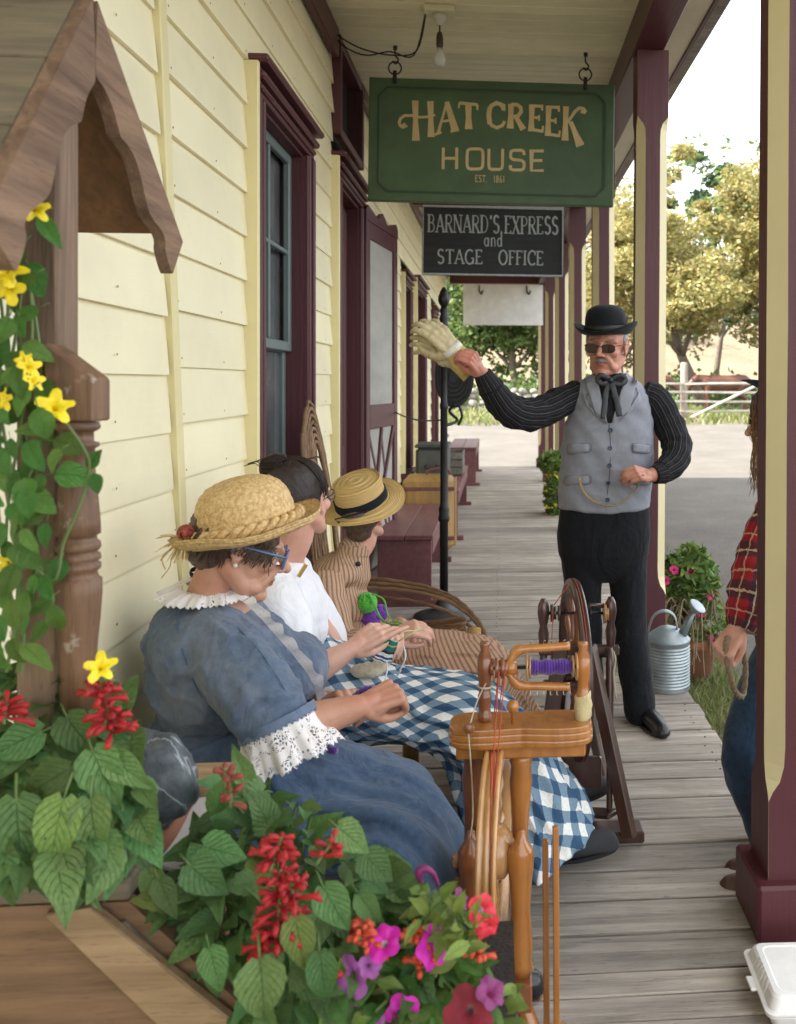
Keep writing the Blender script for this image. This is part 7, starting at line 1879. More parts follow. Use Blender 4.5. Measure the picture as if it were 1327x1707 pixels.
# ------------------------------------------------------------ the woman in blue
w1 = thing('person', 'seated woman in faded blue dress with lace cuffs and round raffia hat, knitting', 'person', (-.6, 2.25, 0))
H1 = frame(P(402, 908, 2.27), fvec(16, -19), scale=1.06)
nk = P(362, 985, 2.30)
el1 = P(462, 1222, 2.05); wr1 = P(598, 1178, 2.10)
dir1 = (wr1 - el1).normalized()
HM1 = frame(wr1 + dir1 * .004, (dir1 + V((.0, .15, .05))).normalized(), up=(.1, -.55, .85))
wr2 = P(540, 1168, 2.30); HM2 = frame(wr2, (P(590, 1155, 2.24) - wr2).normalized(), up=(0, .3, .9))
body = head_parts(H1, old=1, neck=nk, nr=.049) + [limb([nk, P(362, 1080, 2.32), P(385, 1280, 2.33)], [.07, .11, .12]), limb([P(370, 1060, 2.2), P(400, 1120, 2.09), el1], [.045, .042, .042]), limb([el1, el1.lerp(wr1, .35), wr1], [.044, .045, .0275], 18),
    limb([P(420, 1040, 2.45), P(470, 1190, 2.45)], [.045, .042]), limb([P(470, 1190, 2.45), wr2], [.042, .027], 16),
    limb([P(390, 1330, 2.26), P(640, 1400, 2.20)], [.04, .03]), limb([P(390, 1330, 2.36), P(640, 1395, 2.30)], [.04, .03]), limb([P(640, 1400, 2.20), P(690, 1600, 2.16)], [.03, .03]), limb([P(640, 1395, 2.30), P(690, 1590, 2.27)], [.03, .03])]
body += hand_parts(HM1, (74, 84, 45), -1, (.75, .25, -.75)) + hand_parts(HM2, (48, 55, 35), 1, (.7, .35, -.6))
me = fuse(body, .0034, 4, [sk_old, m_lip]); lips_paint(H1)(me); put('body', me, w1)
eyes(w1, H1, (.15, .1, .06))
glasses(w1, H1, M_('teal_purple_frames', (.03, .22, .28), (.22, .06, .30), sc=22, rough=.25, bump=0), glassmat('clear_lens', (.6, .65, .65), .16), .026, .0205, .0033)
put('choker', mesh(*lathe([(.0535, -.006), (.055, 0), (.0535, .006)], 32, axis_matrix(P(356, 955, 2.285), (.12, -.05, 1)), False)[:2], m_felt, True), w1)
put('earring', mesh(*ell(H1 @ V((-.002, -.082, -.034)), (.005, .005, .005)), M_('pearl', (.8, .76, .7), rough=.15, bump=0), True), w1)
hr = [tr(ell((-.030, 0, .028), (.092, .0815, .088)), H1), tr(ell((-.060, 0, -.028), (.050, .062, .048)), H1), tr(ell((.030, .052, .032), (.045, .028, .034)), H1), tr(ell((.030, -.052, .036), (.045, .026, .030)), H1), tr(ell((.03, 0, .07), (.06, .06, .04)), H1)]
hd_ = put('hair', fuse(hr, .004, 2, [m_hair_br], .004, 60), w1)
rnd = random.Random(21); pp = []
for k in range(230):
    y_ = -.082 + rnd.uniform(0, .03); x_ = rnd.uniform(-.10, .075); z0 = rnd.uniform(.0, .03)
    if -.022 < x_ < .018: z1 = z0 - .015
    elif x_ > 0: z1 = z0 - rnd.uniform(.015, .045)
    else: z1 = -.015 - rnd.uniform(0, .04)
    ys = -(.080 - .25 * max(0, abs(x_ + .03) - .04)); pp.append([H1 @ V((x_, ys, z0)), H1 @ V((x_ - .006, ys - .003, (z0 + z1) / 2)), H1 @ V((x_ - .010 + rnd.uniform(-.006, .012), ys + (.012 if x_ < -.02 else -.001), z1))])
strands(w1, 'hair_strands', m_hair_brs, pp, .0011)
# bodice
bod = [ell(P(388, 1230, 2.34), (.20, .19, .17)), ell(P(378, 1120, 2.31), (.185, .19, .16)), ell(P(342, 1060, 2.31), (.130, .18, .105)), ell(P(478, 1120, 2.34), (.095, .15, .095)), limb([P(354, 1022, 2.30), P(345, 1065, 2.30)], [.072, .115], 18), ell(P(345, 1085, 2.22), (.13, .12, .10)), ell(P(365, 1130, 2.20), (.13, .10, .12)),
       limb([P(362, 1066, 2.19), P(390, 1108, 2.12), P(425, 1155, 2.08), P(452, 1192, 2.06)], [.078, .083, .083, .081], 22), limb([P(400, 1040, 2.50), P(470, 1130, 2.50), P(490, 1180, 2.46)], [.08, .08, .075], 20)]
me = fuse(bod, .0065, 14, [m_denim])
def wrinkle(c):
    a = c - P(430, 1150, 2.08); d_ = a.length
    rg = 1 - abs(noise.noise(V((c.x * 9 + c.z * 7, c.y * 11, c.z * 10 - c.x * 6)))) * 3.2
    return .0085 * max(0, rg) ** 2 + .0045 * noise.noise(V((c.x * 9, c.y * 9, c.z * 20))) + .0085 * noise.noise(V(((c.x + c.z) * 26, c.y * 10, (c.x - c.z) * 7))) * max(.25, 1 - d_ * 3) + .0012 * noise.noise(c * 60)
displace(me, wrinkle); bdo = put('bodice', me, w1)
bv = bvh_of(bdo)
b = B()
def seam(pts, r=.0016, off=.001):
    q = [hit(bv, *p, off) for p in pts]; q = [x[0] for x in q if x];
    if len(q) > 2: b.add(tube(smoothpath(q, 3), r, 5))
seam([(300, 1010), (296, 1050), (310, 1100), (330, 1150), (350, 1180)]); seam([(345, 1000), (400, 1050), (440, 1095), (475, 1150), (498, 1200)])
b.put('seam', m_denim2, w1, True)
cuff_c = P(462, 1200, 2.06); cax = P(482, 1250, 2.05) - cuff_c
ruffle(cuff_c + cax * .05, cax, .084, .105, .092, m_lace, w1, waves=9, amp=.010, name='lace_cuff', seed=1)
ruffle(cuff_c - cax * .10, cax, .0855, .090, .02, cloth('cuff_band', (.155, .205, .285), (.105, .145, .215)), w1, waves=9, amp=.001, name='cuff_band')
# lace collar standing round the neck and running down the front
ruffle(P(352, 974, 2.29), V((-.02, -.10, 1)), .066, .118, .004, m_lace2, w1, waves=12, amp=.009, name='lace_collar', seed=2, droop=.022)
cl = [P(405, 1003, 2.18), P(432, 1028, 2.18), P(462, 1062, 2.20), P(495, 1100, 2.22), P(522, 1140, 2.25), P(530, 1178, 2.27)]
cp = smoothpath(cl, 14); vs_, uv = [], []
for i, p in enumerate(cp):
    for j in range(7): s = j / 6; vs_.append(p + V((.024 * s + .004 * math.sin(i * .6) * s, -.012 * s + .004 * math.sin(i * .6 + 1) * s, .012 * s + .003 * math.cos(i * .8) * s))); uv.append((i * .006, s * .045))
fs = [(i * 7 + j, i * 7 + j + 1, (i + 1) * 7 + j + 1, (i + 1) * 7 + j) for i in range(len(cp) - 1) for j in range(6)]; put('lace_edging', mesh(vs_, fs, m_lace2, True, uv=uv), w1)
skirt([(-.67, 2.34, .62), (-.62, 2.33, .50), (-.50, 2.31, .44), (-.34, 2.28, .42), (-.24, 2.25, .39), (-.185, 2.23, .30), (-.17, 2.22, .20), (-.165, 2.22, .10)], [(.19, .17), (.21, .17), (.23, .13), (.24, .10), (.25, .10), (.26, .105), (.27, .11), (.28, .12)], m_denim2, w1, (-.1, 1, 0), seed=3, folds=8, amp=.14, fstart=.02, clampz=.02)
shoe(P(790, 1668, 2.1).lerp(P(790, 1668, 2.1), 0) * 1 + V((0, 0, 0)) if False else V((-.12, 2.10, .05)), 5, m_shoe, w1, .24, .085); shoe(V((-.20, 2.32, .0)), 10, m_shoe, w1, .24, .085)
# raffia hat
HT = frame(P(413, 876, 2.27), fvec(14, 11.5))
def wobh(i, a, r, z):
    e = max(0, (r - .12) / .06); return r * (1 + .015 * math.sin(2 * a)), z + e * (.010 * math.sin(a * 2 + .6) + .004 * math.sin(a * 5)) + .0015 * noise.noise(V((math.cos(a) * 9, math.sin(a) * 9, i * 1.7)))
prof = [(.0005, .120), (.025, .119), (.05, .115), (.075, .106), (.095, .090), (.108, .068), (.114, .040), (.116, .012), (.117, -.004), (.128, -.013), (.142, -.018), (.156, -.018), (.168, -.012), (.174, -.002), (.176, .006), (.172, .006), (.168, -.006), (.158, -.012), (.142, -.024), (.125, -.019), (.112, -.006)]
pr = []
for i in range(len(prof) - 1):
    for k in range(4): pr.append(tuple(prof[i][q] + (prof[i + 1][q] - prof[i][q]) * k / 4 for q in (0, 1)))
pr = [(r + .0010 * math.sin(i * 2.1), z + .0010 * math.cos(i * 2.1)) for i, (r, z) in enumerate(pr)] + [prof[-1]]
hat = put('hat', mesh(*lathe(pr, 72, HT @ Matrix.Scale(.97, 4, V((0, 1, 0))), False, wobh)[:2], m_raf, True), w1)
for ph in (0, math.pi): put('hat_band', mesh(*tube([HT @ V(((.124 + .006 * math.cos(a * 14 + ph)) * math.cos(a), (.124 + .006 * math.cos(a * 14 + ph)) * math.sin(a), .004 + .008 * math.sin(a * 14 + ph))) for a in [2 * math.pi * k / 200 for k in range(201)]], .009, 8, cap=False)[:2], m_raf, True), hat)
fc = HT @ V((-.136, -.035, .008)); b = B(); rnd = random.Random(5)
for k in range(26):
    u = V((rnd.gauss(0, 1), rnd.gauss(0, 1) - .5, rnd.gauss(0, 1) + .4)).normalized(); b.add(ell(fc + V((0, 0, .014)) + u * .016, (.011, .009, .004), axis_matrix((0, 0, 0), u + V((.1, .2, .1))).to_3x3(), 8, 5))
b.put('hat_flower', leafmat('faded_red_cloth', [(.42, .06, .04), (.5, .12, .08), (.25, .08, .07)]), hat, True)['kind'] = 'stuff'
pp = []
for k in range(45): u = V((rnd.gauss(0, .6) - .5, rnd.gauss(0, .6) - .3, rnd.gauss(0, .5) - .3)); pp.append([fc, fc + u * .02, fc + u * .035 + V((0, 0, -.01))])
pp += [[fc, P(288, 925, 2.22), P(283, 945, 2.22), P(268, 965, 2.22)], [fc, P(285, 915, 2.22), P(270, 930, 2.2), P(276, 950, 2.2)]]
strands(hat, 'raffia_ends', m_raf, pp, .0016)
# purple knitting
b = B(); cpk = [P(548, 1180, 2.25), P(570, 1182, 2.22), P(590, 1166, 2.18), P(606, 1152, 2.15), P(622, 1150, 2.14)]
p = smoothpath(cpk, 8); b.add(tube(p, [.010 + .002 * math.sin(i * 2.2) for i in range(len(p))], 10)); 
b.add(tube(smoothpath([P(548, 1185, 2.2), P(552, 1215, 2.17), P(545, 1245, 2.15), P(560, 1252, 2.13)], 6), .009, 8))
o = b.put('purple_knitting', m_purple, None, True); top(o, 'strip of purple knitting held by the woman in blue', 'knitting')

# ------------------------------------------------------------ the woman in white
w2 = thing('person', 'seated woman with a dark bun, white blouse and blue gingham skirt, knitting', 'person', (-.5, 2.85, 0))
H2 = frame(P(500, 836, 2.84), fvec(69, 8), scale=1.04)
nk = P(476, 925, 2.84); wrA = P(585, 1082, 2.66); elA = P(505, 1130, 2.62); wrB = P(640, 1052, 2.98); elB = P(565, 1100, 3.0)
dA = (wrA - elA).normalized(); HMA = frame(wrA, dA + V((.1, .1, .1)), up=(-.1, -.8, .6)); dB = (P(668, 1060, 2.82) - wrB).normalized(); HMB = frame(wrB, dB, up=(.2, .3, .9))
body = head_parts(H2, neck=nk, nr=.050) + [limb([nk, P(465, 1010, 2.88), P(470, 1150, 2.9)], [.055, .10, .11]), limb([P(440, 980, 2.7), elA], [.045, .042]), limb([elA, elA.lerp(wrA, .4), wrA], [.041, .041, .0255], 18), limb([P(500, 980, 3.0), elB], [.045, .04]), limb([elB, wrB], [.038, .025], 16),
    limb([P(480, 1195, 2.82), P(740, 1205, 2.78)], [.04, .03]), limb([P(480, 1195, 2.92), P(740, 1200, 2.86)], [.04, .03]), limb([P(740, 1205, 2.78), P(895, 1410, 2.72)], [.03, .036]), limb([P(740, 1200, 2.86), P(840, 1390, 2.86)], [.03, .03])]
body += hand_parts(HMA, (22, 30, 18), -1, (.75, .25, -.5), extra=(-14, 6, 16, 24)) + hand_parts(HMB, (40, 45, 25), 1, (.7, .4, -.5))
me = fuse(body, .0036, 2, [sk_fair, m_lip]); put('body', me, w2); eyes(w2, H2)
hr = [tr(ell((-.030, 0, .040), (.104, .088, .097)), H2), tr(ell((-.055, 0, -.012), (.055, .066, .045)), H2), tr(ell((.018, 0, .075), (.06, .062, .045)), H2)]
bc = P(462, 780, 2.80)
m_streak, t, bb_ = nodes('combed_dark_hair'); tcn = N(t, 'ShaderNodeTexCoord'); mp_ = N(t, 'ShaderNodeMapping'); mp_.inputs['Scale'].default_value = (26, 3, 1); L(t, tcn.outputs['UV'], mp_.inputs[0])
n1 = N(t, 'ShaderNodeTexNoise', Scale=3, Detail=5, Roughness=.7); L(t, mp_.outputs[0], n1.inputs['Vector']); L(t, ramp(t, n1.outputs['Fac'], [(.32, (.008, .005, .004)), (.55, (.035, .02, .016)), (.72, (.12, .075, .055))]), bb_.inputs['Base Color']); bb_.inputs['Roughness'].default_value = .36; bumpn(t, bb_, n1.outputs['Fac'], .9, .004)
def combed(me, c0_, ax):
    Mi = axis_matrix(c0_, ax).inverted(); l = me.uv_layers.new(name='UVMap'); q = [Mi @ v.co for v in me.vertices]; uvs = [(abs(math.atan2(a.y, a.x)) * 1.0, a.z * 10) for a in q]
    for lp in me.loops: l.data[lp.index].uv = uvs[lp.vertex_index]
    displace(me, lambda c: .0016 * noise.noise(V((abs(math.atan2((Mi @ c).y, (Mi @ c).x)) * 14, (Mi @ c).z * 8, 0)))); return me
hc_ = H2 @ V((-.03, 0, .04)); put('hair', combed(fuse(hr, .004, 3, [m_streak]), hc_, bc - hc_), w2)
hk = put('bun', combed(fuse([ell(bc, (.050, .048, .046)), ell(bc + V((.015, .01, -.01)), (.035, .04, .04))], .004, 2, [m_streak]), bc, (.3, -.5, .8)), w2)
rnd = random.Random(31); pp = []
for k in range(420):
    a = rnd.uniform(-1.9, 1.9); lat = rnd.uniform(-.9, 1.4)
    # from hairline backwards to the bun
    x0 = .085 * math.cos(lat * .8); y0_ = (-1 if rnd.random() < .7 else 1) * rnd.uniform(.1, 1.0) * .079; zz = .02 + .095 * rnd.random()
    s0 = V((rnd.uniform(-.03, .065), y0_, zz)); c0 = V((-.030, 0, .040))
    def onskull(p): 
        u = (p - c0); k_ = 1 / math.sqrt((u.x / .106) ** 2 + (u.y / .090) ** 2 + (u.z / .099) ** 2); return c0 + u * k_
    e = H2.inverted() @ bc; pts = [onskull(s0.lerp(e, t_) + V((0, 0, 0))) for t_ in (0, .3, .6, .9)]; pp.append([H2 @ q for q in pts])
for k in range(90):
    t0 = rnd.uniform(0, 6.28); tilt = rnd.uniform(-1, 1); pp.append([bc + V((.045 * math.cos(t0 + q * .5), .043 * math.sin(t0 + q * .5) * math.cos(tilt), .042 * math.sin(t0 + q * .5) * math.sin(tilt) + .0)).normalized() * .0505 for q in range(5)])
for k in range(26): q = V((-.02 + rnd.uniform(-.08, .05), rnd.uniform(-.08, .08), .125)); pp.append([H2 @ q, H2 @ (q + V((-.02, 0, .012))), H2 @ (q + V((-.05, rnd.uniform(-.02, .02), .010)))])
strands(w2, 'hair_strands', m_hair_dks, pp, .0014)
glasses(w2, H2, M_('dark_wire_frames', (.03, .02, .02), rough=.2, metal=.5, bump=0), glassmat('clear_lens_b', (.6, .65, .65), .1), .024, .016, .0013)
bod = [ell(P(466, 1020, 2.87), (.145, .165, .17)), ell(P(496, 1050, 2.86), (.090, .13, .085)), ell(P(468, 1130, 2.9), (.15, .15, .13)), ell(P(462, 960, 2.86), (.105, .18, .075)), limb([P(472, 930, 2.85), P(465, 965, 2.86)], [.058, .09], 18), limb([P(445, 975, 2.72), P(470, 1040, 2.64), P(492, 1098, 2.62)], [.07, .085, .06], 20), limb([P(490, 970, 3.02), P(530, 1050, 3.03), P(552, 1090, 3.01)], [.07, .08, .06], 20)]
me = fuse(bod, .006, 4, [m_blouse])
displace(me, lambda c: .006 * noise.noise(V((c.x * 24, c.y * 24, c.z * 5))) + .004 * noise.noise(V((c.x * 8, c.y * 12, c.z * 14 + 3))))
put('blouse', me, w2)
ruffle(P(475, 934, 2.845), V((.05, .1, 1)), .056, .060, .03, m_blouse, w2, waves=6, amp=.003, name='collar')
bpp = P(505, 948, 2.74); put('brooch', mesh(*beam(P(497, 962, 2.73), P(511, 940, 2.74), .006, .012, .002), m_brass), w2)
skirt([(-.66, 2.89, .60), (-.58, 2.88, .54), (-.36, 2.85, .49), (-.22, 2.83, .475), (-.12, 2.81, .455), (-.03, 2.79, .38), (.03, 2.77, .27), (.08, 2.76, .16), (.11, 2.75, .09)], [(.16, .14), (.20, .14), (.22, .095), (.23, .085), (.24, .10), (.26, .13), (.28, .155), (.29, .17), (.30, .18)], m_ging, w2, (-.05, 1, 0), seed=7, folds=6, amp=.055, fstart=.35, clampz=.05)
shoe(P(893, 1440, 2.70) * 1.0, 8, m_sued, w2, .27, .09, pitch=4); shoe(V((.04, 2.98, 0)), 15, m_sued, w2, .25, .085)
# the knitting she holds
t_ = thing('knitting', 'striped teal and white knitting on needles in the hands of the bunned woman', 'knitting', P(640, 1080, 2.7))
mk, t, bb_ = nodes('teal_stripe_knit'); tcn = N(t, 'ShaderNodeTexCoord'); sp = N(t, 'ShaderNodeSeparateXYZ'); L(t, tcn.outputs['UV'], sp.inputs[0])
cr_ = N(t, 'ShaderNodeValToRGB'); e = cr_.color_ramp; e.interpolation = 'CONSTANT'; cols = [(0, (.6, .58, .5)), (.06, (.02, .16, .13)), (.22, (.45, .42, .05)), (.26, (.015, .13, .12)), (.5, (.01, .02, .03)), (.6, (.6, .6, .56)), (.7, (.02, .05, .14)), (.78, (.62, .62, .6)), (.86, (.03, .05, .12)), (.93, (.6, .6, .56))]
while len(e.elements) < len(cols): e.elements.new(.5)
for i, (p_, c_) in enumerate(cols): e.elements[i].position = p_; e.elements[i].color = (*c_, 1)
L(t, sp.outputs[1], cr_.inputs[0]); L(t, cr_.outputs[0], bb_.inputs['Base Color']); bb_.inputs['Roughness'].default_value = 1
ch = N(t, 'ShaderNodeTexVoronoi', Scale=26); L(t, tcn.outputs['UV'], ch.inputs['Vector']); bumpn(t, bb_, ch.outputs['Distance'], .9, .004)
a_, b_, c_, d_ = P(634, 1058, 2.72), P(662, 1068, 2.74), P(650, 1108, 2.72), P(620, 1100, 2.68); vs_, uv = [], []
for i in range(15):
    for j in range(11):
        s, q = j / 10, i / 14; p = a_.lerp(b_, s).lerp(d_.lerp(c_, s), q) + V((0, -.012 * math.sin(s * 3.1) + .004 * math.sin(s * 14 + q * 3), .002 * math.sin(q * 14))); vs_.append(p); uv.append((s, q))
o = put('knitted_piece', mesh(vs_, [(i * 11 + j, i * 11 + j + 1, (i + 1) * 11 + j + 1, (i + 1) * 11 + j) for i in range(14) for j in range(10)], mk, True, uv=uv), t_); o.modifiers.new('s', 'SOLIDIFY').thickness = .006
m_needle = M_('bamboo_needle', (.62, .5, .22), rough=.3, bump=0)
put('needle', mesh(*tube([P(630, 1056, 2.70), P(706, 1050, 2.80)], .0026, 8)[:2], m_needle, True), t_); put('needle', mesh(*tube([P(655, 1074, 2.76), P(704, 1046, 2.78)], .0026, 8)[:2], m_needle, True), t_)
m_wy = M_('white_yarn', (.75, .74, .72), rough=1, bump=.5, sc=60)
put('yarn', mesh(*tube(smoothpath([P(672, 1075, 2.76), P(676, 1095, 2.74), P(668, 1115, 2.74), P(662, 1126, 2.76), P(668, 1118, 2.74)], 5), .0026, 6)[:2], m_wy, True), t_)
put('yarn', mesh(*tube(smoothpath([P(644, 1102, 2.70), P(646, 1115, 2.68), P(643, 1130, 2.62), P(645, 1142, 2.3)], 5), .0022, 6)[:2], m_wy, True), t_)
# cream knitting bundle on her lap
me = fuse([ell(P(612, 1118, 2.74), (.05, .03, .022)), ell(P(632, 1112, 2.76), (.03, .03, .02))], .004, 2, [M_('cream_yarn', (.62, .55, .40), (.5, .42, .3), sc=60, rough=1, bump=.9, bsc=140)], .004, 50)
o = put('yarn_bundle', me); top(o, 'cream yarn bundle lying on the gingham lap', 'yarn')

# ------------------------------------------------------------ the woman in the boater
w3 = thing('person', 'seated woman in tan striped blouse and flat straw hat with black ribbon', 'person', (-.45, 3.4, 0))
H3 = frame(P(607, 862, 3.43), fvec(72, 20), scale=.90); nk = P(586, 930, 3.42)
wrA = P(655, 1058, 3.16); elA = P(585, 1078, 3.2); wrB = P(668, 1040, 3.4); elB = P(620, 1070, 3.5)
dA = (wrA - elA).normalized(); HMA = frame(wrA, dA, up=(-.1, -.6, .8)); HMB = frame(wrB, (P(690, 1050, 3.22) - wrB).normalized(), up=(0, -.2, 1))
body = head_parts(H3, neck=nk, nr=.050) + [limb([nk, P(568, 1000, 3.44), P(570, 1090, 3.46)], [.045, .08, .09]), limb([P(545, 970, 3.3), elA], [.03, .028]), limb([elA, wrA], [.028, .024], 16), limb([P(580, 970, 3.55), elB], [.03, .028]), limb([elB, wrB], [.028, .024], 16),
    limb([P(590, 1130, 3.38), P(760, 1130, 3.34)], [.035, .03]), limb([P(590, 1130, 3.48), P(760, 1130, 3.42)], [.035, .03]), limb([P(760, 1130, 3.34), P(885, 1320, 3.06)], [.03, .036]), limb([P(760, 1130, 3.42), P(830, 1270, 3.36)], [.03, .03])]
body += hand_parts(HMA, (42, 45, 25), -1, (.7, .4, -.5)) + hand_parts(HMB, (50, 50, 30), 1, (.7, .4, -.5), )
me = fuse(body, .0038, 2, [sk_fair, m_lip]); put('body', me, w3); eyes(w3, H3)
put('hair', fuse([tr(ell((-.030, 0, .030), (.092, .079, .085)), H3), tr(ell((-.06, 0, -.035), (.045, .055, .04)), H3)], .005, 3, [m_hair_br], .002, 60), w3)
bod = [ell(P(562, 1005, 3.44), (.112, .155, .14)), ell(P(584, 1010, 3.42), (.072, .115, .08)), ell(P(563, 1070, 3.46), (.118, .14, .10)), ell(P(566, 950, 3.43), (.100, .165, .065)), limb([P(590, 916, 3.42), P(580, 955, 3.43)], [.055, .088], 18)]
me = fuse(bod, .0065, 4, [])
displace(me, lambda c: .004 * noise.noise(V((c.x * 22, c.y * 22, c.z * 6))))
# stripes wrap round the torso: give the skin a cylindrical layout
l = me.uv_layers.new(name='UVMap'); c0 = P(560, 1000, 3.44)
co = [((math.atan2(v.co.y - c0.y, v.co.x - c0.x) / 6.283) * .9, v.co.z) for v in me.vertices]
for lp in me.loops: l.data[lp.index].uv = co[lp.vertex_index]
me.materials.append(m_tan); put('blouse', me, w3)
sleeve([P(543, 965, 3.30), P(548, 1020, 3.22), P(572, 1075, 3.19), P(625, 1070, 3.17), P(645, 1062, 3.165)], [.062, .070, .062, .050, .033], m_tan, w3, seed=2, circ=.42)
sleeve([P(580, 965, 3.55), P(598, 1030, 3.55), P(615, 1072, 3.52), P(640, 1060, 3.46)], [.058, .060, .048, .030], m_tan, w3, seed=4, circ=.42)
ruffle(P(590, 924, 3.42), V((.12, .1, 1)), .057, .058, .035, m_tan, w3, waves=3, amp=.001, name='collar')
put('brooch', mesh(*ell(P(597, 940, 3.35), (.010, .006, .009)), m_iron, True), w3)
skirt([(-.60, 3.46, .56), (-.52, 3.45, .50), (-.34, 3.42, .46), (-.16, 3.38, .45), (-.05, 3.36, .42), (.0, 3.34, .32), (.05, 3.30, .2), (.08, 3.28, .12)], [(.15, .13), (.18, .12), (.21, .09), (.22, .08), (.23, .09), (.25, .11), (.26, .13), (.27, .14)], checkmat('tan_stripe_skirt', [(62, .42, (.22, .11, .07), .75, 'X', 0)], rot=70, base=(.50, .32, .21)), w3, (-.05, 1, 0), seed=11, folds=6, amp=.05, clampz=.05)
shoe(P(905, 1352, 3.02), 6, m_sued, w3, .25, .08, pitch=12); shoe(V((.05, 3.4, 0)), 10, m_sued, w3, .25, .08)
HT = frame(P(603, 836, 3.42), fvec(62, 25))
pr = [(.0005, .102)] + [(.006 + k * .0027, .102 + .0010 * math.sin(k * 2.1) - .00001 * k * k) for k in range(36)] + [(.105, .098), (.108, .092)] + [(.110 + .0010 * math.sin(k * 2.1), .088 - k * .0040) for k in range(22)] + [(.116 + k * .0029, -.001 - k * .0004 + .0010 * math.sin(k * 2.1)) for k in range(24)] + [(.184, -.010), (.183, -.014), (.15, -.010), (.112, -.006)]
def wobb(i, a, r, z): return r * (1.0 - (.10 * abs(math.sin(a)) if r < .12 else .05 * abs(math.sin(a)))), z + (max(0, r - .12) * .22 * math.cos(2 * a))
v_, f_, uv = lathe(pr, 72, HT @ Matrix.Scale(.90, 4), False, wobb); hat = put('hat', mesh(v_, f_, m_straw, True, uv=uv), w3)
pr = [(.1135, .038), (.1165, .036), (.118, .012), (.119, .004), (.115, .001)]
put('hat_ribbon', mesh(*lathe(pr, 72, HT @ Matrix.Scale(.90, 4), False, wobb)[:2], m_felt, True), hat)
bo = HT @ (V((-.075, -.085, .010)) * .9 * 1.02)
put('ribbon_bow', mesh(*tube([bo, P(558, 866, 3.30), P(566, 872, 3.30)], [(.003, .008), (.002, .010), (.002, .012)], 8)[:2], m_felt, True), hat)
# yarn balls
def ball(c, r, mt, lab, seed):
    rnd = random.Random(seed); b = B().add(ell(c, (r * .96, r * .96, r * .9)))
    for k in range(26):
        n_ = V((rnd.gauss(0, 1), rnd.gauss(0, 1), rnd.gauss(0, 1))).normalized(); Mx = axis_matrix(c, n_)
        b.add(tube([Mx @ V((r * math.cos(a), r * math.sin(a), .002 * math.sin(3 * a))) for a in [2 * math.pi * q / 28 for q in range(29)]], .0028, 5, cap=False))
    o = b.put('yarn_ball', mt, None, True); top(o, lab, 'yarn ball'); return o
m_gy = M_('bright_green_yarn', (.12, .55, .06), (.07, .40, .03), sc=80, rough=.95, bump=.5, sheen=.3)
m_py = M_('violet_yarn', (.25, .06, .45), (.15, .03, .32), sc=80, rough=.95, bump=.5, sheen=.3)
ball(P(611, 1005, 3.36), .036, m_gy, 'bright green yarn ball resting against the tan striped blouse', 1)
ball(P(618, 1032, 3.38), .034, m_py, 'violet yarn ball below the green one', 2); ball(P(634, 1022, 3.46), .03, m_py, 'smaller violet yarn ball by the willow arm', 3)
b = B().add(tube(smoothpath([P(615, 990, 3.33), P(625, 1010, 3.31), P(633, 1028, 3.31), P(645, 1038, 3.28), P(668, 1042, 3.2)], 6), .004, 6)).add(tube(smoothpath([P(620, 990, 3.33), P(640, 1000, 3.3), P(650, 1030, 3.28), P(690, 1046, 3.2)], 6), .003, 6))
o = b.put('green_yarn_strand', m_gy, None, True); top(o, 'loose green yarn strands running from the green ball to her hands', 'yarn')
# ------------------------------------------------------------ the man
MY = 3.95
man = thing('person', 'standing man in black bowler hat and grey vest holding up gloves', 'person', (.47, MY, 0))
HM = frame(P(1012, 578, 3.93), fvec(-113, -4), up=(.03, 0, 1), scale=1.09)
nk = P(1016, 640, 3.97)
wl_ = P(803, 622, 3.60); el_ = P(862, 690, 3.74); wrr = P(1086, 793, 3.76); elr = P(1130, 755, 3.88)
dl = (P(787, 597, 3.535) - wl_).normalized(); dr = (P(1066, 790, 3.72) - wrr).normalized()
HML = frame(wl_ + dl * .012, dl, up=(.75, -.65, .1)); HMR = frame(wrr, dr, up=(.1, -.75, .65))
body = head_parts(HM, old=1, nose=1.03, neck=nk, nr=.052) + [limb([nk, P(1010, 740, MY), P(1006, 860, MY)], [.06, .09, .09]), limb([P(960, 672, MY), el_], [.033, .032]), limb([el_, wl_], [.032, .028], 16), limb([P(1074, 672, MY), P(1106, 704, 3.94), elr], [.030, .028, .028]), limb([elr, wrr], [.030, .028], 16),
    limb([P(1040, 890, MY), P(1052, 1050, MY), P(1070, 1185, 3.93)], [.07, .05, .04]), limb([P(970, 890, MY), P(975, 1050, 4.0), P(985, 1180, 4.1)], [.07, .05, .04])]
body += hand_parts(HML, (55, 60, 40), 1, (.75, .25, -.55)) + hand_parts(HMR, (45, 50, 35), -1, (.8, .2, -.45))
me = fuse(body, .0034, 2, [sk_man, m_lip]); lips_paint(HM)(me); put('body', me, man); eyes(man, HM, (.06, .04, .02))
put('hair', fuse([tr(ell((-.030, 0, .030), (.090, .0785, .080)), HM), tr(ell((-.062, 0, -.020), (.040, .055, .040)), HM), tr(ell((.0, .072, .022), (.016, .008, .022)), HM), tr(ell((.0, -.072, .022), (.016, .008, .022)), HM)], .0045, 2, [m_hair_gr], .0015, 70), man)
pp = []; rnd = random.Random(3)
for k in range(170):
    y_ = rnd.uniform(-.027, .027); x_ = .0985 - .35 * abs(y_) ** 1.15 * 3; z_ = -.0425; pp.append([HM @ V((x_ - .002, y_, z_)), HM @ V((x_ + .004, y_ * 1.08, z_ - .006)), HM @ V((x_ + .003, y_ * 1.22, z_ - .0135 - .10 * abs(y_)))])
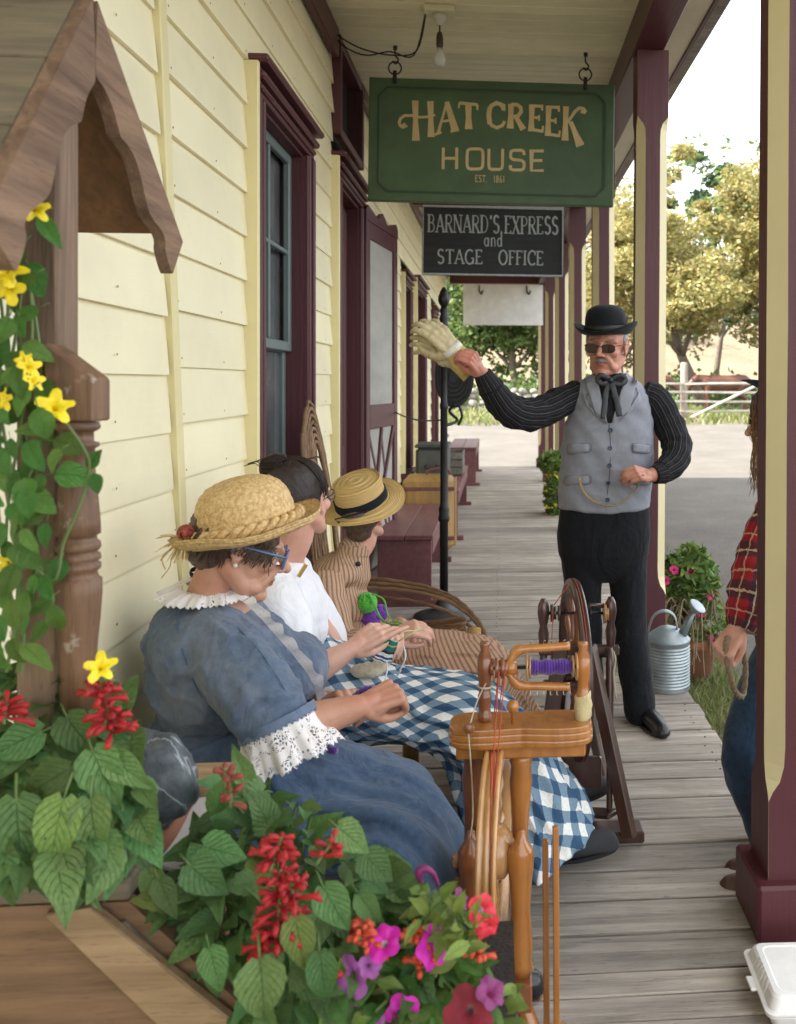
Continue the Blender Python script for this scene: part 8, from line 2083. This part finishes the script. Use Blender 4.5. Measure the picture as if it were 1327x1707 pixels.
for s in (1, -1):
    for k in range(40):
        y_ = s * rnd.uniform(.014, .046); pp.append([HM @ V((.090 - .3 * abs(y_), y_, .021)), HM @ V((.094 - .3 * abs(y_), y_ + s * .004, .025)), HM @ V((.091 - .3 * abs(y_), y_ + s * .009, .025))])
strands(man, 'moustache', m_hair_gr, pp, .0012)
glasses(man, HM, M_('brown_metal_frames', (.06, .03, .02), rough=.25, metal=.6, bump=0), glassmat('tinted_lens', (.05, .03, .025), .82), .027, .0155, .0014, drop=.002)
# bowler
HT = frame(P(1010, 554, 3.93), fvec(-112, -3), up=(.0, 0, 1))
def wobo(i, a, r, z):
    e = max(0, (r - .095) / .045); return r * (1 + .10 * math.cos(a) ** 2 - .02), z + e * (.030 * math.sin(a) ** 2 - .014 * math.cos(a) ** 2)
prof = [(.0005, .122), (.03, .120), (.058, .112), (.078, .096), (.088, .072), (.0905, .045), (.0915, .015), (.0925, .002), (.10, -.002), (.112, -.003), (.124, .001), (.134, .008), (.138, .014), (.1385, .018), (.134, .018), (.128, .009), (.116, -.005), (.10, -.007), (.088, -.008), (.085, .0)]
hat = put('hat', mesh(*lathe([(a.x, a.y) for a in smoothpath([V((r, z, 0)) for r, z in prof], 3)], 64, HT @ Matrix.Translation((0, 0, -.002)), False, wobo)[:2], m_felt, True), man)
put('hat_band', mesh(*lathe([(.0925, .028), (.095, .026), (.0955, .006), (.093, .003)], 64, HT, False, wobo)[:2], M_('grosgrain', (.008, .009, .01), rough=.5, bump=.1), True), hat)
fo = HT @ V((-.02, -.098, .03)) if False else P(1040, 540, 3.86)
pp = [[fo, fo + V((.008, -.004, .006 * k)), fo + V((.016 + .003 * k, -.004, .012 + .006 * k))] for k in range(4)]
strands(hat, 'feather', M_('grey_feather', (.12, .12, .13), rough=.8), pp, .0022)
# shirt body, vest, sleeves
def loftrings(rings, n=64):
    "rings: (centre, half width x, half depth y, exponent)"
    vs_, uv = [], []
    for i, (c, a_, b_, ex) in enumerate(rings):
        for j in range(n):
            t_ = 2 * math.pi * j / n; ct, st_ = math.cos(t_), math.sin(t_)
            vs_.append(c + V((a_ * abs(ct) ** ex * (1 if ct > 0 else -1), b_ * abs(st_) ** ex * (1 if st_ > 0 else -1), 0))); uv.append((j / n, c.z))
    fs = [(i * n + j, i * n + (j + 1) % n, (i + 1) * n + (j + 1) % n, (i + 1) * n + j) for i in range(len(rings) - 1) for j in range(n)]
    fs += [tuple(range(n))[::-1], tuple((len(rings) - 1) * n + j for j in range(n))]
    return vs_, fs
K = MY / 1530 / 1.0
def ring(py, l, r, dep, ex=.85, yo=0): 
    a, b_ = P(l, py, MY), P(r, py, MY); c = (a + b_) / 2; c.y = MY + yo; return (c, (b_.x - a.x) / 2, dep, ex)
rs = [ring(846, 931, 1083, .128), ring(820, 931, 1085, .130), ring(780, 934, 1087, .132, yo=-.005), ring(740, 937, 1088, .135, yo=-.008), ring(705, 943, 1087, .135), ring(680, 949, 1084, .130), ring(660, 953, 1080, .118), ring(648, 956, 1074, .105), ring(638, 964, 1066, .090), ring(630, 975, 1056, .075), ring(622, 988, 1046, .062, yo=.01)]
v_, f_ = loftrings(rs); v_ = [p + V((0, 0, -.012)) if i < 64 and p.y < MY and abs(p.x - .475) < .03 else p for i, p in enumerate(v_)]
me = fuse([(v_, f_)], .006, 3, [m_vest])
displace(me, lambda c: .005 * noise.noise(V((c.x * 6, c.y * 6, c.z * 17))) + .006 * noise.noise(V(((c.x + c.z) * 15, 2, (c.x - c.z) * 5))) + .004 * max(0, 1 - 3 * abs(noise.noise(V((c.x * 5 + 3, 1, c.z * 11))))))
vest = put('vest', me, man); bv = bvh_of(vest)
def onv(px, py, off=.003):
    h_ = hit(bv, px, py, off); return h_[0] if h_ else P(px, py, MY - .12)
def patch(pts, mt, name, off=.004, th=.004, nrm=None, grid=6):
    "flat shape laid on the vest: 4-corner pixel quad"
    (a, b_, c, d) = pts; vs_ = []
    for i in range(grid + 1):
        for j in range(grid + 1):
            s, q = j / grid, i / grid; x = (a[0] * (1 - s) + b_[0] * s) * (1 - q) + (d[0] * (1 - s) + c[0] * s) * q; y = (a[1] * (1 - s) + b_[1] * s) * (1 - q) + (d[1] * (1 - s) + c[1] * s) * q
            vs_.append(onv(x, y, off))
    W = grid + 1; fs = [(i * W + j, i * W + j + 1, (i + 1) * W + j + 1, (i + 1) * W + j) for i in range(grid) for j in range(grid)]
    o = put(name, mesh(vs_, fs, mt, True), man); o.modifiers.new('s', 'SOLIDIFY').thickness = th; return o
# shirt front in the V, lapels, placket, pockets
patch([(990, 624), (1044, 624), (1020, 705), (1012, 705)], m_pinst, 'shirt_front', .002, .002)
lap = cloth('vest_lapel', (.275, .285, .32), (.235, .245, .28), 50, 500, wr=.15)
patch([(974, 630), (995, 628), (1013, 706), (992, 690)], lap, 'lapel', .0035, .005); patch([(1042, 628), (1062, 632), (1048, 686), (1019, 706)], lap, 'lapel', .0035, .005)
patch([(972, 655), (992, 690), (1006, 706), (975, 672)], lap, 'lapel', .0035, .005); patch([(1064, 655), (1068, 668), (1030, 706), (1046, 686)], lap, 'lapel', .0035, .005)
def line_on(pts, r, mt, name, off=.004, par=None): 
    return put(name, mesh(*tube(smoothpath([onv(*p, off) for p in pts], 5), r, 6)[:2], mt, True), par or man)
m_vseam = M_('vest_seam', (.10, .105, .125), rough=.9, bump=0)
line_on([(1015, 704), (1018, 740), (1017, 780), (1013, 820), (1010, 845)], .0014, m_vseam, 'front_edge', .001)
line_on([(990, 650), (978, 662), (984, 676), (1000, 692), (1012, 704)], .0014, m_vseam, 'lapel_seam', .006); line_on([(1056, 640), (1062, 664), (1042, 682), (1020, 704)], .0014, m_vseam, 'lapel_seam', .006)
for q in ([(948, 742), (982, 739), (983, 752), (949, 756)], [(1054, 739), (1082, 742), (1081, 755), (1054, 753)], [(943, 795), (982, 792), (982, 806), (944, 808)], [(1050, 794), (1080, 797), (1079, 808), (1050, 806)]):
    patch(q, lap, 'pocket_welt', .003, .003, grid=4); line_on([q[0], q[1], q[2], q[3], q[0]], .0010, m_vseam, 'pocket_stitch', .006)
m_btn = M_('navy_button', (.03, .05, .10), rough=.3, bump=0)
for px, py in ((1018, 717), (1017, 747), (1016, 776), (1014, 805), (1013, 833)):
    h_ = hit(bv, px, py, .002); put('button', mesh(*lathe([(.0005, .002), (.004, .002), (.006, .0035), (.0085, .004), (.0095, .002), (.009, 0), (.001, 0)], 18, axis_matrix(h_[0], h_[1]))[:2], m_btn, True), man)
# trousers
leg = [ell(P(1007, 885, MY), (.186, .112, .11)), loftrings([ring(968, 960, 1056, .060), ring(950, 944, 1070, .090), ring(922, 932, 1080, .114), ring(890, 928, 1084, .122), ring(850, 932, 1082, .120), ring(830, 936, 1078, .112)]), limb([P(1042, 910, MY), P(1048, 985, MY), P(1053, 1065, MY - .01), P(1066, 1182, 3.93)], [.098, .080, .075, .072], 22), limb([P(972, 910, MY), P(972, 985, 3.96), P(975, 1065, 4.0), P(984, 1185, 4.10)], [.098, .080, .074, .068], 22)]
me = fuse(leg, .0065, 4, [m_black])
displace(me, lambda c: .006 * noise.noise(V((c.x * 9, c.y * 9, c.z * 4))) + .005 * noise.noise(V((c.x * 5, c.y * 5, c.z * 17))) * (1 if c.z < .5 else .4))
put('trousers', me, man)
shoe(V((P(1070, 1195, 3.9).x, 3.98, 0)), -74, m_shoe, man, .275, .10); shoe(V((P(985, 1190, 4.1).x, 4.14, 0)), -100, m_shoe, man, .275, .10)
sleeve([P(968, 655, MY), P(940, 668, 3.92), P(905, 686, 3.84), P(866, 690, 3.74), P(838, 674, 3.68), P(818, 645, 3.62)], [.060, .066, .066, .068, .062, .050], m_pinst, man, seed=3, amp=.13, circ=.5)
sleeve([P(818, 647, 3.62), P(804, 622, 3.60)], [.050, .036], m_pinst, man, seed=3, amp=.02, circ=.5, name='cuff')
sleeve([P(1072, 655, MY), P(1094, 668, 3.95), P(1114, 705, 3.94), P(1128, 742, 3.90), P(1122, 772, 3.84), P(1102, 788, 3.79)], [.058, .066, .067, .066, .060, .048], m_pinst, man, seed=6, amp=.13, circ=.5)
sleeve([P(1104, 788, 3.79), P(1090, 792, 3.765)], [.048, .037], m_pinst, man, seed=3, amp=.02, circ=.5, name='cuff')
put('collar', mesh(*lathe([(.056, -.02), (.060, .0), (.060, .026), (.057, .030), (.054, .0)], 32, axis_matrix(P(1016, 634, 3.955), (0, -.2, 1)), False)[:2], m_pinst, True), man)
# ribbon tie: bow loops and two hanging tails
def ribb(pts, w_, name, tw=0):
    p = smoothpath(pts, 6); v_, f_, uv = tube(p, [(.0022, w_ * (1 + .08 * math.sin(i)))for i in range(len(p))], 8, up=(0, -1, 0)); return put(name, mesh(v_, f_, m_tie, True), man)
m_tie = M_('black_satin', (.015, .016, .019), rough=.38, bump=.2, sc=40)
yv = onv(1018, 640, .010).y - .005
bvp = lambda px, py, d=0: P(px, py, yv - d)
ribb([bvp(1018, 634, .012), bvp(1004, 626, .018), bvp(996, 632, .014), bvp(1004, 640, .018), bvp(1018, 636, .012)], .011, 'bow_loop')
ribb([bvp(1018, 634, .012), bvp(1034, 626, .018), bvp(1043, 633, .014), bvp(1034, 641, .018), bvp(1018, 636, .012)], .011, 'bow_loop')
put('bow_knot', mesh(*ell(bvp(1018, 634, .020), (.011, .009, .011)), m_tie, True), man)
ribb([bvp(1016, 638, .014), bvp(1010, 655, .016), onv(1008, 675, .012), onv(1006, 698, .010)], .013, 'tie_tail')
ribb([bvp(1020, 638, .016), bvp(1024, 655, .018), onv(1028, 675, .014), onv(1032, 694, .012)], .013, 'tie_tail')
# watch chain
cpts = [onv(967, 797, .010), onv(969, 808, .010), onv(978, 824, .010), onv(996, 838, .010), onv(1018, 842, .010), onv(1040, 834, .012), onv(1056, 814, .02), P(1066, 800, 3.74), P(1072, 792, 3.70)]
p = smoothpath(cpts, 12); b = B()
for i in range(0, len(p) - 1, 1):
    c = (p[i] + p[i + 1]) / 2; tt = (p[i + 1] - p[i]).normalized(); s_ = tt.cross(V((0, 1, 0))).normalized() if i % 2 else V((0, 1, 0)); 
    b.add(tube([c + tt * .0042 * math.cos(a) + s_ * .0026 * math.sin(a) for a in [2 * math.pi * k / 10 for k in range(11)]], .0010, 4, cap=False))
b.put('watch_chain', m_brass, man, True)['kind'] = 'stuff'
# work gloves held up
gl = thing('work_gloves', 'pair of cream and yellow leather work gloves in the raised hand', 'gloves', P(750, 585, 3.55))
m_hide = M_('pale_work_leather', (.60, .52, .33), (.36, .29, .14), sc=14, rough=.8, bump=.6, bsc=50)
m_canv = M_('yellow_canvas', (.62, .50, .18), (.50, .38, .10), sc=40, rough=.9, bump=.4)
gb_ = P(782, 612, 3.62); gd = (P(735, 562, 3.60) - gb_).normalized()
def glove(M, curl, side, mt):
    q = hand_parts(M, curl, side, (.55, .75, -.3), spread=3); s_ = []
    for v_, f_ in q: s_.append((v_, f_))
    me = fuse(s_, .004, 3, [mt], .0035, 38); return me
GM = frame(gb_ + gd * .075, gd + V((0, 0, .02)), up=(.3, -.9, .25), scale=1.28)
g1 = put('glove', glove(GM, (26, 34, 22), 1, m_hide), gl)
GM2 = frame(gb_ + gd * .07 + V((.0, .030, -.035)), gd + V((-.10, 0, -.22)), up=(.2, -.9, .35), scale=1.28); g2 = put('glove', glove(GM2, (22, 28, 20), -1, m_hide), gl)
put('cuff', mesh(*tube([gb_ + gd * .088, gb_ + gd * .05, gb_ - gd * .005], [(.030, .040), (.034, .048), (.030, .056)], 22, up=(.3, -.9, .25))[:2], m_canv, True), g1)
put('cuff', mesh(*tube([gb_ + gd * .085 + V((0, .035, -.03)), gb_ + gd * .04 + V((.005, .03, -.022)), gb_ + V((.01, .025, -.02))], [(.026, .040), (.030, .046), (.026, .052)], 22, up=(.3, -.9, .25))[:2], m_canv, True), g2)
b = B()
for k in range(7): c_ = gb_ + gd * (.002 + k * .011); b.add(tube([c_ + GM.to_3x3().col[2].normalized() * (.0335 + .001) * math.cos(a) + GM.to_3x3().col[1].normalized() * (.0520 - k * .0014) * math.sin(a) for a in [2 * math.pi * q / 28 for q in range(29)]], .0014, 5, cap=False))
put('stripe', b.mesh(m_hide, True), g1)['kind'] = 'stuff'
a_ = gb_ + gd * .092; v_, f_, _ = tube([a_ - gd * .012, a_ + gd * .016], [(.0325, .0445), (.028, .044)], 22, up=(.3, -.9, .25)); put('knuckle_strap', mesh(v_, f_, M_('white_canvas_strap', (.74, .72, .62), rough=.9, bump=.3, sc=50), True), g1)

# ------------------------------------------------------------ person by the near post
pv = thing('person', 'person in red plaid shirt and jeans mostly hidden behind the nearest post', 'person', (.85, 2.8, 0))
HP = frame(P(1290, 700, 2.80), fvec(170, -8)); nk = P(1300, 800, 2.86)
wrp = P(1213, 1046, 2.66); elp = P(1228, 965, 2.72); shp = P(1275, 850, 2.80); HMP = frame(wrp, (P(1194, 1076, 2.64) - wrp).normalized(), up=(-.6, -.7, .2))
body = head_parts(HP, neck=nk, nr=.05) + [limb([nk, P(1325, 950, 2.90), P(1325, 1080, 2.92)], [.06, .08, .08]), limb([shp, elp], [.045, .04]), limb([elp, wrp], [.038, .028]), limb([P(1300, 1080, 2.84), P(1240, 1250, 2.76), P(1275, 1430, 2.86)], [.08, .055, .04]), limb([P(1320, 1080, 2.95), P(1290, 1250, 2.95), P(1290, 1400, 3.0)], [.08, .055, .04])] + hand_parts(HMP, (72, 78, 45), 1, (.7, .3, -.5))
put('body', fuse(body, .004, 2, [sk_fair, m_lip]), pv)
put('hair', fuse([tr(ell((-.030, 0, .030), (.094, .082, .088)), HP), tr(ell((-.07, 0, -.06), (.05, .07, .10)), HP)], .005, 3, [m_hair_au], .002, 60), pv)
pp = []; rnd = random.Random(41)
for k in range(80):
    x0 = 1247 + rnd.uniform(-10, 22); s0 = P(x0, 655 + rnd.uniform(-5, 30), 2.72 + rnd.uniform(-.04, .05)); pp.append([s0, P(x0 - 3 + rnd.uniform(-5, 5), 720, 2.73), P(1246 + rnd.uniform(-12, 16), 770, 2.74), P(1246 + rnd.uniform(-18, 14), 790 + rnd.uniform(0, 40), 2.76)])
strands(pv, 'hair_strands', m_hair_aus, pp, .0008)
put('cap', mesh(*lathe([(.0005, .12), (.05, .112), (.085, .085), (.098, .045), (.10, .02), (.095, .02)], 32, HP, False)[:2], M_('navy_cap', (.02, .03, .08), rough=.8), True), pv)
put('cap_brim', mesh(*tube([P(1266, 645, 2.76), P(1246, 636, 2.72), P(1232, 634, 2.69)], [(.006, .05), (.004, .045), (.003, .030)], 12, up=(0, 0, 1))[:2], M_('navy_cap_brim', (.02, .03, .08), rough=.6), True), pv)
glasses(pv, HP, m_iron, glassmat('black_lens', (.01, .01, .012), 1), .028, .02, .002)
bod = [ell(P(1318, 930, 2.90), (.13, .16, .22)), ell(P(1318, 1020, 2.90), (.13, .15, .13)), ell(P(1315, 850, 2.90), (.11, .17, .08))]
me = fuse(bod, .007, 4, []); l = me.uv_layers.new(name='UVMap'); c0 = P(1310, 930, 2.88)
co = [((math.atan2(v.co.y - c0.y, v.co.x - c0.x + 1e-4) / 6.283) * .9, v.co.z) for v in me.vertices]
for lp in me.loops: l.data[lp.index].uv = co[lp.vertex_index]
me.materials.append(m_plaid); put('shirt', me, pv)
sleeve([P(1290, 840, 2.82), P(1268, 880, 2.78), P(1246, 930, 2.74), P(1236, 975, 2.70), P(1228, 1020, 2.68), P(1219, 1050, 2.665)], [.07, .068, .064, .064, .062, .046], m_plaid, pv, seed=8, amp=.12, circ=.5)
m_jean = cloth('dark_jeans', (.022, .045, .085), (.012, .024, .05), 60, 500, wash=(.05, .12, .22), wr=.7)
lg = [ell(P(1318, 1060, 2.92), (.15, .14, .13)), limb([P(1300, 1090, 2.86), P(1258, 1180, 2.80), P(1228, 1270, 2.75), P(1262, 1370, 2.82), P(1275, 1455, 2.88)], [.105, .098, .076, .070, .062], 22), limb([P(1325, 1090, 2.98), P(1310, 1260, 2.98), P(1305, 1420, 3.02)], [.10, .075, .062], 20)]
me = fuse(lg, .0065, 4, [m_jean]); displace(me, lambda c: .005 * noise.noise(V((c.x * 8, c.y * 8, c.z * 16)))); put('jeans', me, pv)
m_boot = M_('brown_boot_leather', (.10, .05, .028), (.045, .024, .015), rough=.45, bump=.3, sc=20)
shoe(P(1352, 1508, 2.60) * 1.0, 172, m_boot, pv, .25, .095, 'boot', sc=1.25); shoe(P(1352, 1474, 2.72), 176, m_boot, pv, .25, .095, 'boot', sc=1.25)
for sh in pv.children: pass
rp = [P(1196, 1062, 2.63), P(1193, 1085, 2.62), P(1199, 1120, 2.62), P(1207, 1150, 2.63), P(1222, 1160, 2.70), P(1226, 1110, 2.68), P(1218, 1075, 2.66), P(1204, 1060, 2.64)]
p = smoothpath(rp, 14); T = frame_path(p); b = B()
for s in range(3):
    q = []
    for i, x in enumerate(p):
        a_ = T[i].cross(V((0, 1, 0.1))).normalized(); b_ = T[i].cross(a_); an = i * .55 + s * 2.094; q.append(x + (a_ * math.cos(an) + b_ * math.sin(an)) * .0045)
    b.add(tube(q, .0052, 6))
o = b.put('rope', M_('manila_rope', (.32, .24, .15), (.2, .14, .08), sc=60, rough=.95, bump=.6), None, True); top(o, 'coil of brown rope held by the person in plaid', 'rope')
o.location.x += .03; pv.location.x += .03
